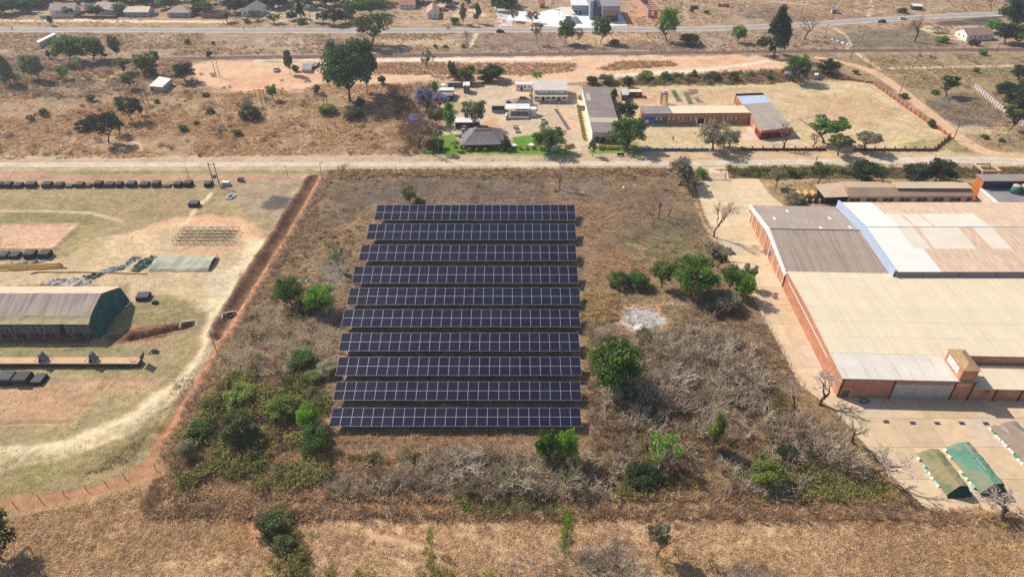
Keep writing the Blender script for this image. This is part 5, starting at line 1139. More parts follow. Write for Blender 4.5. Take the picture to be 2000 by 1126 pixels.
def roll(label, px, r, seed, m=yel):
    P = [Vector((*p, 0)) for p in W(px)]; pts = []
    for a, b in zip(P[:-1], P[1:]):
        n = max(3, int((b - a).length / 1.2)); pts += [a.lerp(b, k / n) for k in range(n)]
    pts.append(P[-1]); rad = [r * (1 + .5 * n1(p.x, seed, .9, 2)) for p in pts]
    b = MB(); b.tube([(p.x - P[0].x, p.y - P[0].y + .12 * n1(p.x, seed, 2, 3), rad[i] * .8) for i, p in enumerate(pts)], rad, 6); o = b.build('yellow_roll', m, None, True); o.location = P[0]
    return tag(o, label, 'fabric roll', 'yellow fabric rolls')
roll('yellow fabric roll lying farthest back in the bundle', [(-20, 519), (60, 518), (118, 515)], .22, 1); roll('yellow fabric roll second in the bundle', [(-20, 522), (50, 520.5), (122, 518)], .24, 2)
roll('yellow fabric roll third in the bundle', [(-20, 525.5), (70, 523), (123, 520.5)], .22, 3); roll('yellow fabric roll in front of the bundle with a frayed end', [(-20, 530), (60, 526.5), (130, 523.5)], .2, 4)
roll('single long thin yellow roll lying apart on the sand', [(60, 535), (75, 531.5), (150, 531.5), (210, 533), (288, 535.5)], .17, 5, mat('ochre_fabric', (196, 156, 100), .85, .12, 2))
# culvert heads, pit, boxes, wood heap
def culvert(u, v, rz, lab, grp):
    t = thing('culvert_head', lab, 'culvert', at(u, v), rz, grp); c_ = mat('old_concrete', (190, 180, 168), .9, .12, 1)
    MB().box(-1.5, 1.5, .6, .85, -.6, .35).build('head_wall', c_, t)
    for s in (-1, 1): MB().hexa([(s * 1.5, .55, -.6), (s * 1.75, .55, -.6), (s * 1.95, -.9, -.6), (s * 1.7, -.9, -.6)] if s > 0 else [(-1.95, -.9, -.6), (-1.7, -.9, -.6), (-1.5, .55, -.6), (-1.75, .55, -.6)], [(s * 1.5, .55, .3), (s * 1.75, .55, .3), (s * 1.95, -.9, .1), (s * 1.7, -.9, .1)] if s > 0 else [(-1.95, -.9, .1), (-1.7, -.9, .1), (-1.5, .55, .3), (-1.75, .55, .3)]).build('wing_wall', c_, t)
    MB().box(-.6, .6, .53, .596, -.5, .1).build('pipe_mouth', SHADE, t)
culvert(368, 632, .25, 'concrete culvert head at the end of the short trench', 'culvert heads'); culvert(449, 614, .35, 'concrete culvert head in the long red ditch', 'culvert heads')
t = thing('concrete_pit', 'small open concrete pit frame in the mown grass', 'pit', at(440, 389))
for q in (((0, 2), (0, .2)), ((.6, 2.6), (2.2, 2.4))): MB().box(*q[0], *q[1], 0, .5).build('rim', WW, t)
MB().hexa([(0, .2, 0), (.2, .2, 0), (.8, 2.2, 0), (.6, 2.2, 0)], [(0, .2, .5), (.2, .2, .5), (.8, 2.2, .5), (.6, 2.2, .5)]).build('rim', WW, t); MB().hexa([(1.8, .2, 0), (2, .2, 0), (2.6, 2.2, 0), (2.4, 2.2, 0)], [(1.8, .2, .5), (2, .2, .5), (2.6, 2.2, .5), (2.4, 2.2, .5)]).build('rim', WW, t); MB().box(.2, 2.3, .2, 2.2, -.1, .06).build('pit_floor', SHADE, t)
t = thing('tool_crate', 'pale grey crate beside the twin power poles', 'crate', at(434, 363)); MB().box(0, 2.2, 0, 1.3, 0, 1.1).build('body', mat('crate_grey', (176, 172, 170), .8, .1, 2), t); MB().box(-.05, 2.25, -.05, 1.35, 1.1, 1.22).build('lid', WW, t)
t = thing('rubble_cart', 'small loaded cart on the rubble near the red strip', 'cart', at(464, 355)); MB().box(0, 2, 0, 1.1, .5, 1.0).build('tray', STEEL, t)
for x in (.4, 1.6): MB().tube([(x, -.1, .3), (x, .02, .3)], .3, 10).build('wheel', SHADE, t)
MB().hexa([(.1, .1, 1.01), (1.9, .1, 1.01), (1.9, 1, 1.01), (.1, 1, 1.01)], [(.5, .3, 1.5), (1.4, .4, 1.4), (1.5, .8, 1.5), (.6, .7, 1.4)]).build('load', PLASTER, t)
t = thing('dark_bundle', 'dark round bundle lying on green grass beside the pallet stack', 'bundle', at(303, 592)); MB().hexa([(-.8, -.5, 0), (.7, -.6, 0), (1.0, .4, 0), (-.5, .7, 0)], [(-.4, -.3, .7), (.4, -.2, .8), (.5, .3, .6), (-.3, .4, .75)]).build('bundle', DARKSTEEL, t)
wd = mat('dead_wood', (150, 136, 120), .95, .25, 3)
t = thing('wood_heap', 'heap of grey dead branches beside the red path', 'branch heap', at(356, 752))
for k in range(34):
    a = _r.uniform(0, 6.28); L_ = _r.uniform(1, 3); x, y = _r.gauss(0, .8), _r.gauss(0, 1.6); MB().tube([(x, y, _r.uniform(.05, .5)), (x + L_ * .5 * math.cos(a), y + L_ * .5 * math.sin(a), _r.uniform(.3, .9)), (x + L_ * math.cos(a), y + L_ * math.sin(a), _r.uniform(.05, .5))], [.06, .05, .02], 4).build('branch', wd, t)
t = thing('green_net_bundle', 'small greyish net bundle on grass beyond the deck end', 'bundle', at(303, 688))
for k in range(9): MB().tube([(_r.uniform(-1, 1), _r.uniform(-.5, .5), .1), (_r.uniform(-.6, .6), _r.uniform(-.3, .3), .8), (_r.uniform(-1.2, 1.2), _r.uniform(-.6, .6), .1)], .12, 4).build('fold', tgreen, t)

# ------------------------------------------------------------------ tarpaulin covered bag stacks on the works yard
SACK = MB(); SACK.hexa([(.05, .1, 0), (.95, .1, 0), (.95, .9, 0), (.05, .9, 0)], [(.12, .2, 1), (.88, .2, 1), (.88, .8, 1), (.12, .8, 1)])
sk = {c: SACK.mesh('sack', mat('sack_' + c, rgb, .7, .08, 2)) for c, rgb in (('white', (232, 230, 222)), ('green', (40, 170, 110)), ('mint', (150, 214, 196)))}
def bag_stack(lab, F, B, width, h, top, m, endm, zslope=.0, seed=0):
    f, b = at(*F), at(*B); d = (f - b); L_ = d.length; ang = math.atan2(d.y, d.x); t = thing('covered_bag_stack', lab, 'covered stack', (b.x, b.y, 0), ang, 'covered bag stacks on the works yard')
    # local x runs along the stack, local -y... width to the left of the axis direction
    def fn(u, v):
        x = u * L_; y = v * width
        z = np.interp(v, [0, .04, .5 - top / 2, .5 + top / 2, .96, 1], [.4, .62, h, h * 1.0, .62, .4]); ez = min(1, u / .09 * .55 + .45)
        z = z * ez + .26 * n1(x + seed, y, 1.4, 2) + .2 * n1(x + seed, y, .5, 4) - .13 * abs(math.sin(x * .9 + seed)) * (1 if .1 < v < .9 else 0)
        return (x + .1 * n1(y, seed, 1, 5), y, max(.3, z))
    sheet_grid('tarpaulin', m, fn, 46, 22, t)
    def en(u, v):
        z = fn(1, u)[2]; return (L_ + .02 + v * .45 + .14 * math.sin(u * 19 + seed) * v, u * width * (1 - .05 * v) + .02 * v, z * (1 - v) + .02)
    sheet_grid('end_flap', endm, en, 24, 8, t)
    n = int(L_ / .85)
    for i in range(n):
        for q in range(1 if _r.random() < .78 else 0):
            o = link('sack', sk[_r.choice(['white', 'white', 'white', 'white', 'mint', 'green'])], t); o.location = (i * .85 + _r.uniform(-.15, .15), -.36 + _r.uniform(-.14, .12) + q * .1, q * .34); o.scale = (.84, .5, _r.uniform(.28, .5))
    for i in range(n):
        o = link('sack', sk['white'], t); o.location = (i * .85, width - .1, 0); o.scale = (.82, .5, .4)
    return t, L_
oli = mat('olive_tarpaulin', (140, 130, 96), .75, .1, .5, .2, streak=((.2, .6, .4), (96, 112, 80), .52, .7)); jade = mat('jade_tarpaulin', (92, 138, 114), .7, .12, .5, .2, streak=((.25, .5, .4), (142, 138, 112), .46, .8)); brn = mat('brown_tarpaulin', (140, 122, 106), .7, .1, .5, .25, streak=((.15, .6, .4), (206, 208, 208), .58, .7)); dkg = mat('bottle_green_tarpaulin', (14, 66, 58), .7, .15, .8, .2)
bag_stack('olive tarpaulin covered bag stack with dark green end, outermost of the three', (1847, 969), (1788, 887), 4.6, 2.7, .34, oli, dkg, 0, 1)
t2, L2 = bag_stack('jade green tarpaulin covered bag stack with white lettering', (1912, 966), (1843, 876), 5.0, 2.9, .36, jade, dkg, 0, 7)
bag_stack('brown tarpaulin covered bag stack cut by the frame edge', (2030, 940), (1932, 835), 5.4, 2.9, .3, brn, dkg, 0, 13)
# white lettering painted along the jade tarpaulin
tx = bpy.data.curves.new('lettering', 'FONT'); tx.body = 'GLENDALE SPINNERS'; tx.size = .5; tx.extrude = .01; tx.align_x = 'CENTER'; tx.space_character = 1.3
to = bpy.data.objects.new('lettering_curve', tx); C.objects.link(to); bpy.context.view_layer.update()
lm = bpy.data.meshes.new_from_object(to); bpy.data.objects.remove(to); lm.name = 'lettering'; lm.materials.clear(); lm.materials.append(WHITE)
lo_ = link('lettering', lm, t2); lo_.location = (L2 * .44, 5.0 * .36, 3.02)
# ------------------------------------------------------------------ trees and shrubs
def leaf_mat(name, trans=.42, rough=.7):
    m = bpy.data.materials.new(name); m.use_nodes = True
    N = m.node_tree.nodes; L = m.node_tree.links; N.remove(N['Principled BSDF'])
    oi = N.new('ShaderNodeObjectInfo'); a = N.new('ShaderNodeAttribute'); a.attribute_name = 'tint'
    v = N.new('ShaderNodeVectorMath'); v.operation = 'MULTIPLY'; L.new(oi.outputs['Color'], v.inputs[0]); L.new(a.outputs['Color'], v.inputs[1])
    d = N.new('ShaderNodeBsdfDiffuse'); t = N.new('ShaderNodeBsdfTranslucent'); g = N.new('ShaderNodeBsdfGlossy'); g.inputs['Roughness'].default_value = .45
    L.new(v.outputs[0], d.inputs[0]); L.new(v.outputs[0], t.inputs[0])
    mx = N.new('ShaderNodeMixShader'); mx.inputs[0].default_value = trans; L.new(d.outputs[0], mx.inputs[1]); L.new(t.outputs[0], mx.inputs[2])
    m2 = N.new('ShaderNodeMixShader'); m2.inputs[0].default_value = .025; L.new(mx.outputs[0], m2.inputs[1]); L.new(g.outputs[0], m2.inputs[2])
    L.new(m2.outputs[0], N['Material Output'].inputs[0]); return m
LEAF = leaf_mat('foliage'); TWIG = leaf_mat('twigs', .0)
BARK = mat('bark', (104, 86, 72), .95, .2, 3, .05); BARKP = mat('pale_bark', (168, 152, 136), .95, .15, 3, .05)
def quads_mesh(name, cen, size, rs, m, up=.35, asp=.55, tint=.28, hue=.12, cl=None):
    """a crown of small leaf sprays: one tilted quad per spray"""
    n = len(cen); a = rs.normal(size=(n, 3)); a[:, 2] += up * 0; a /= np.linalg.norm(a, axis=1)[:, None]
    nrm = rs.normal(size=(n, 3)); nrm[:, 2] = np.abs(nrm[:, 2]) + up; b = np.cross(nrm, a); b /= np.linalg.norm(b, axis=1)[:, None] + 1e-9
    s = size * (0.55 + .9 * rs.rand(n))[:, None]; a = a * s; b = b * s * asp
    v = np.stack([cen - a, cen + b * .8 - a * .1, cen + a, cen - b * .8 - a * .1], 1).reshape(-1, 3)
    me = bpy.data.meshes.new(name); me.vertices.add(4 * n); me.vertices.foreach_set('co', v.astype(np.float32).ravel())
    me.loops.add(4 * n); me.loops.foreach_set('vertex_index', np.arange(4 * n, dtype=np.int32)); me.polygons.add(n)
    me.polygons.foreach_set('loop_start', np.arange(0, 4 * n, 4, dtype=np.int32)); me.polygons.foreach_set('loop_total', np.full(n, 4, np.int32)); me.update(calc_edges=True)
    k = 1 + tint * (rs.rand(n) * 2 - 1)
    if cl is not None: k = k * cl
    h = hue * (rs.rand(n) * 2 - 1); c = np.stack([k * (1 + h), k, k * (1 - h), np.ones(n)], -1)
    ca = me.color_attributes.new('tint', 'FLOAT_COLOR', 'POINT'); ca.data.foreach_set('color', np.repeat(c, 4, 0).astype(np.float32).ravel())
    me.materials.append(m); return me
def leafy(kind, seed):
    """(trunk mesh, crown mesh) of unit height and unit crown width"""
    rs = np.random.RandomState(seed); r = random.Random(seed); T = MB()
    P = dict(round=(34, .28, .16, .46, 170, .032), open=(24, .34, .15, .47, 120, .034), umbrella=(28, .46, .13, .43, 130, .032), column=(24, .2, .15, .36, 150, .034), tall=(40, .27, .13, .44, 170, .026), feather=(44, .12, .11, .46, 130, .03), bush=(24, .02, .18, .46, 290, .03), sparse=(16, .35, .14, .44, 60, .036))[kind]
    nc, cz0, cr, rad, lp, ls = P; cen = []
    for i in range(nc):
        for _ in range(30):
            th = r.uniform(0, 6.283); q = math.sqrt(r.random()) if kind not in ('bush',) else math.sqrt(r.random())
            z = r.uniform(cz0 + cr * .7, 1 - cr * .6); t = (z - cz0) / (1 - cz0)
            env = {'round': math.sqrt(max(0, 1 - (2 * t - .9) ** 2 * .85)), 'open': math.sqrt(max(0, 1 - (2 * t - 1) ** 2 * .8)), 'umbrella': .45 + .55 * min(1, t * 1.6) * (1 if t < .85 else .7), 'column': .75 * math.sqrt(max(0.05, 1 - (2 * t - .8) ** 2)), 'tall': math.sqrt(max(.1, 1 - (2 * t - 1.05) ** 2)) * .92, 'feather': max(.12, 1 - t) * .95, 'bush': math.sqrt(max(0, 1 - (t * .95) ** 2)), 'sparse': math.sqrt(max(.1, 1 - (2 * t - 1) ** 2 * .7))}[kind]
            p = np.array([math.cos(th) * q * rad * env, math.sin(th) * q * rad * env, z])
            if all(np.linalg.norm((p - c) * np.array([1, 1, .9])) > cr * .62 for c in cen): break
        cen.append(p)
    pts, cl = [], []
    for c in cen:
        n = int(lp * r.uniform(.6, 1.3)); g = rs.normal(size=(n, 3)); g /= np.linalg.norm(g, axis=1)[:, None]; g *= (rs.rand(n, 1) ** .45) * cr * r.uniform(.75, 1.2); g[:, 2] *= .72
        if kind == 'umbrella': g[:, 2] *= .6
        if kind == 'feather': g[:, 2] -= np.hypot(g[:, 0], g[:, 1]) * .5
        if kind == 'tall': g[:, 2] -= np.abs(rs.normal(size=n)) * .03
        pts.append(c + g); cl.append(np.full(n, r.uniform(.8, 1.22)))
    pts = np.concatenate(pts); cl = np.concatenate(cl); pts[:, 2] = np.clip(pts[:, 2], .01, 1.03)
    crown = quads_mesh('crown', pts, ls, rs, LEAF, cl=cl)
    tr = .028 if kind in ('round', 'open', 'umbrella', 'bush', 'sparse') else .02; top = {'tall': .8, 'feather': .9, 'column': .7}.get(kind, cz0 + .2)
    bend = [r.uniform(-.03, .03), r.uniform(-.03, .03)]
    tp = [Vector((bend[0] * k * k, bend[1] * k * k, top * k / 5 - (.03 if k == 0 else 0))) for k in range(6)]
    T.tube(tp, [tr * (1.3 if k == 0 else 1 - .13 * k) for k in range(6)], 6)
    for c in cen:
        s = tp[min(5, max(1, int(5 * min(1, (c[2] * .55) / top))))]; e = Vector(c); mid = s.lerp(e, .5) + Vector((r.uniform(-.02, .02), r.uniform(-.02, .02), .03)); T.tube([s, mid, e], [tr * .5, tr * .34, tr * .12], 4, cap=False)
    return T.mesh('trunk', BARKP if kind in ('tall', 'sparse') else BARK, True), crown
def bare(kind, seed):
    """leafless tree: trunk with main limbs, crown of fine twigs"""
    r = random.Random(seed); T, K = MB(), MB(); tips = []
    def grow(p, d, ln, rd, lv):
        mid = p + d * ln * .5 + Vector((r.gauss(0, .1), r.gauss(0, .1), r.gauss(0, .06))) * ln; e = p + d * ln + Vector((r.gauss(0, .07), r.gauss(0, .07), r.gauss(0, .05))) * ln
        (T if lv < 2 else K).tube([p, mid, e], [rd, rd * .82, rd * .6], 5 if lv < 2 else 3, cap=False)
        if lv >= 4: tips.append(e); return
        n = (r.randint(3, 4) if lv < 2 else r.randint(3, 5)) + (1 if kind == 'shrub' and lv == 0 else 0)
        for i in range(n):
            a = r.uniform(0, 6.283); sp = r.uniform(.35, .95) if kind != 'tree' else r.uniform(.3, .8); ax = d.cross(Vector((math.cos(a), math.sin(a), .3))).normalized()
            nd = (Matrix.Rotation(sp, 3, ax) @ d); nd.z += .12 if kind == 'tree' else .05; nd.normalize(); s = p.lerp(e, r.uniform(.55, 1))
            grow(s, nd, ln * r.uniform(.55, .82), rd * .58, lv + 1)
    if kind == 'tree': grow(Vector((0, 0, -.03)), Vector((r.uniform(-.1, .1), r.uniform(-.1, .1), 1)).normalized(), .33, .024, 0)
    else:
        for i in range(5): a = i * 1.256 + r.uniform(-.4, .4); grow(Vector((0, 0, -.02)), Vector((math.cos(a) * .6, math.sin(a) * .6, 1)).normalized(), .34, .016, 1)
    allv = T.v + K.v; zm = max(v[2] for v in allv); wm = max(max(abs(v[0]), abs(v[1])) for v in allv); f = lambda v: (v[0] * .5 / wm, v[1] * .5 / wm, v[2] / zm)
    T.v = [f(v) for v in T.v]; K.v = [f(v) for v in K.v]
    km = K.mesh('crown', TWIG); ca = km.color_attributes.new('tint', 'FLOAT_COLOR', 'POINT'); c = np.ones((len(K.v), 4), np.float32); c[:, :3] *= (0.8 + .4 * np.random.RandomState(seed).rand(len(K.v)))[:, None]; ca.data.foreach_set('color', c.ravel())
    return (T.mesh('trunk', BARKP if kind != 'tree' else BARK), km)
def palm(seed):
    r = random.Random(seed); T = MB(); T.tube([(0, 0, -.02), (.01, 0, .4), (0, .01, .78)], [.035, .028, .025], 7); v, f, n = [], [], 0; rs = np.random.RandomState(seed); cen = []
    K = MB()
    for i in range(16):
        a = i * .3927 + r.uniform(-.1, .1); el = r.uniform(.2, .9); pr = []
        for k in range(6):
            t = k / 5; pr.append(Vector((math.cos(a) * .5 * t, math.sin(a) * .5 * t, .78 + el * .3 * t - .34 * t * t)))
        sd = Vector((-math.sin(a), math.cos(a), 0))
        for k in range(5):
            w0, w1 = .07 * math.sin(math.pi * (k / 5 * .9 + .1)), .07 * math.sin(math.pi * ((k + 1) / 5 * .9 + .1))
            for s in (-1, 1): K.face([pr[k], pr[k + 1], pr[k + 1] + sd * s * w1 - Vector((0, 0, .03)), pr[k] + sd * s * w0 - Vector((0, 0, .03))])
    km = K.mesh('crown', LEAF); ca = km.color_attributes.new('tint', 'FLOAT_COLOR', 'POINT'); c = np.ones((len(K.v), 4), np.float32); ca.data.foreach_set('color', c.ravel())
    return T.mesh('trunk', BARKP, True), km
def ball(seed):
    """clipped topiary ball: short stem and tight leaf shell"""
    rs = np.random.RandomState(seed); g = rs.normal(size=(420, 3)); g /= np.linalg.norm(g, axis=1)[:, None]; p = g * np.array([.46, .46, .42]) * (.93 + .14 * rs.rand(420, 1)); p[:, 2] += .54
    core = quads_mesh('crown', p, .11, rs, LEAF, tint=.2); return MB().tube([(0, 0, -.05), (0, 0, .5)], .06, 5).mesh('trunk', BARK), core
PROTO = {}
def proto(kind, k):
    if (kind, k) not in PROTO:
        s = 100 * (1 + sorted(['round', 'open', 'umbrella', 'column', 'tall', 'feather', 'bush', 'sparse', 'bare', 'bareshrub', 'palm', 'ball', 'flower']).index(kind)) + k
        PROTO[kind, k] = bare('tree', s) if kind == 'bare' else bare('shrub', s) if kind == 'bareshrub' else palm(s) if kind == 'palm' else ball(s) if kind == 'ball' else leafy(kind, s)
    return PROTO[kind, k]
COLS = dict(green=(74, 98, 34), bright=(96, 130, 34), lime=(112, 122, 52), dark=(48, 60, 28), olive=(86, 92, 50), grey=(122, 116, 92), pale=(104, 118, 82), purple=(120, 112, 138), bare=(156, 140, 126), brown=(128, 104, 88), rust=(120, 84, 74), gold=(142, 132, 34), gum=(76, 92, 54), teal=(60, 76, 48), silver=(138, 130, 104), maroon=(88, 40, 50))
NV = dict(round=3, open=3, umbrella=3, column=2, tall=2, feather=2, bush=4, sparse=2, bare=4, bareshrub=4, palm=1, ball=2)
def plant(kind, u, vb, vt, w, col, label, name='tree', cat='tree', group=None, k=None):
    # the photo looks down: part of the seen extent is the crown's depth, the rest its height
    b = at(u, vb); sc = pxscale(b.x, b.y); wd = w / sc; E_ = (vb - vt) / sc; th = math.atan2(CAM_H, b.y)
    low_ = kind in ('bush', 'bareshrub', 'ball')
    h = max(.5, (E_ - (.62 if low_ else .32) * wd * math.sin(th)) / math.cos(th), (.5 if low_ else .62) * wd)
    if low_: b = b + Vector((b.x, b.y, 0)).normalized() * wd * .42
    tm, cm = proto(kind, rng.randrange(NV[kind]) if k is None else k)
    t = thing(name, label, cat, (b.x, b.y, 0), rng.uniform(0, 6.28), group); t.scale = (wd, wd, h)
    o1 = link('trunk', tm, t); o2 = link('crown', cm, t); c = lin(COLS[col]); j = rng.uniform(1.55, 1.9); o2.color = (c[0] * j, c[1] * j, c[2] * j, 1)
    return t
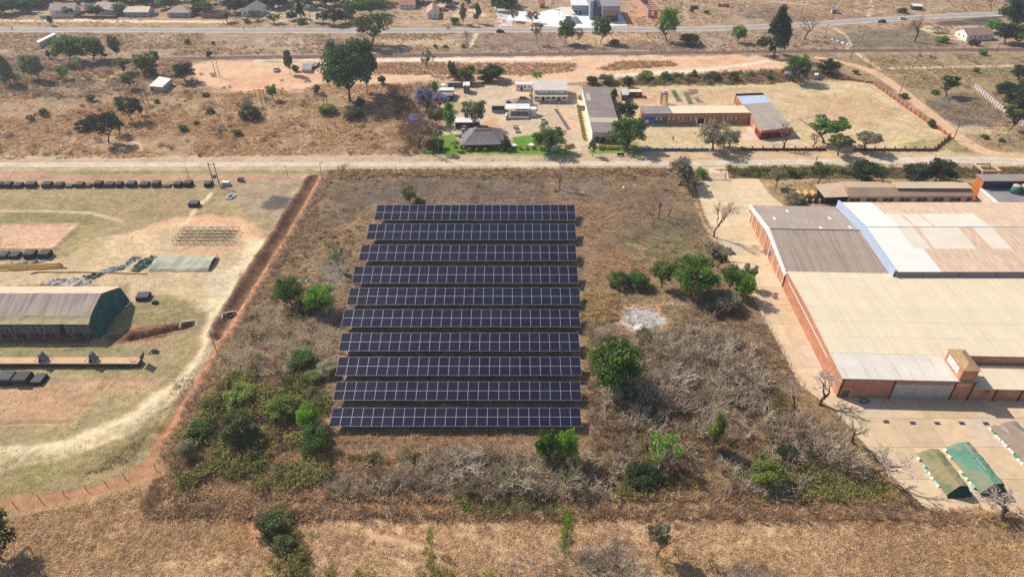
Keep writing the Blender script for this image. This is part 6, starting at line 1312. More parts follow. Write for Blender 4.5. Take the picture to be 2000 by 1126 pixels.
T_ = [
 # far side, left
 ('feather', 22, 166, 100, 52, 'pale', 'hazy pale tree at the frame edge above the dry veld'), ('tall', 62, 155, 106, 30, 'pale', 'slim hazy tree next to the frame edge tree'), ('tall', 78, 158, 106, 34, 'pale', 'hazy twin stemmed tree beside the small sandy clearing'),
 ('column', 97, 115, 97, 14, 'teal', 'small slim tree in front of the big green pair'), ('column', 110, 117, 94, 14, 'teal', 'slim dark sapling under the big green tree'),
 ('round', 138, 123, 69, 56, 'green', 'big green tree nearest the long white shelter'), ('round', 182, 119, 70, 52, 'green', 'big green tree second from the long white shelter'), ('tall', 231, 114, 69, 24, 'teal', 'tall slim gum tree beyond the green pair'), ('column', 206, 116, 92, 18, 'teal', 'narrow sapling between green pair and slim gum'),
 ('open', 127, 156, 129, 24, 'bright', 'small bright green tree on the pale clearing'), ('sparse', 160, 151, 108, 22, 'pale', 'thin drooping tree at the clearing edge'), ('umbrella', 243, 145, 112, 38, 'olive', 'flat topped olive tree by the clearing'), ('open', 303, 146, 98, 42, 'olive', 'spreading olive tree behind the block shed'), ('tall', 280, 147, 104, 28, 'pale', 'pale gum tree behind the block shed'), ('bush', 297, 149, 129, 24, 'teal', 'dark bush below the spreading olive tree'), ('open', 258, 174, 138, 32, 'olive', 'olive tree in front of the block shed'),
 ('round', 365, 160, 122, 40, 'dark', 'dark round tree between block shed and orange clearing', 0), ('open', 258, 236, 185, 46, 'dark', 'leaning dark tree with a wind swept crown'), ('column', 277, 226, 200, 18, 'olive', 'small tree behind the wind swept one'), ('open', 213, 279, 214, 52, 'dark', 'dark ragged tree nearest the gravel road on the veld'), ('open', 233, 263, 222, 36, 'dark', 'dark ragged tree just behind its twin'), ('bush', 170, 258, 230, 36, 'dark', 'dark round bushy tree beside the ragged pair'),
 ('tall', 567, 145, 97, 20, 'gum', 'slim gum tree by the broken shack'), ('bush', 578, 141, 126, 16, 'teal', 'dark bush at the foot of the slim gum'), ('open', 534, 196, 164, 24, 'green', 'small broad leaved tree on the orange clearing edge'),
 ('round', 684, 198, 77, 94, 'gum', 'huge eucalyptus with pale trunk in the veld', 1), ('tall', 717, 183, 76, 58, 'teal', 'second huge eucalyptus standing behind the first', 1), ('bush', 704, 214, 190, 26, 'teal', 'dark shrub in the shade of the eucalyptus'), ('bush', 746, 166, 147, 16, 'teal', 'small dark bush beyond the eucalyptus pair'),
 ('open', 727, 89, 24, 72, 'olive', 'wide pale crowned tree across the highway verge'), ('sparse', 838, 145, 97, 28, 'gum', 'loose gum tree on the orange strip'), ('tall', 883, 153, 118, 18, 'teal', 'narrow leaning gum next to the brown bushy tree'), ('open', 914, 161, 126, 42, 'olive', 'brownish bushy tree at the compound corner'), ('column', 850, 183, 157, 22, 'bright', 'bright green tree behind the purple flowering ones'),
 ('open', 833, 222, 167, 40, 'purple', 'tall purple flowering jacaranda', 0), ('open', 860, 213, 180, 34, 'purple', 'smaller purple flowering jacaranda beside the lean-to', 1), ('bare', 820, 292, 225, 66, 'brown', 'large bare tree at the lawn corner'), ('open', 815, 250, 221, 40, 'purple', 'faded purple crown behind the bare tree', 2), ('column', 880, 260, 196, 36, 'bright', 'bright leafy tree in front of the white roofed shed'), ('open', 927, 250, 192, 50, 'olive', 'olive tree over the white roofed shed'), ('open', 853, 245, 208, 34, 'olive', 'olive tree between bare tree and bright leafy tree'),
 ('round', 1072, 297, 244, 64, 'green', 'broad green tree on the lawn beside the sign'), ('open', 1157, 305, 270, 20, 'olive', 'small thin tree at the driveway mouth'), ('round', 1225, 290, 224, 66, 'green', 'big dense tree in front of the long warehouse'), ('sparse', 1196, 284, 248, 28, 'green', 'slender forked tree before the warehouse front'), ('round', 1221, 236, 196, 44, 'dark', 'dark tree squeezed between warehouse and school'), ('column', 1198, 201, 171, 20, 'green', 'columnar tree against the long warehouse'), ('round', 1225, 171, 148, 22, 'dark', 'dark round tree behind the patched hut'), ('bush', 1155, 168, 149, 26, 'dark', 'dark hedge bush at the warehouse back'), ('bush', 1184, 168, 147, 34, 'olive', 'olive hedge bush behind the warehouse'), ('open', 1050, 157, 139, 22, 'bright', 'green tree behind the white office'),
 ('sparse', 1049, 88, 44, 24, 'olive', 'thin tree before the highway opposite the forecourt'), ('round', 1105, 86, 39, 36, 'green', 'dense green tree before the forecourt canopy'), ('sparse', 1129, 87, 54, 26, 'brown', 'brown thin tree beside the dense green one'), ('round', 1173, 83, 32, 36, 'green', 'green tree in front of the modern building'), ('round', 1302, 82, 16, 38, 'bright', 'tall double crowned tree below the brick shell'), ('round', 1440, 83, 49, 28, 'bright', 'small green tree alone before the highway'), ('feather', 1511, 112, 6, 78, 'dark', 'very tall dark casuarina beside the railway', 0),
 ('open', 1041, 46, 22, 28, 'brown', 'brown tree on the forecourt edge'), ('open', 1004, 42, 20, 18, 'brown', 'small leafless looking tree at the forecourt entrance'), ('round', 971, 22, -8, 26, 'green', 'green tree beside the concrete side road'),
 ('open', 1392, 292, 236, 78, 'grey', 'big grey green tree over the painted wall'), ('open', 1424, 290, 252, 44, 'grey', 'smaller grey green tree leaning on the big one'), ('bare', 1527, 294, 236, 62, 'rust', 'reddish bare tree before the red painted end'), ('bare', 1588, 287, 255, 40, 'brown', 'bare shrubby tree at the sports field'), ('umbrella', 1609, 280, 234, 82, 'green', 'flat topped green acacia at the sports field'), ('umbrella', 1636, 304, 258, 54, 'olive', 'olive acacia leaning over the school wall'), ('umbrella', 1690, 296, 252, 54, 'grey', 'grey acacia at the wall corner'),
 ('round', 1552, 160, 106, 48, 'green', 'green tree shading the white latrine'), ('round', 1616, 145, 115, 44, 'dark', 'dark round tree beside the pale blue toilet', 1), ('umbrella', 1848, 188, 148, 46, 'dark', 'dark acacia by the burnt patch'), ('bush', 1817, 250, 231, 14, 'green', 'small green bush growing over the school wall'), ('bush', 1764, 193, 181, 18, 'green', 'green bush by the dirt road pole'), ('bare', 1572, 78, 34, 44, 'brown', 'gnarled dead tree by the highway'), ('bare', 1787, 83, 27, 42, 'brown', 'bare tree beside the thatch shade'), ('bare', 1935, 24, -6, 34, 'brown', 'bare tree beyond the highway bend'), ('bush', 1760, 27, 14, 20, 'olive', 'dark shrub beside the highway hut'),
 ('round', 1975, 60, -5, 62, 'dark', 'dark tall tree at the frame corner by the highway'), ('round', 1962, 84, 44, 46, 'dark', 'dark bushy tree beside the farm house'), ('round', 1992, 90, 48, 46, 'green', 'green tree behind the farm house at the frame edge'), ('round', 1936, 64, 38, 28, 'bright', 'bright green tree behind the farm house'), ('bush', 1901, 90, 78, 22, 'maroon', 'maroon leaved shrub before the farm house'), ('bush', 1838, 86, 68, 26, 'bright', 'bright shrub in the burnt ground by the shade'), ('bush', 1917, 109, 96, 20, 'bright', 'bright shrub on the railway verge'),
 ('round', 1965, 200, 158, 60, 'dark', 'dark spreading tree behind the white panel wall'), ('round', 1998, 226, 168, 60, 'dark', 'dark tree at the frame edge behind the panel wall'), ('round', 1990, 158, 124, 40, 'teal', 'tree at the frame edge above the panel wall'), ('umbrella', 1973, 254, 204, 52, 'olive', 'olive tree at the gap in the panel wall'), ('bush', 1922, 272, 262, 16, 'green', 'small green bush at the dirt road junction'),
 ('umbrella', 1515, 366, 325, 40, 'grey', 'grey leaved tree beside the works driveway'), ('open', 1597, 358, 314, 40, 'olive', 'leaning olive tree next to the outbuilding'), ('round', 1690, 358, 316, 66, 'dark', 'dark dense mango tree behind the outbuilding', 2), ('round', 1786, 357, 316, 56, 'dark', 'dark mango tree, first of the close pair'), ('round', 1828, 354, 307, 62, 'dark', 'dark mango tree, second of the close pair'), ('bush', 1548, 405, 384, 42, 'grey', 'grey green bush at the store corner'), ('bush', 1543, 348, 328, 20, 'green', 'green bush beside the grey leaved tree'),
 # solar plot
 ('bare', 666, 348, 313, 40, 'brown', 'bare thorn tree at the plot corner by the road'), ('bare', 1092, 370, 312, 40, 'bare', 'bare tree in the burnt ground behind the arrays'), ('bare', 1014, 352, 326, 24, 'bare', 'small bare tree by the road fence'), ('open', 800, 398, 361, 38, 'olive', 'green tree just behind the first array'), ('bush', 820, 400, 386, 20, 'lime', 'yellowish bush beside the tree behind the first array'),
 ('open', 1328, 360, 304, 60, 'grey', 'grey green tree at the works gate'), ('bush', 1367, 350, 325, 24, 'bright', 'bright green bush at the gate post'), ('open', 1345, 372, 338, 44, 'grey', 'shaded bush under the gate tree'), ('bare', 1394, 463, 376, 72, 'brown', 'large bare tree with dead leaves along the driveway'), ('bare', 1286, 427, 362, 44, 'bare', 'tall pale bare tree in the plot'), ('bare', 1306, 424, 384, 26, 'bare', 'shorter bare tree next to the tall pale one'),
 ('umbrella', 1400, 522, 468, 66, 'grey', 'spreading grey acacia over the driveway edge'), ('round', 1350, 576, 494, 88, 'green', 'large dark green tree right of the arrays near the ash heap', 0), ('open', 1292, 560, 504, 48, 'green', 'green tree joined to the large dark one'), ('bush', 1205, 568, 528, 44, 'green', 'green shrub clump, the one toward the arrays'), ('bush', 1243, 568, 526, 46, 'green', 'green shrub clump beside the joined trees'), ('open', 1422, 572, 514, 40, 'green', 'light green tree behind the driveway shade'), ('round', 1450, 584, 530, 40, 'bright', 'bright green tree leaning over the driveway'), ('umbrella', 1456, 560, 512, 36, 'grey', 'grey twiggy tree behind the bright one'), ('bush', 1408, 618, 566, 68, 'grey', 'big grey bush at the driveway edge'),
 ('sparse', 664, 532, 476, 32, 'pale', 'thin half bare tree beside the third array'), ('round', 569, 594, 536, 54, 'green', 'green bushy tree by the ditch', 1), ('round', 630, 608, 551, 58, 'bright', 'bright lime green bushy tree beside the fifth array', 2), ('bush', 605, 618, 585, 40, 'olive', 'olive scrub below the two bushy trees'),
 ('round', 608, 836, 786, 48, 'bright', 'bright green tree at the corner of the last array', 0), ('bush', 622, 894, 828, 64, 'green', 'green shrub below the bright corner tree'), ('bush', 594, 728, 683, 58, 'green', 'green shrub beside the seventh array'), ('bush', 642, 742, 704, 42, 'silver', 'cream flowering shrub beside the eighth array'), ('bush', 612, 756, 728, 40, 'lime', 'yellow green shrub under the cream flowering one'),
 ('round', 1196, 762, 656, 102, 'green', 'large rounded green tree beside the eighth array', 1), ('column', 1390, 878, 795, 50, 'lime', 'lime yellow upright tree in the thicket'), ('sparse', 1288, 905, 836, 74, 'bright', 'patchy bright green tree in the thicket', 0), ('bush', 1488, 962, 894, 66, 'lime', 'lime green feathery shrub near the field edge'), ('round', 1068, 904, 836, 46, 'green', 'green tree in front of the last array, first of two'), ('round', 1104, 906, 838, 48, 'bright', 'brighter green tree in front of the last array, second of two'),
 ('bush', 400, 862, 818, 48, 'green', 'dark green shrub beside the fence corner'), ('bush', 374, 905, 858, 36, 'silver', 'cream flowering shrub near the fence corner'), ('bush', 1257, 668, 640, 30, 'green', 'dark bush below the ash heap'), ('bush', 480, 800, 745, 66, 'lime', 'olive yellow feathery shrub in the fenced scrub'), ('bush', 478, 880, 800, 70, 'olive', 'broad olive shrub in the fenced scrub'), ('bush', 560, 830, 770, 60, 'lime', 'soft yellow green shrub beside the bright corner tree'), ('bush', 1250, 960, 915, 70, 'dark', 'low dark shrub by the field edge'), ('bush', 1530, 910, 870, 50, 'dark', 'dark shrub behind the lime feathery one'), ('bush', 1580, 905, 868, 50, 'dark', 'dark shrub next to another near the works yard'),
 ('bare', 1548, 812, 722, 66, 'bare', 'tall bare pale tree by the driveway bend'), ('bare', 1600, 790, 712, 84, 'bare', 'wide bare tree overhanging the driveway bend'), ('bare', 1395, 735, 660, 70, 'bare', 'bare pinkish tree in the thicket by the driveway'), ('bare', 1710, 930, 835, 150, 'bare', 'wide bare tree spreading onto the works yard'), ('bare', 1665, 865, 790, 90, 'silver', 'pale leafy tree on the works yard edge'), ('bare', 1958, 1015, 938, 120, 'bare', 'bare tree before the brown covered stack'), ('bareshrub', 1010, 985, 890, 110, 'silver', 'pale bare shrub tree with white limbs in front of the arrays'), ('bareshrub', 1310, 790, 700, 110, 'bare', 'pale leafless bush with white limbs in the thicket'), ('bareshrub', 905, 960, 870, 110, 'bare', 'grey leafless bush in front of the last array'), ('bareshrub', 1110, 985, 905, 80, 'silver', 'grey white leafless bush near the boundary track'),
 ('bush', 537, 1060, 1002, 64, 'olive', 'round olive bush in the stubble field'), ('bush', 563, 1090, 1046, 48, 'olive', 'smaller olive bush below the round one'), ('umbrella', 1282, 1084, 1018, 52, 'grey', 'small grey tree in the stubble by the burnt patch'), ('bareshrub', 1325, 1112, 1068, 46, 'silver', 'white bare shrub beside the small grey tree'), ('round', 0, 1090, 992, 92, 'dark', 'dark round tree cut by the frame edge in the stubble', 2), ('sparse', 1105, 1072, 1010, 22, 'bright', 'thin green sapling in the stubble field'), ('sparse', 842, 1070, 1030, 16, 'bright', 'tiny green sapling on the stubble field'),
 # beyond the highway
 ('open', 132, 30, 18, 26, 'pale', 'tree at the sandy road junction'), ('column', 101, 50, 30, 14, 'teal', 'dark conical tree by the highway verge'), ('round', 190, 33, 14, 32, 'dark', 'round dark tree before the second white house'), ('umbrella', 443, 44, 20, 28, 'brown', 'brown flat tree beside the roofless house'), ('open', 500, 40, 20, 26, 'olive', 'small tree in front of the white gable house'), ('bush', 482, 46, 34, 16, 'silver', 'silvery shrub before the white gable house'),
 ('round', 571, 40, 22, 22, 'dark', 'small round tree on the pale bank beyond the highway'), ('feather', 588, 36, 0, 24, 'dark', 'dark conical tree on the pale bank beyond the highway'), ('palm', 607, 42, 3, 26, 'pale', 'tall grey palm beyond the highway'), ('bush', 590, 49, 36, 22, 'green', 'green shrub on the far highway verge'), ('round', 652, 48, 15, 40, 'dark', 'broad dark tree beyond the highway, first of the dark pair'), ('round', 675, 46, 22, 34, 'teal', 'broad dark tree beyond the highway, second of the dark pair'), ('open', 630, 46, 24, 26, 'olive', 'brownish tree beside the dark pair'), ('round', 692, 36, 2, 40, 'green', 'bright green tree behind the wide pale one'), ('round', 728, 30, -6, 50, 'green', 'large green tree far behind the wide pale one'), ('open', 537, 46, 28, 28, 'olive', 'low spreading tree at the far highway verge'), ('bare', 764, 50, 36, 14, 'brown', 'little aloe like bush beyond the highway'),
 ('column', 905, 48, 6, 22, 'grey', 'tall grey tree beside the white cottage drive'), ('column', 932, 46, 6, 24, 'green', 'tall green tree beside the cottage drive'), ('bush', 888, 50, 34, 20, 'green', 'green shrub below the tall grey tree'), ('bare', 912, 87, 56, 20, 'brown', 'dead pinkish tree beside the small footpath'), ('bush', 1350, 24, 17, 8, 'dark', 'tiny dark bush in the far field nearest the brick heap'), ('bush', 1380, 28, 20, 12, 'green', 'tiny green bush in the far field'),
]
for r_ in T_:
    kind, u, vb, vt, w, col, lab = r_[:7]
    isb = kind in ('bush', 'bareshrub')
    plant(kind, u, vb, vt, w, col, lab, 'shrub' if isb else 'palm_tree' if kind == 'palm' else 'tree', 'shrub' if isb else 'tree', None, r_[7] if len(r_) > 7 else None)
plant('palm', 857, 297, 244, 26, 'green', 'tall green palm on the lawn beside the hall', 'palm_tree'); plant('palm', 889, 294, 270, 20, 'olive', 'short palm on the lawn by the hall corner', 'palm_tree')
# belt of trees along the top edge: many, alike, far off
belt = random.Random(11); BELT = []
for i in range(92):
    u = belt.uniform(-20, 760) if i < 78 else belt.uniform(760, 1000); v = belt.uniform(-6, 22) if u < 500 else belt.uniform(-6, 10)
    if any(a < u < b and v > c for a, b, c in ((85, 235, 8), (240, 300, 12), (320, 380, 12), (460, 515, 8), (770, 865, 6))): v = belt.uniform(-6, 4)
    BELT.append((u, belt.choice(['round', 'round', 'open', 'column', 'tall']), v + 8, v - belt.uniform(8, 22), belt.uniform(26, 48), belt.choice(['teal', 'green', 'dark', 'olive', 'pale', 'teal'])))
for (lo_, hi_, nm) in ((-99, 60, 'grey roofed house at the frame corner'), (60, 130, 'brown roofed white house'), (130, 190, 'orange red roofed house'), (190, 245, 'gabled house with the round tree'), (245, 310, 'tan roofed house'), (310, 385, 'hip roofed verandah house'), (385, 450, 'roofless house'), (450, 520, 'broad white gable house'), (520, 600, 'pale bank'), (600, 680, 'grey palm'), (680, 765, 'wide pale verge tree'), (765, 830, 'reddish roofed cottage'), (830, 905, 'tan gabled white cottage'), (905, 1100, 'concrete side road')):
    for i, (u, kd, v0, v1, w, cl_) in enumerate(sorted(b for b in BELT if lo_ <= b[0] < hi_)):
        plant(kd, u, v0, v1, w, cl_, f'{nth(i)} belt tree beyond the {nm}, counting toward the forecourt', 'tree', 'tree', 'tree belt along the far houses')
# scattered small shrubs on the veld
MARKS = [('block shed', 315, 165), ('ragged dark trees', 222, 260), ('long shelter', 90, 80), ('bent post rows', 650, 255), ('huge eucalyptus', 690, 190), ('twin leaning poles', 428, 135), ('dead pinkish tree', 912, 85), ('white office', 1075, 175), ('double crowned tree', 1302, 80), ('school back yard', 1340, 180), ('white latrine', 1550, 148), ('burnt patch', 1870, 220), ('dirt road junction', 1930, 290)]
SHR = []
for (u, v, w, hh, c) in ((88, 229, 18, 20, 'olive'), (62, 238, 16, 16, 'grey'), (180, 200, 22, 16, 'olive'), (492, 236, 40, 38, 'olive'), (412, 223, 16, 12, 'teal'), (465, 268, 22, 14, 'olive'), (385, 245, 12, 10, 'green'), (360, 258, 22, 10, 'olive'), (404, 190, 14, 10, 'teal'), (410, 113, 12, 14, 'teal'), (307, 203, 12, 10, 'olive'), (367, 88, 12, 12, 'olive'), (418, 89, 8, 8, 'teal'), (500, 235, 24, 26, 'olive'), (620, 185, 16, 22, 'olive'), (640, 228, 40, 14, 'lime'), (690, 237, 40, 12, 'olive'), (870, 95, 10, 8, 'green'), (905, 94, 10, 8, 'green'), (1200, 90, 20, 12, 'grey'), (1335, 80, 14, 8, 'olive'), (1345, 92, 40, 10, 'olive'), (1355, 154, 14, 18, 'olive'), (1432, 162, 22, 24, 'olive'), (1390, 160, 32, 18, 'olive'), (1500, 158, 16, 16, 'olive'), (1670, 146, 14, 10, 'olive'), (1620, 150, 12, 8, 'dark'), (1955, 278, 14, 8, 'olive'), (1905, 142, 12, 10, 'olive'), (1825, 185, 14, 8, 'olive'), (1260, 160, 34, 12, 'lime'), (1300, 160, 30, 10, 'olive'), (960, 165, 60, 10, 'dark'), (900, 158, 40, 8, 'dark'), (850, 95, 8, 8, 'green')):
    mk = min(MARKS, key=lambda q: (q[1] - u) ** 2 + (q[2] - v) ** 2 * 6); SHR.append((mk[0], (mk[1] - u) ** 2 + (mk[2] - v) ** 2 * 6, u, v, w, hh, c))
for nm in sorted({q[0] for q in SHR}):
    for i, (_, _, u, v, w, hh, c) in enumerate(sorted(q for q in SHR if q[0] == nm)):
        plant('bush', u, v, v - hh, w, c, f'small lone shrub, {nth(i)} in distance from the {nm}', 'shrub', 'shrub', 'shrubs scattered on the veld')
# clipped golden balls round the lawn
for i, (u, v, r_) in enumerate(((890, 290, 7), (901, 291, 8), (912, 287, 7), (917, 297, 10), (924, 290, 7), (931, 297, 8), (937, 289, 6), (948, 297, 9), (950, 288, 6), (965, 291, 7), (978, 291, 7), (980, 297, 8), (995, 297, 9), (1004, 292, 7), (1016, 293, 9), (1029, 293, 8), (1042, 293, 9), (1056, 294, 8), (1064, 294, 8), (1106, 291, 9), (1113, 290, 9), (1118, 288, 8))): plant('ball', u, v, v - r_, r_, 'gold' if r_ > 6 else 'lime', f'{nth(i)} round clipped golden shrub along the lawn counting from the palms', 'clipped_shrub', 'shrub', 'clipped shrubs round the lawn')
for i, (u, v, r_) in enumerate(((1163, 279, 9), (1173, 279, 9), (1189, 279, 9), (1196, 279, 9), (1204, 279, 9), (1212, 279, 9))): plant('ball', u, v, v - r_, r_, 'green', f'{nth(i)} clipped green shrub along the warehouse front counting from the driveway', 'clipped_shrub', 'shrub', 'clipped shrubs along the warehouse')
for i, (u, v, r_) in enumerate(((1172, 293, 10), (1180, 292, 8), (1189, 293, 8), (1196, 293, 9), (1205, 293, 7), (1220, 293, 10))): plant('ball', u, v, v - r_, r_, 'gold', f'{nth(i)} clipped yellow shrub on the small lawn counting from the driveway', 'clipped_shrub', 'shrub', 'clipped shrubs on the small lawn')
for i in range(14): plant('ball', 1129 + i * .92 + (i % 2), 212 + i * 4.8, 212 + i * 4.8 - 8, 7.5, 'gold', f'{nth(i)} yellow shrub in the driveway line counting from the white office', 'clipped_shrub', 'shrub', 'yellow shrubs along the driveway')
plant('ball', 1038, 192, 180, 9, 'gold', 'yellow shrub at the corner of the white office', 'clipped_shrub', 'shrub'); plant('ball', 1132, 195, 186, 8, 'gold', 'yellow shrub at the back corner of the warehouse', 'clipped_shrub', 'shrub'); plant('ball', 1030, 174, 168, 9, 'gold', 'yellow shrub before the white office wing', 'clipped_shrub', 'shrub')
plant('bush', 986, 296, 270, 26, 'dark', 'dark green shrub at the thatched hall corner', 'shrub', 'shrub'); plant('bush', 955, 292, 274, 16, 'green', 'spiky green shrub in front of the thatched hall', 'shrub', 'shrub'); plant('bush', 852, 298, 284, 40, 'dark', 'low dark hedge under the tall palm', 'shrub', 'shrub')
# ------------------------------------------------------------------ uncountable ground cover: dry grass, thicket, stubble
GAIN = 1.5
def cover_mat(name, ramp, trans=.2):
    m = bpy.data.materials.new(name); m.use_nodes = True
    N = m.node_tree.nodes; L = m.node_tree.links; N.remove(N['Principled BSDF'])
    oi = N.new('ShaderNodeObjectInfo'); cr = N.new('ShaderNodeValToRGB'); e = cr.color_ramp.elements
    while len(e) < len(ramp): e.new(.5)
    for i, c in enumerate(ramp): e[i].position = i / (len(ramp) - 1); q_ = lin(c); lu = q_[0] * .3 + q_[1] * .59 + q_[2] * .11; e[i].color = (*[(x * 1.0 + lu * .0) * (GAIN if trans else 1.3) for x in q_], 1)
    L.new(oi.outputs['Random'], cr.inputs[0])
    d = N.new('ShaderNodeBsdfDiffuse'); t = N.new('ShaderNodeBsdfTranslucent'); L.new(cr.outputs[0], d.inputs[0]); L.new(cr.outputs[0], t.inputs[0])
    mx = N.new('ShaderNodeMixShader'); mx.inputs[0].default_value = trans; L.new(d.outputs[0], mx.inputs[1]); L.new(t.outputs[0], mx.inputs[2]); L.new(mx.outputs[0], N['Material Output'].inputs[0]); return m
def pmesh(name, mb, m): return mb.mesh(name, m)
def tuft(seed, n, h, spread, w, m, lean=.5):
    r = random.Random(seed); b = MB()
    for i in range(n):
        a = r.uniform(0, 6.283); q = r.uniform(0, spread) * .5; x, y = math.cos(a) * q, math.sin(a) * q; l = h * r.uniform(.55, 1.15); d = r.uniform(0, 6.283) if r.random() < .4 else a; k = lean * r.uniform(.4, 1.3) * l
        mx, my = x + math.cos(d) * k * .35, y + math.sin(d) * k * .35; ex, ey = x + math.cos(d) * k, y + math.sin(d) * k; sx, sy = -math.sin(d) * w, math.cos(d) * w
        b.face([(x - sx, y - sy, -.05), (x + sx, y + sy, -.05), (mx + sx * .8, my + sy * .8, l * .62), (mx - sx * .8, my - sy * .8, l * .62)]); b.face([(mx - sx * .8, my - sy * .8, l * .62), (mx + sx * .8, my + sy * .8, l * .62), (ex, ey, l * (.9 if lean < .8 else .72))])
    return b.mesh('tuft', m)
def twigs(seed, n, m, w=.017):
    """leafless bush: arching stems that fork into fine twigs"""
    r = random.Random(seed); b = MB()
    def blade(p, q, w0, w1):
        d = (q - p); s = d.cross(Vector((r.gauss(0, 1), r.gauss(0, 1), r.gauss(0, 1)))).normalized(); b.face([p - s * w0, p + s * w0, q + s * w1, q - s * w1])
    for i in range(n):
        a = r.uniform(0, 6.283); sp = r.uniform(.25, 1.0); d = Vector((math.cos(a) * sp, math.sin(a) * sp, 1)).normalized(); p0 = Vector((math.cos(a) * .08, math.sin(a) * .08, 0)); l = r.uniform(.5, .8)
        p1 = p0 + d * l; blade(p0, p1, w, w * .8)
        for k in range(3):
            d2 = (d + Vector((r.gauss(0, .45), r.gauss(0, .45), r.gauss(.05, .25)))).normalized(); s = p0.lerp(p1, r.uniform(.5, 1)); p2 = s + d2 * r.uniform(.3, .6); blade(s, p2, w * .7, w * .5)
            for q in range(3):
                d3 = (d2 + Vector((r.gauss(0, .6), r.gauss(0, .6), r.gauss(0, .35)))).normalized(); s3 = s.lerp(p2, r.uniform(.4, 1)); blade(s3, s3 + d3 * r.uniform(.15, .35), w * .45, w * .25)
    return b.mesh('twig_bush', m)
def leafbush(seed, n, m, ls=.09):
    r = random.Random(seed); rs = np.random.RandomState(seed); b = MB(); cs = [(r.gauss(0, .28), r.gauss(0, .28), r.uniform(.25, .6)) for _ in range(7)]
    for i in range(n):
        c = Vector(r.choice(cs)); p = c + Vector((r.gauss(0, .17), r.gauss(0, .17), r.gauss(0, .15))); p.z = max(.03, p.z); a = Vector((r.gauss(0, 1), r.gauss(0, 1), r.gauss(0, .7))).normalized(); n_ = Vector((r.gauss(0, .6), r.gauss(0, .6), 1)).normalized(); t = n_.cross(a).normalized(); s = ls * r.uniform(.6, 1.4)
        b.face([p - a * s, p + t * s * .5, p + a * s, p - t * s * .5])
    return b.mesh('leaf_bush', m)
def flecks(seed, n, m):
    r = random.Random(seed); b = MB()
    for i in range(n):
        x, y, z = r.gauss(0, .35), r.gauss(0, .35), r.uniform(.03, .2); a = r.uniform(0, 6.283); l, w = r.uniform(.1, .32), r.uniform(.02, .055); dx, dy = math.cos(a), math.sin(a); dz = r.uniform(-.12, .12)
        b.face([(x - dx * l - dy * w, y - dy * l + dx * w, z - dz), (x - dx * l + dy * w, y - dy * l - dx * w, z - dz), (x + dx * l + dy * w, y + dy * l - dx * w, z + dz), (x + dx * l - dy * w, y + dy * l + dx * w, z + dz + .04)])
    return b.mesh('stubble', m)
TAN = cover_mat('grass_tan', [(150, 118, 84), (182, 148, 106), (204, 170, 124), (168, 130, 92)]); BRN = cover_mat('grass_brown', [(112, 90, 70), (140, 112, 86), (162, 132, 100), (124, 100, 80)]); STR = cover_mat('grass_straw_grey', [(146, 130, 108), (178, 160, 134), (128, 112, 94)]); OLV = cover_mat('grass_olive', [(108, 108, 60), (134, 130, 72), (92, 98, 54)])
ORG = cover_mat('grass_tawny', [(170, 136, 100), (194, 160, 120), (156, 124, 92), (208, 176, 134)])
TWG = cover_mat('twig_grey', [(150, 132, 114), (178, 160, 138), (200, 184, 160), (136, 114, 96)], 0); TWB = cover_mat('twig_brown', [(108, 86, 72), (136, 108, 90), (152, 126, 106)], 0); LOL = cover_mat('leaf_olive', [(100, 102, 58), (124, 120, 68), (142, 132, 78), (84, 90, 52)], .35); LDK = cover_mat('leaf_dark', [(58, 66, 40), (76, 82, 48), (94, 96, 58)], .35); LBR = cover_mat('leaf_brown', [(110, 86, 64), (134, 106, 78), (92, 74, 58)], .2)
STB = cover_mat('stubble_straw', [(190, 156, 116), (214, 184, 146), (168, 132, 98), (148, 116, 88)]); GRN = cover_mat('leaf_fresh', [(84, 112, 42), (112, 140, 56), (64, 92, 38)], .3)
def library(name, meshes):
    """prototypes for scattering; kept out of the scene"""
    col = bpy.data.collections.new(name)
    for i, me in enumerate(meshes): o = bpy.data.objects.new(f'{name}_{i:02d}', me); col.objects.link(o)
    return col
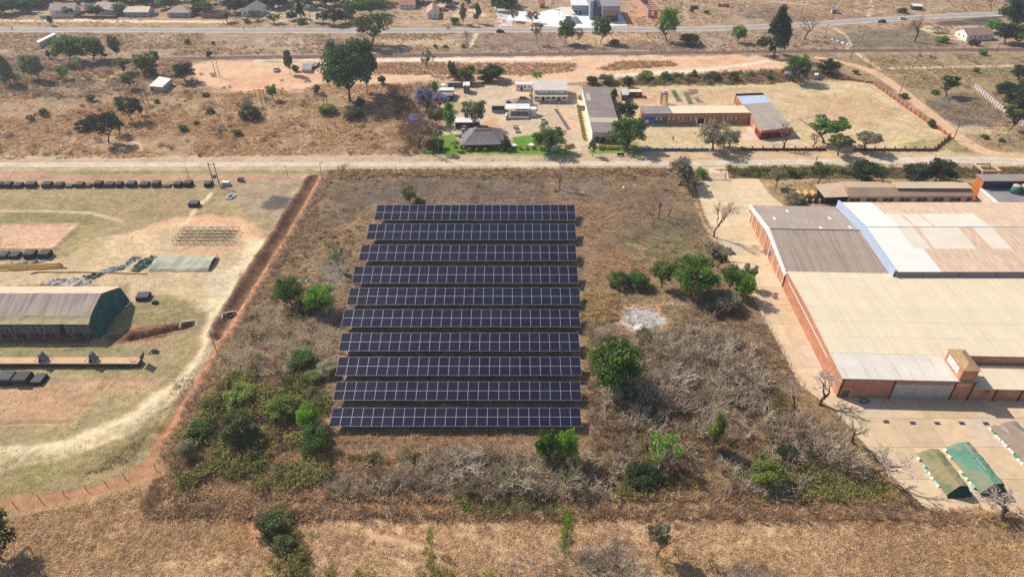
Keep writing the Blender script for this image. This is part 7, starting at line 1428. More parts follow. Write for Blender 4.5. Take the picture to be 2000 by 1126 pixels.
def scatter(name, label, col, pts, rot, scl, idx):
    n = len(pts); me = bpy.data.meshes.new(name); me.vertices.add(n); me.vertices.foreach_set('co', pts.astype(np.float32).ravel())
    for nm, tp, dat in (('rot', 'FLOAT_VECTOR', rot), ('scl', 'FLOAT_VECTOR', scl)):
        a = me.attributes.new(nm, tp, 'POINT'); a.data.foreach_set('vector', dat.astype(np.float32).ravel())
    a = me.attributes.new('pick', 'INT', 'POINT'); a.data.foreach_set('value', idx.astype(np.int32)); me.update()
    o = link(name, me); tag(o, label, None, None, 'stuff')
    g = bpy.data.node_groups.new(name, 'GeometryNodeTree'); g.interface.new_socket('Geometry', in_out='INPUT', socket_type='NodeSocketGeometry'); g.interface.new_socket('Geometry', in_out='OUTPUT', socket_type='NodeSocketGeometry')
    N, L = g.nodes, g.links; gi = N.new('NodeGroupInput'); go = N.new('NodeGroupOutput'); ip = N.new('GeometryNodeInstanceOnPoints'); ci = N.new('GeometryNodeCollectionInfo'); ci.inputs['Collection'].default_value = col; ci.inputs['Separate Children'].default_value = True; ci.inputs['Reset Children'].default_value = True
    def at_(nm, tp): q = N.new('GeometryNodeInputNamedAttribute'); q.data_type = tp; q.inputs['Name'].default_value = nm; return q.outputs['Attribute']
    er = N.new('FunctionNodeEulerToRotation'); L.new(at_('rot', 'FLOAT_VECTOR'), er.inputs[0]); L.new(er.outputs[0], ip.inputs['Rotation']); L.new(at_('scl', 'FLOAT_VECTOR'), ip.inputs['Scale']); L.new(at_('pick', 'INT'), ip.inputs['Instance Index'])
    L.new(gi.outputs[0], ip.inputs['Points']); L.new(ci.outputs[0], ip.inputs['Instance']); ip.inputs['Pick Instance'].default_value = True; L.new(ip.outputs[0], go.inputs[0])
    md = o.modifiers.new('scatter', 'NODES'); md.node_group = g; return o
rsn = np.random.RandomState(21)
gyi = np.asarray(gy); gxi = np.asarray(gx)
def ground_z(x, y):
    i = np.clip(np.searchsorted(gyi, y), 1, len(gyi) - 1); j = np.clip(np.searchsorted(gxi, x), 1, len(gxi) - 1); return np.minimum(ZZ[i, j], ZZ[i - 1, j - 1])
AX0, AX1, AY0, AY1 = at(640, 700, 0).x - 1, at(1140, 700, 0).x + 2, at(1000, 840).y, at(1000, 398).y
ARRPOLY = W([(640, 838), (1142, 838), (1134, 398), (728, 398)])
KEEP = [W(ROAD[:1] + [(0, 0)])] if False else []
class Bag:
    def __init__(s): s.p, s.r, s.s, s.i = [], [], [], []
    def add(s, px, n, picks, smin, smax, hk=(.8, 1.2), thr=None, nscale=6, seed=0, noarr=False, tilt=.12, world=None):
        P = world or W(px); xs = [p[0] for p in P]; ys = [p[1] for p in P]; x = rsn.uniform(min(xs), max(xs), n * 2); y = rsn.uniform(min(ys), max(ys), n * 2)
        ok = sd_poly(x, y, P) < 0
        if thr is not None: ok &= fbm(x, y, nscale, 40 + seed) + rsn.uniform(-.06, .06, len(x)) > thr
        for bp in BURN: ok &= ~((sd_poly(x, y, bp) < 0) & (rsn.rand(len(x)) < .55))
        if noarr: ok &= sd_poly(x, y, ARRPOLY) > .8
        for px_, wd in CLEAR: ok &= sd_line(x, y, px_, wd) > .2
        ok &= sd_poly(x, y, YPOLY) > .1
        x, y = x[ok][:n], y[ok][:n]; m = len(x); z = ground_z(x, y); k = rsn.uniform(smin, smax, m)
        s.p.append(np.stack([x, y, z], -1)); s.r.append(np.stack([rsn.uniform(-tilt, tilt, m), rsn.uniform(-tilt, tilt, m), rsn.uniform(0, 6.283, m)], -1)); s.s.append(np.stack([k, k, k * rsn.uniform(*hk, m)], -1)); s.i.append(np.array(picks)[rsn.randint(0, len(picks), m)])
    def line(s, px, n, wid, picks, smin, smax, hk=(.8, 1.2)):
        P = [Vector((*p, 0)) for p in W(px)]; L_ = [(b - a).length for a, b in zip(P[:-1], P[1:])]; t = rsn.uniform(0, sum(L_), n); x = np.zeros(n); y = np.zeros(n); acc = 0
        for a, b, l in zip(P[:-1], P[1:], L_):
            q = (t >= acc) & (t < acc + l); f = (t[q] - acc) / l; x[q] = a.x + (b.x - a.x) * f; y[q] = a.y + (b.y - a.y) * f; acc += l
        x += rsn.normal(0, wid, n); y += rsn.normal(0, wid, n); k = rsn.uniform(smin, smax, n); s.p.append(np.stack([x, y, ground_z(x, y)], -1)); s.r.append(np.stack([rsn.uniform(-.12, .12, n), rsn.uniform(-.12, .12, n), rsn.uniform(0, 6.283, n)], -1)); s.s.append(np.stack([k, k, k * rsn.uniform(*hk, n)], -1)); s.i.append(np.array(picks)[rsn.randint(0, len(picks), n)])
    def build(s, name, label, col): return scatter(name, label, col, np.concatenate(s.p), np.concatenate(s.r), np.concatenate(s.s), np.concatenate(s.i))
CLEAR = [(W([(520, 1002), (640, 1012), (690, 1020), (730, 1045), (800, 1060), (860, 1080)]), [.9] * 6), (W([(300, 986), (560, 985), (900, 988), (1300, 985), (1500, 988), (1830, 996)]), [2.0] * 6), (W(ROAD), ROAD_W), (W(TAR), [w + 2 for w in TAR_W]), (W(DIRT), DIRT_W), (W(RAIL), [4.5] * 8), (W(PATH_RED), [2.6] * len(PATH_RED))]; YPOLY = W(YARD)
BURN = [W(q) for q in ([(640, 345), (1320, 340), (1380, 470), (1400, 540), (1140, 560), (1140, 400), (720, 400), (600, 470)], [(650, 375), (780, 345), (1050, 352), (1060, 395), (720, 400), (660, 420)], [(610, 515), (680, 505), (690, 545), (640, 560)], [(1095, 360), (1180, 352), (1180, 385), (1110, 385)], [(1800, 196), (1890, 178), (1945, 215), (1960, 250), (1900, 262), (1830, 225)], [(1640, 66), (1830, 45), (1835, 88), (1700, 96), (1640, 86)], [(1820, 44), (1955, 30), (1960, 48), (1840, 52)], [(905, 66), (1240, 68), (1250, 96), (905, 98)], [(1135, 1085), (1165, 1068), (1210, 1072), (1215, 1095), (1260, 1126), (1140, 1130)], [(1400, 1112), (1470, 1104), (1550, 1118), (1540, 1135), (1400, 1135)])]
BURN += BURN[-2:] * 3
GL = library('grass', [tuft(1, 16, .8, .6, .03, TAN), tuft(2, 16, .7, .7, .03, TAN, .8), tuft(3, 16, .8, .7, .03, BRN), tuft(4, 18, .6, .8, .03, BRN, .9), tuft(5, 16, .9, .8, .025, STR, 1.0), tuft(6, 14, .6, .6, .03, OLV), tuft(7, 16, .8, .6, .035, ORG), tuft(8, 18, .7, .9, .035, ORG, .9), flecks(1, 9, STB), flecks(2, 9, STB), flecks(3, 8, BRN)])
g = Bag()
g.add(PLOT, 17000, [2, 3, 3, 4, 1, 0], .45, 1.05, (.4, .8), .38, 7, 1); g.add(PLOT, 9000, [0, 1, 4], .6, 1.2, (.5, .9), .5, 9, 2); g.add(PLOT, 3500, [5], .5, 1.0, (.4, .8), .54, 9, 3)
g.add([(480, 600), (655, 612), (640, 720), (440, 740), (420, 690)], 3200, [4, 4, 1], 1.0, 1.9, (.5, .9))
g.add([(330, 900), (640, 880), (820, 900), (820, 978), (310, 985)], 3500, [0, 7, 6, 3], .8, 1.6, (.6, 1))
g.add([(1140, 575), (1205, 570), (1205, 625), (1135, 640)], 900, [5, 1], .8, 1.4)
g.add([(1500, 900), (1680, 890), (1780, 988), (1480, 985)], 1800, [5, 5, 0], .7, 1.4)
g.add([(1380, 560), (1500, 640), (1560, 740), (1440, 760), (1300, 660)], 1500, [2, 4, 3], .8, 1.4)
# veld beyond the road
g.add([(-40, 190), (400, 185), (640, 165), (800, 165), (810, 300), (-40, 312)], 12000, [6, 7, 1, 7, 1, 0], .7, 1.7, (.35, .75), .40, 14, 5); g.add([(-40, 110), (370, 118), (400, 185), (-40, 195)], 4200, [3, 4, 2, 7], .9, 2.0, (.5, .9), .42, 12, 6)
g.add([(-60, 62), (900, 64), (900, 100), (-60, 114)], 5200, [1, 4, 2, 7], .9, 2.0, (.4, .8), .42, 14, 7); g.add([(900, 64), (1500, 62), (2050, 32), (2050, 94), (1400, 100), (900, 104)], 4200, [3, 4, 2], .8, 1.8, (.4, .8), .44, 14, 8)
g.add([(730, 123), (1125, 124), (1120, 140), (1040, 147), (730, 146)], 1500, [6, 7, 2], .9, 1.7, (.5, .9)); g.add([(1165, 135), (1210, 120), (1310, 120), (1325, 128), (1200, 138)], 500, [6, 7, 2], .9, 1.7, (.5, .9))
g.add([(1150, 164), (1300, 150), (1440, 142), (1600, 138), (1640, 150), (1500, 165), (1200, 170)], 1700, [2, 3, 5, 7], 1, 2, (.6, 1)); g.add([(1680, 112), (2050, 102), (2050, 290), (1950, 290), (1890, 262), (1790, 180)], 4200, [1, 4, 2, 5], .8, 1.7, (.4, .8), .42, 12, 9)
g.add([(1420, 330), (2050, 326), (2050, 346), (1480, 350)], 2200, [2, 5, 3, 5], .8, 1.5, (.6, 1)); g.add([(640, 332), (1300, 328), (1300, 345), (640, 350)], 2200, [2, 3, 7], .8, 1.5, (.6, 1)); g.add([(1490, 352), (1640, 352), (1600, 395), (1530, 400)], 500, [1, 5], .5, 1, (.4, .8)); g.add([(-60, -10), (980, -10), (980, 52), (-60, 52)], 3500, [1, 4, 2, 7], .8, 1.8, (.4, .8), .46, 14, 10); g.add([(1230, -10), (2050, -10), (2050, 20), (1500, 44), (1230, 50)], 4000, [1, 4, 2, 3], .8, 1.8, (.4, .8), .42, 14, 12)
# mown camp grass and lawns: short
g.add(CAMP, 9000, [4, 1, 1, 0, 3], .2, .5, (.4, .7), .5, 8, 13); g.add(LAWN, 1500, [5], .2, .4, (.4, .7)); g.add([(310, 830), (330, 800), (350, 760), (250, 905), (150, 935)], 700, [5, 3], .4, .8, (.4, .8)); g.add([(1700, 170), (1850, 268), (1640, 285), (1560, 180)], 1200, [1], .3, .6, (.3, .6), .5, 8, 14)
# edges of ditch, path and boundary track
g.line([(640, 350), (600, 420), (540, 520), (480, 620), (440, 690), (395, 760), (350, 840), (325, 900)], 1500, .9, [2, 4, 3, 1], .7, 1.4, (.6, 1)); g.line([(320, 971), (560, 973), (900, 976), (1300, 972), (1500, 975), (1790, 985)], 1700, .6, [2, 3, 7], .8, 1.6, (.6, 1)); g.line([(290, 999), (560, 1003), (900, 1004), (1300, 1001), (1500, 1005), (2050, 1008)], 2200, .7, [2, 3, 7, 6], .8, 1.6, (.6, 1)); g.line([(290, 995), (300, 960), (312, 940)], 260, .5, [2, 3], .8, 1.3)
# stubble
FP = [(-60, 1022), (60, 1000), (160, 988), (275, 948), (285, 1008), (800, 1012), (1820, 1014), (2060, 1010), (2100, 1140), (-80, 1140)]
g.add(FP, 17000, [8, 9, 10, 9, 10], .3, .75, (.8, 1.4), .42, 3, 15, tilt=.3); g.add(FP, 2500, [3, 7, 1], .35, .8, (.4, .8), .46, 5, 16); g.add([(0, 1010), (280, 960), (480, 1010), (500, 1070), (0, 1140)], 2600, [5, 3, 1], .3, .7, (.4, .8), .4, 4, 17); g.add([(1660, 1012), (2060, 1008), (2100, 1140), (1700, 1140)], 2600, [5, 3, 1, 7], .4, .9, (.4, .8), .42, 4, 18)
g.build('dry_grass', 'dry tan grass and stubble covering the open ground', GL)
TL = library('thicket', [twigs(1, 9, TWG), twigs(2, 11, TWG), twigs(3, 9, TWB), twigs(4, 12, TWB), leafbush(5, 170, LOL), leafbush(6, 170, LOL), leafbush(7, 160, LDK), leafbush(8, 150, LBR), leafbush(9, 150, GRN), twigs(10, 14, TWG, .013)])
t_ = Bag()
LOWER = [(650, 884), (1150, 884), (1150, 650), (1230, 655), (1330, 650), (1415, 655), (1462, 680), (1515, 772), (1595, 838), (1700, 950), (1620, 978), (1200, 978), (640, 975)]
t_.add(LOWER, 720, [0, 1, 9, 9], 1.0, 3.4, (.7, 1.1), .44, 11, 20, True); t_.add(LOWER, 420, [2, 3], 1.2, 2.6, (.7, 1.1), .42, 7, 21, True); t_.add(LOWER, 520, [7], 1.0, 2.2, (.6, 1.0), .40, 8, 22, True); t_.add(LOWER, 760, [4, 5, 4, 6, 7], 1.2, 2.6, (.6, 1.0), .42, 7, 23, True)
t_.add([(1260, 650), (1420, 660), (1500, 770), (1420, 830), (1230, 780)], 125, [0, 1, 9], 2.0, 4.2, (.8, 1.1)); t_.add([(780, 890), (1080, 890), (1090, 970), (760, 965)], 110, [0, 1, 9, 0], 1.8, 3.4, (.8, 1.1)); t_.add([(1530, 820), (1600, 840), (1700, 945), (1580, 890)], 110, [0, 1, 2], 2, 3.6)
SCR = [(350, 880), (420, 760), (500, 700), (640, 760), (640, 960), (330, 960)]
t_.add(SCR, 190, [4, 4, 5], 1.6, 3.2, (.7, 1.1), .42, 7, 24, True); t_.add(SCR, 260, [3, 2, 7], 1.2, 2.4, (.6, 1), None, 7, 25, True); t_.add([(480, 560), (650, 560), (640, 720), (430, 720)], 190, [7, 2, 4, 1], 1.0, 2.2, (.6, 1), None, 7, 26, True)
t_.add([(1480, 890), (1660, 880), (1740, 975), (1490, 978)], 220, [4, 4, 6], 1.2, 2.4, (.5, .8)); t_.add([(640, 345), (1320, 340), (1360, 470), (1380, 560), (1140, 560), (1140, 400), (640, 400)], 240, [7, 2, 4, 3], .8, 1.7, (.5, .9), .44, 9, 27, True); t_.add([(620, 400), (720, 400), (660, 600), (520, 600)], 110, [7, 2, 4], .8, 1.6, (.5, .9), None, 9, 28, True)
t_.add([(1420, 330), (1660, 328), (1660, 342), (1430, 347)], 170, [8, 6, 4, 7], 1.4, 2.4, (.7, 1)); t_.add([(1660, 328), (2050, 326), (2050, 342), (1660, 345)], 120, [4, 7, 2], 1.0, 2.0)
t_.add([(-40, 120), (800, 170), (805, 300), (-40, 308)], 260, [7, 3, 7], 1.4, 3.0, (.5, .8), .42, 14, 29); t_.add([(1150, 164), (1300, 150), (1440, 142), (1600, 138), (1640, 150), (1500, 163), (1200, 168)], 170, [4, 7, 6, 2], 1.8, 3.4, (.6, .9)); t_.add([(760, 172), (850, 168), (850, 300), (790, 305)], 160, [3, 7, 2], 2, 4, (.7, 1)); t_.add([(1400, 100), (2050, 40), (2050, 280), (1900, 260), (1760, 150)], 160, [7, 4, 2], 1.2, 2.6, (.5, .8), .45, 12, 30)
t_.line([(290, 1000), (560, 1003), (900, 1005), (1300, 1002), (1800, 1006)], 300, .7, [7, 3, 2], .9, 1.7, (.5, .9)); t_.line([(900, 990), (1000, 992), (1110, 988)], 34, .8, [4, 8, 4], .8, 1.5); t_.line([(1105, 1005), (1105, 1075)], 16, .35, [8, 4], .8, 1.6); t_.line([(842, 1020), (838, 1126)], 10, .4, [8, 4], .6, 1.2); t_.line([(450, 1126), (700, 1128), (1100, 1126), (1500, 1130)], 40, .8, [4, 4, 0], .8, 1.8); t_.line([(545, 1010), (575, 1090), (590, 1126)], 90, 1.2, [4, 5, 7], 1.0, 2.0); t_.line([(1040, 1120), (1130, 1100), (1250, 1126)], 60, 2.0, [0, 9], 1.2, 2.4)
t_.build('scrub_thicket', 'tangled grey leafless scrub with brown and olive bushes', TL)
# ------------------------------------------------------------------ poles, fences, vehicles, people, small things
POLE = mat('pole_timber', (88, 70, 60), .9, .15, 2); CONCP = mat('pole_grey', (120, 116, 114), .8, .1, 2)
def pole(name, label, u, vb, vt, cat='pole', arm=None, lamp=False, r=.13, m=POLE, group=None):
    b = at(u, vb); h = height(u, vb, vt); t = thing(name, label, cat, b, 0, group); MB().tube([(0, 0, -.2), (0, 0, h)], [r * 1.2, r * .8], 7).build('shaft', m, t)
    if arm: MB().box(-arm, arm, -.06, .06, h - .5, h - .36).build('cross_arm', m, t); [MB().tube([(x, 0, h - .36), (x, 0, h - .14)], .06, 5).build('insulator', WHITE, t) for x in (-arm * .85, 0.3, arm * .85)]
    if lamp:
        MB().tube([(0, 0, h), (.5, 0, h + .15)], .05, 5).build('bracket', m, t); MB().box(.3, 1.0, -.16, .16, h + .08, h + .24).build('lamp_head', STEEL, t)
    return t
b = at(418, 361); h = height(418, 361, 318); t = thing('twin_power_pole', 'twin timber power poles with transformer beside the long pallet row', 'power pole', b)
for x in (0, 1.75): MB().tube([(x, 0, -.2), (x, 0, h)], [.16, .12], 7).build('shaft', POLE, t)
MB().box(-.4, 2.2, -.07, .07, h - .6, h - .42).build('cross_arm', POLE, t); MB().box(.45, 1.3, -.4, .4, 2.4, 3.5).build('transformer', STEEL, t)
pole('lamp_post', 'double headed lamp post beside the red path', 426, 695, 645, 'lamp post', None, True, .09, CONCP); pole('lamp_post', 'lamp post at the plot corner by the gravel road', 630, 352, 318, 'lamp post', None, True, .09, POLE)
for u, vb, vt, lab in ((563, 347, 323, 'thin pole on the green verge between camp and road'), (776, 352, 320, 'thin timber pole in the burnt scrub by the road'), (370, 350, 322, 'thin pole behind the long pallet row'), (1524, 333, 314, 'thin pole beside the hedge across from the school wall'), (4, 361, 340, 'short leaning pole at the frame edge by the pallet row'), (1176, 358, 330, 'thin pole in scrub behind the arrays'), (910, 193, 156, 'thin pole in the compound corner yard'), (990, 352, 322, 'thin pole by the road behind the arrays')): pole('thin_pole', lab, u, vb, vt, 'pole', None, False, .07)
for u, vb, vt, lab in ((1756, 187, 148, 'timber power pole beside the orange dirt road'), (1862, 273, 241, 'timber power pole at the sports field corner'), (1661, 116, 80, 'tall timber pole crossing the railway'), (1564, 33, 4, 'power pole in the burnt field beyond the highway'), (1611, 75, 47, 'power pole by the gnarled dead tree'), (1331, 20, -4, 'far power pole beside the brick shell'), (512, 205, 174, 'timber pole by the orange clearing, nearest the small tree'), (519, 203, 176, 'second timber pole by the orange clearing'), (634, 210, 178, 'timber pole left of the eucalyptus'), (640, 208, 184, 'shorter timber pole by the eucalyptus'), (1683, 82, 66, 'thin pale pole in the burnt ground'), (1946, 104, 84, 'thin pale pole on the railway verge')): pole('power_pole', lab, u, vb, vt, 'power pole', .9)
for (u, v, vt, lab) in ((426, 151, 118, 'lattice of two leaning timber poles on the orange clearing'), (286, 203, 172, 'pair of timber poles by the block shed')):
    b = at(u, v); h = height(u, v, vt); t = thing('braced_pole', lab, 'power pole', b)
    for x in (-.9, .9): MB().tube([(x, 0, -.2), (x, 0, h)], [.15, .1], 6).build('shaft', POLE, t)
    for k in range(3): MB().tube([(-.9, 0, h * (.2 + .25 * k)), (.9, 0, h * (.42 + .25 * k))], .06, 5).build('brace', POLE, t)
for i, (x0, y0, x1, y1) in enumerate(((335, 805, 355, 857), (395, 808, 417, 866), (455, 812, 478, 870), (515, 808, 538, 876), (580, 815, 601, 870), (655, 822, 661, 870), (715, 822, 725, 876), (312, 860, 318, 916), (372, 862, 380, 912), (432, 862, 440, 907), (500, 868, 503, 905), (562, 870, 566, 901), (628, 868, 631, 911), (690, 870, 693, 910))):
    u, vb, vt = 500 + x1 / 3.412, y1 / 3.412, y0 / 3.412; b = at(u, vb); h = height(u, vb, vt); t = thing('bent_post', f'{nth(i % 7)} bent rusty post of the {"farther" if i < 7 else "nearer"} row, counting toward the eucalyptus', 'post', b, 0, 'rows of bent posts in the veld'); MB().tube([(0, 0, -.2), (0, 0, h * .72), (-.7, .1, h)], [.09, .08, .06], 5).build('shaft', rust, t)
def fence(label, px, step=3.0, h=1.5, lean=.12):
    P = [Vector((*p, 0)) for p in W(px)]; t = thing('wire_fence', label, 'fence', P[0]); tops = []
    for a, b in zip(P[:-1], P[1:]):
        n = max(1, int((b - a).length / step))
        for k in range(n):
            p = a.lerp(b, k / n) - P[0]; hh = h * _r.uniform(.85, 1.1); e = p + Vector((_r.gauss(0, lean), _r.gauss(0, lean), hh)); MB().tube([p - Vector((0, 0, .2)), e], .06, 5).build('post', POLE, t); tops.append((p, e))
    for f in (.35, .65, .95): MB().tube([p.lerp(e, f) for p, e in tops], .012, 3, cap=False).build('wire', CONCP, t)
fence('wire fence with leaning timber posts along the red path', [(634, 346), (598, 425), (540, 522), (478, 628), (436, 705), (395, 765), (358, 830), (322, 895), (305, 918), (245, 935), (170, 958), (80, 978), (-20, 1000)])
fence('wire fence between the gravel road and the burnt scrub', [(640, 337), (900, 334), (1150, 332), (1345, 330)], 6, 1.3, .06); fence('low wire fence beside the works driveway', [(1352, 356), (1372, 415), (1400, 468), (1455, 556), (1506, 648), (1558, 742)], 4, 1.4, .05)
fence('wire fence along the field boundary track', [(318, 938), (296, 988), (420, 992), (560, 994), (700, 996)], 5, 1.2, .1)
# works gate
a, b = at(1378, 350), at(1416, 350); t = thing('steel_gate', 'wide steel bar gate at the top of the works driveway', 'gate', a); w = b.x - a.x
for x in (0, w): MB().box(x - .14, x + .14, -.14, .14, 0, 2.3).build('gate_post', BRICK if x else CONCP, t)
for z in (.3, 1.2, 2.0): MB().tube([(.15, 0, z), (w - .15, 0, z)], .05, 5).build('bar', STEEL, t)
for i in range(17): MB().tube([(.15 + (w - .3) * i / 16, 0, .3), (.15 + (w - .3) * i / 16, 0, 2.0)], .03, 4).build('picket', STEEL, t)
# sign on the lawn
a, b = at(1075, 297), at(1095, 292); t = thing('lawn_sign', 'long pale blue sign board standing on the lawn edge', 'sign', a, math.atan2(b.y - a.y, b.x - a.x)); w = (b - a).length
MB().box(0, w, -.05, .05, .5, 1.7).build('board', mat('sign_blue', (176, 198, 220), .6, .06, 1), t); MB().box(w * .72, w * .78, -.06, -.052, .6, 1.6).build('emblem', mat('sign_dark', (70, 90, 110), .6, .1, 1), t)
for x in (.3, w - .3): MB().box(x - .06, x + .06, .052, .16, 0, 1.6).build('post', STEEL, t)
# vehicles
TYRE = mat('tyre', (26, 26, 28), .9, .1, 2)
def car(label, u, v, rz, rgb, kind='car', cat='car'):
    t = thing('parked_car' if cat == 'car' else cat, label, cat, at(u, v, .0), rz); body = mat('paint_%d_%d_%d' % rgb, rgb, .3, .03, 1, .5); L_, w = 4.3, 1.72
    side = [(-2.1, .35), (2.1, .35), (2.15, .7), (1.95, .86), (1.05, .95), (-2.0, .95), (-2.15, .75)]
    m = MB(); k = len(side); m.hexa([(x, -w / 2, z) for x, z in side], [(x, w / 2, z) for x, z in side]); m.build('body', body, t)
    roof = [(1.0, .955), (.35, 1.45), (-1.25, 1.45), (-1.85, .955)] if kind == 'car' else [(1.0, .955), (.5, 1.6), (-.55, 1.6), (-.7, .955)]
    MB().hexa([(x, -w / 2 + (.06 if z < 1 else .18), z) for x, z in roof], [(x, w / 2 - (.06 if z < 1 else .18), z) for x, z in roof]).build('cabin', GLASS, t)
    xr = [p[0] for p in roof[1:3]]; zr = roof[1][1]; MB().box(xr[1] - .04, xr[0] + .04, -w / 2 + .17, w / 2 - .17, zr + .004, zr + .05).build('roof', body, t)
    if kind == 'pickup':
        for y in (-.82, .74): MB().box(-2.1, -.75, y, y + .08, .955, 1.3).build('bed_side', body, t)
        MB().box(-2.12, -2.04, -.73, .73, .955, 1.3).build('tailgate', body, t)
    for x in (-1.35, 1.35):
        for s in (-1, 1): o = MB().tube([(x, s * .7, .33), (x, s * .89, .33)], .33, 12).build('wheel', TYRE, t); MB().tube([(x, s * .892, .33), (x, s * .905, .33)], .18, 8).build('rim', STEEL, o)
    for s in (-.6, .6): MB().box(2.152, 2.18, s - .18, s + .18, .6, .76).build('headlight', WHITE, t); MB().box(-2.18, -2.152, s - .18, s + .18, .62, .8).build('tail_light', REDP, t)
    return t
car('dark car driving on the highway', 1722, 44, 3.0, (42, 54, 66)); car('white car driving on the highway beside the roadside hut', 1763, 38.5, .14, (232, 232, 234)); car('white car parked at the end of the long shelter', 83, 88, .5, (232, 232, 236)); car('white van parked on the orange clearing', 541, 139, 1.5, (226, 224, 222), 'pickup', 'van'); car('white car parked under trees beside the white roofed shed', 908, 252, 1.3, (222, 222, 226)); car('white pickup parked in the compound yard', 1061, 239, 1.5, (216, 214, 210), 'pickup', 'pickup'); car('silver car parked against the long warehouse', 1136, 212, 1.3, (190, 194, 200)); car('dark small car on the highway opposite the forecourt', 977, 63.5, 0, (30, 30, 36)); car('blue car behind the white canopy', 993, 203, 1.5, (70, 104, 146))
# people
SKIN = mat('skin', (86, 60, 46), .7, .05, 2)
def person(label, u, v, top, leg, rz=0.0, stride=.18):
    t = thing('person', label, 'person', at(u, v), rz); me = bpy.data.meshes.new('body')
    J = [(0, 0, .95), (0, 0, 1.15), (0, 0, 1.38), (0, 0, 1.5), (0, .02, 1.6), (0, .02, 1.74), (-.1, 0, .9), (-.11, stride, .5), (-.11, stride * .6, .06), (-.11, stride * .6 + .16, .03), (.1, 0, .9), (.11, -stride * .4, .5), (.11, -stride * 1.2, .08), (.11, -stride * 1.2 + .16, .04), (-.19, 0, 1.4), (-.25, -.06, 1.12), (-.24, .06, .88), (-.24, .09, .8), (.19, 0, 1.4), (.25, .05, 1.12), (.24, .14, .88), (.24, .17, .8)]
    E_ = [(0, 1), (1, 2), (2, 3), (3, 4), (4, 5), (0, 6), (6, 7), (7, 8), (8, 9), (0, 10), (10, 11), (11, 12), (12, 13), (2, 14), (14, 15), (15, 16), (16, 17), (2, 18), (18, 19), (19, 20), (20, 21)]
    R_ = [.14, .14, .15, .06, .1, .085, .1, .07, .05, .04, .1, .07, .05, .04, .07, .05, .04, .04, .07, .05, .04, .04]
    me.from_pydata(J, E_, []); o = link('body', me, t); md = o.modifiers.new('skin', 'SKIN'); sv = me.skin_vertices
    if not sv: me.attributes  # made by the modifier
    lay = me.skin_vertices[0] if len(me.skin_vertices) else None
    if lay is None:
        bm = bmesh.new(); bm.from_mesh(me); L_ = bm.verts.layers.skin.verify()
        for i, vt_ in enumerate(bm.verts): vt_[L_].radius = (R_[i], R_[i]); vt_[L_].use_root = i == 0
        bm.to_mesh(me); bm.free()
    else:
        for i, d in enumerate(lay.data): d.radius = (R_[i], R_[i]); d.use_root = i == 0
    o.modifiers.new('smooth', 'SUBSURF').levels = 1; me.materials.append(SKIN)
    sh = MB(); ring = lambda z, a, b_: [(a * math.cos(q * .785), b_ * math.sin(q * .785), z) for q in range(8)]
    for z0, a0, z1, a1 in ((.92, .2, 1.15, .19), (1.151, .19, 1.46, .22)): sh.hexa(ring(z0, a0, .17), ring(z1, a1, .165))
    sh.build('shirt', mat('shirt_%d_%d_%d' % top, top, .9, .05, 2), t); MB().hexa(ring(.55, .2, .2), ring(.918, .19, .17)).build('trousers', mat('cloth_%d_%d_%d' % leg, leg, .9, .05, 2), t); MB().hexa(ring(1.7, .1, .11), ring(1.8, .07, .08)).build('hair', SHADE, t)
    return t
person('person in dark clothes walking on the gravel road before the school wall', 1594, 315, (40, 38, 44), (52, 44, 40), 1.2); person('person in dark clothes walking along the highway', 477, 61, (46, 48, 60), (40, 40, 46)); person('person walking on the highway shoulder at the frame edge', 25, 60, (60, 56, 60), (40, 40, 46)); person('person on the concrete side road, farther from the forecourt', 983, 45, (70, 66, 70), (50, 46, 46)); person('person on the concrete side road beside the forecourt', 986.5, 45, (90, 70, 66), (50, 46, 46)); person('person standing in the school yard', 1314, 275, (60, 50, 50), (60, 50, 46))
# motorbike rider on the far highway
t = thing('motorcycle', 'dark motorcycle parked on the far highway edge', 'motorcycle', at(876, 57), 0)
for x in (-.65, .65): MB().tube([(x, -.06, .32), (x, .06, .32)], .32, 12).build('wheel', TYRE, t)
MB().hexa([(-.5, -.12, .4), (.4, -.12, .4), (.4, .12, .4), (-.5, .12, .4)], [(-.6, -.14, .85), (.3, -.12, .9), (.3, .12, .9), (-.6, .14, .85)]).build('frame', DARKSTEEL, t); MB().tube([(.5, -.35, 1.05), (.5, .35, 1.05)], .03, 5).build('handlebar', STEEL, t)
# concrete side road
ribbon('side_road', 'short concrete side road beside the white forecourt', [(986, 52), (984, 40), (979, 24), (974, 8)], [9, 7.5, 7, 7], (206, 200, 192), .03, .15, None, .3, None, 2)
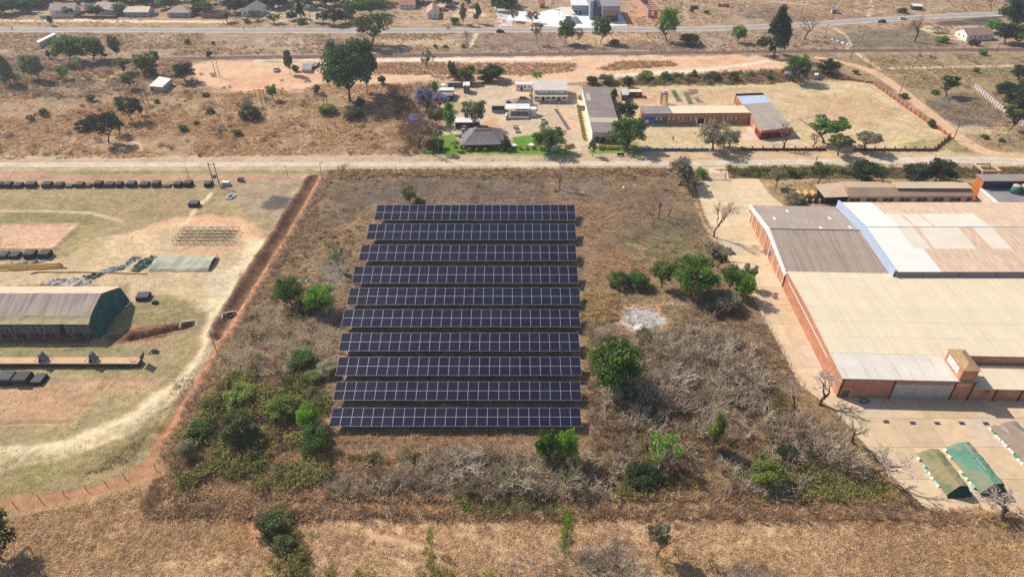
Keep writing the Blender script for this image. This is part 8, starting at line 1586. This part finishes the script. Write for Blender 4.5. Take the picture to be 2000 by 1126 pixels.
# yard furniture
for k, (u, v) in enumerate(((1731, 823), (1783, 825.5), (1831, 826), (1879, 826), (1926, 826.6))): t = thing('drain_cover', f'{NUM[k]} dark drain cover in the yard line counting from the scrub', 'drain cover', at(u, v, .045), 0, 'drain covers in the works yard'); MB().box(-.55, .55, -.4, .4, 0, .03).build('frame', DARKSTEEL, t); [MB().box(-.5, .5, -.34 + q * .14, -.26 + q * .14, .031, .05).build('bar', STEEL, t) for q in range(5)]
t = thing('cable_coil', 'loose blue cable coil lying before the factory door', 'cable', at(1688, 783, .06))
for q in range(3): MB().tube([(math.cos(a * .5) * (1.1 - .2 * q) * (1 + .2 * math.sin(a)), math.sin(a * .5) * .6 + .1 * q, .05 + .04 * q) for a in range(14)], .05, 4).build('loop', mat('blue_cable', (40, 74, 120), .6, .1, 2), t)
for k, u in enumerate((1562, 1576, 1590)): t = thing('tan_tank', ('tan drum tank at the end of the rack nearest the driveway', 'tan drum tank in the middle of the rack', 'tan drum tank at the rack end by the outbuilding')[k], 'tank', at(u, 389), 0, 'drum tanks on the rack'); MB().tube([(0, 0, 1.2), (0, 2.6, 1.2)], .8, 12).build('drum', mat('tan_drum', (206, 160, 104), .6, .08, 1), t); [MB().box(-.7, .7, y, y + .15, 0, .6).build('cradle', DARKSTEEL, t) for y in (.3, 2.1)]
bwall('rail_barrier', 'dark rail barrier below the drum tanks', [(1562, 396), (1612, 396)], .9, DARKSTEEL, True, 2.2, .08, WHITE)
for (u, v, lab) in ((1007, 250, 'dark picnic table in the compound yard, the farther one'), (1011, 258, 'dark picnic table in the compound yard, the nearer one to the lawn')):
    t = thing('picnic_table', lab, 'table', at(u, v)); MB().box(-.9, .9, -.4, .4, .7, .78).build('table_top', mat('dark_wood', (70, 52, 44), .8, .15, 2), t)
    for y in (-.85, .85): MB().box(-.9, .9, y - .15, y + .15, .42, .48).build('bench', MATS['dark_wood'], t)
    for x in (-.7, .7): MB().box(x - .05, x + .05, -.9, .9, .0, .41).build('leg', MATS['dark_wood'], t)
for (u, v, lab) in ((1038, 286, 'round white garden table on the lawn beside the broad green tree'), (1003, 287, 'round white garden table beside the thatched hall')):
    t = thing('garden_table', lab, 'table', at(u, v)); MB().tube([(0, 0, .7), (0, 0, .78)], 1.1, 14).build('table_top', WHITE, t); MB().tube([(0, 0, 0), (0, 0, .69)], .2, 8).build('stem', GREYW, t)
    for a in range(4): MB().tube([(1.7 * math.cos(a * 1.57), 1.7 * math.sin(a * 1.57), 0), (1.7 * math.cos(a * 1.57), 1.7 * math.sin(a * 1.57), .45)], .3, 8).build('stool', GREYW, t)
t = thing('garden_bench', 'dark garden bench on the small lawn by the driveway', 'bench', at(1212, 305)); MB().box(-1.2, 1.2, -.3, .3, .4, .5).build('seat', DARKSTEEL, t); MB().box(-1.2, 1.2, .31, .38, .45, 1.0).build('backrest', DARKSTEEL, t); [MB().box(x - .1, x + .1, -.3, .3, 0, .39).build('leg', DARKSTEEL, t) for x in (-1, 1)]
stone = MB().hexa([(-.3, -.25, 0), (.3, -.2, 0), (.25, .25, 0), (-.28, .22, 0)], [(-.18, -.12, .3), (.2, -.1, .34), (.15, .14, .3), (-.15, .12, .33)]).mesh('white_stone', WHITE)
for i, u in enumerate((822, 848, 862, 905, 930, 962, 975, 990, 1010, 1036, 1076, 1090, 1176, 1192, 1210, 1226, 1244)): tag(link('white_stone', stone), f'{nth(i)} small white painted stone on the lawn edge counting from the palms', 'stone', 'white stones along the lawn').location = at(u, 312.5 + (u % 3) * .3)
for i in range(11):
    for s in (-1, 1): tag(link('white_stone', stone), f'{nth(i)} white stone on the {"canopy" if s < 0 else "warehouse"} side of the flower bed', 'stone', 'stones round the yard flower bed').location = at(1085 + i * 2.6 + s * 3, 214 + i * 3.8)
bed = MB(); P = [at(1082, 213, .06), at(1088, 212, .06), at(1114, 252, .06), at(1108, 254, .06)]; tag(bed.hexa([p - Vector((0, 0, .1)) for p in P], P).build('flower_bed', mat('bed_soil', (112, 92, 70), .95, .2, 2)), 'narrow flower bed running across the compound yard', 'flower bed')
t = thing('thatch_shade', 'small dark thatch sun shade beside the farm track', 'shelter', at(1827, 64)); [MB().tube([(x, y, 0), (x, y, 2.2)], .08, 5).build('post', POLE, t) for x in (-2.5, 2.5) for y in (-1.4, 1.4)]; m = MB(); a, b_ = (-1.5, 0, 3.2), (1.5, 0, 3.2); q = [(-3.2, -2, 2.1), (3.2, -2, 2.1), (3.2, 2, 2.1), (-3.2, 2, 2.1)]; [m.face(f_) for f_ in ([q[0], q[1], b_, a], [q[1], q[2], b_], [q[2], q[3], a, b_], [q[3], q[0], a], q[::-1])]; m.build('roof', THATCH, t)
lit = {c: mat('litter_' + c, rgb, .6, .05, 2) for c, rgb in (('white', (234, 234, 240)), ('blue', (50, 100, 190)))}
t = thing('plastic_sheeting', 'blue and white plastic sheeting dumped beside the railway', 'plastic sheet', at(1640, 84))
for k in range(9): MB().hexa([(x + _r.uniform(-.2, .2), y, 0) for x, y in ((k * .5 - 2, 5 - k * 1.1), (k * .5 - .6, 4.7 - k * 1.1), (k * .5 - .2, 6 - k * 1.1), (k * .5 - 1.8, 6.2 - k * 1.1))], [(k * .5 - 1.7, 5.2 - k * 1.1, .5), (k * .5 - .8, 5 - k * 1.1, .8), (k * .5 - .5, 5.7 - k * 1.1, .4), (k * .5 - 1.5, 6 - k * 1.1, .6)]).build('fold', lit['blue' if k % 3 == 1 else 'white'], t)
ash = mat('ash_lump', (184, 182, 180), .95, .15, 2)
t = thing('ash_heap', 'pale grey ash and rubble heap burnt in a bare ring', 'rubble heap', at(1250, 622))
for k in range(60):
    a, q = _r.uniform(0, 6.28), abs(_r.gauss(0, 1.5)); x, y, s = math.cos(a) * q * 1.3, math.sin(a) * q + (1.2 if k % 3 else -1), _r.uniform(.06, .24); MB().hexa([(x - s, y - s, -.05), (x + s, y - s * .7, -.05), (x + s * .8, y + s, -.05), (x - s * .9, y + s * .8, -.05)], [(x - s * .4, y - s * .3, s * _r.uniform(.4, .9)), (x + s * .4, y - s * .3, s * .6), (x + s * .3, y + s * .4, s * .7), (x - s * .3, y + s * .3, s * .5)]).build('lump', ash, t)
for (u, v, lab) in ((598, 548, 'white rag lying beside the bushy green tree'), (1218, 366, 'white litter in the burnt ground behind the arrays')): t = thing('white_rag', lab, 'litter', at(u, v)); MB().hexa([(-.4, -.6, 0), (.3, -.5, 0), (.5, .7, 0), (-.2, .8, 0)], [(-.2, -.3, .25), (.1, -.3, .2), (.3, .4, .3), (0, .5, .2)]).build('cloth', WHITE, t)

# ------------------------------------------------------------------ air
hz = MB().box(-900, 900, -120, 1500, -2.5, 103).build('haze', bpy.data.materials.new('haze')); hm = hz.data.materials[0]; hm.use_nodes = True
hn = hm.node_tree; hn.nodes.remove(hn.nodes['Principled BSDF']); pv = hn.nodes.new('ShaderNodeVolumePrincipled'); pv.inputs['Color'].default_value = (.86, .91, 1, 1); pv.inputs['Density'].default_value = 0.00023; pv.inputs['Anisotropy'].default_value = .25
hn.links.new(pv.outputs[0], hn.nodes['Material Output'].inputs['Volume']); tag(hz, 'thin pale haze in the air', None, None, 'stuff'); hz.display_type = 'WIRE'
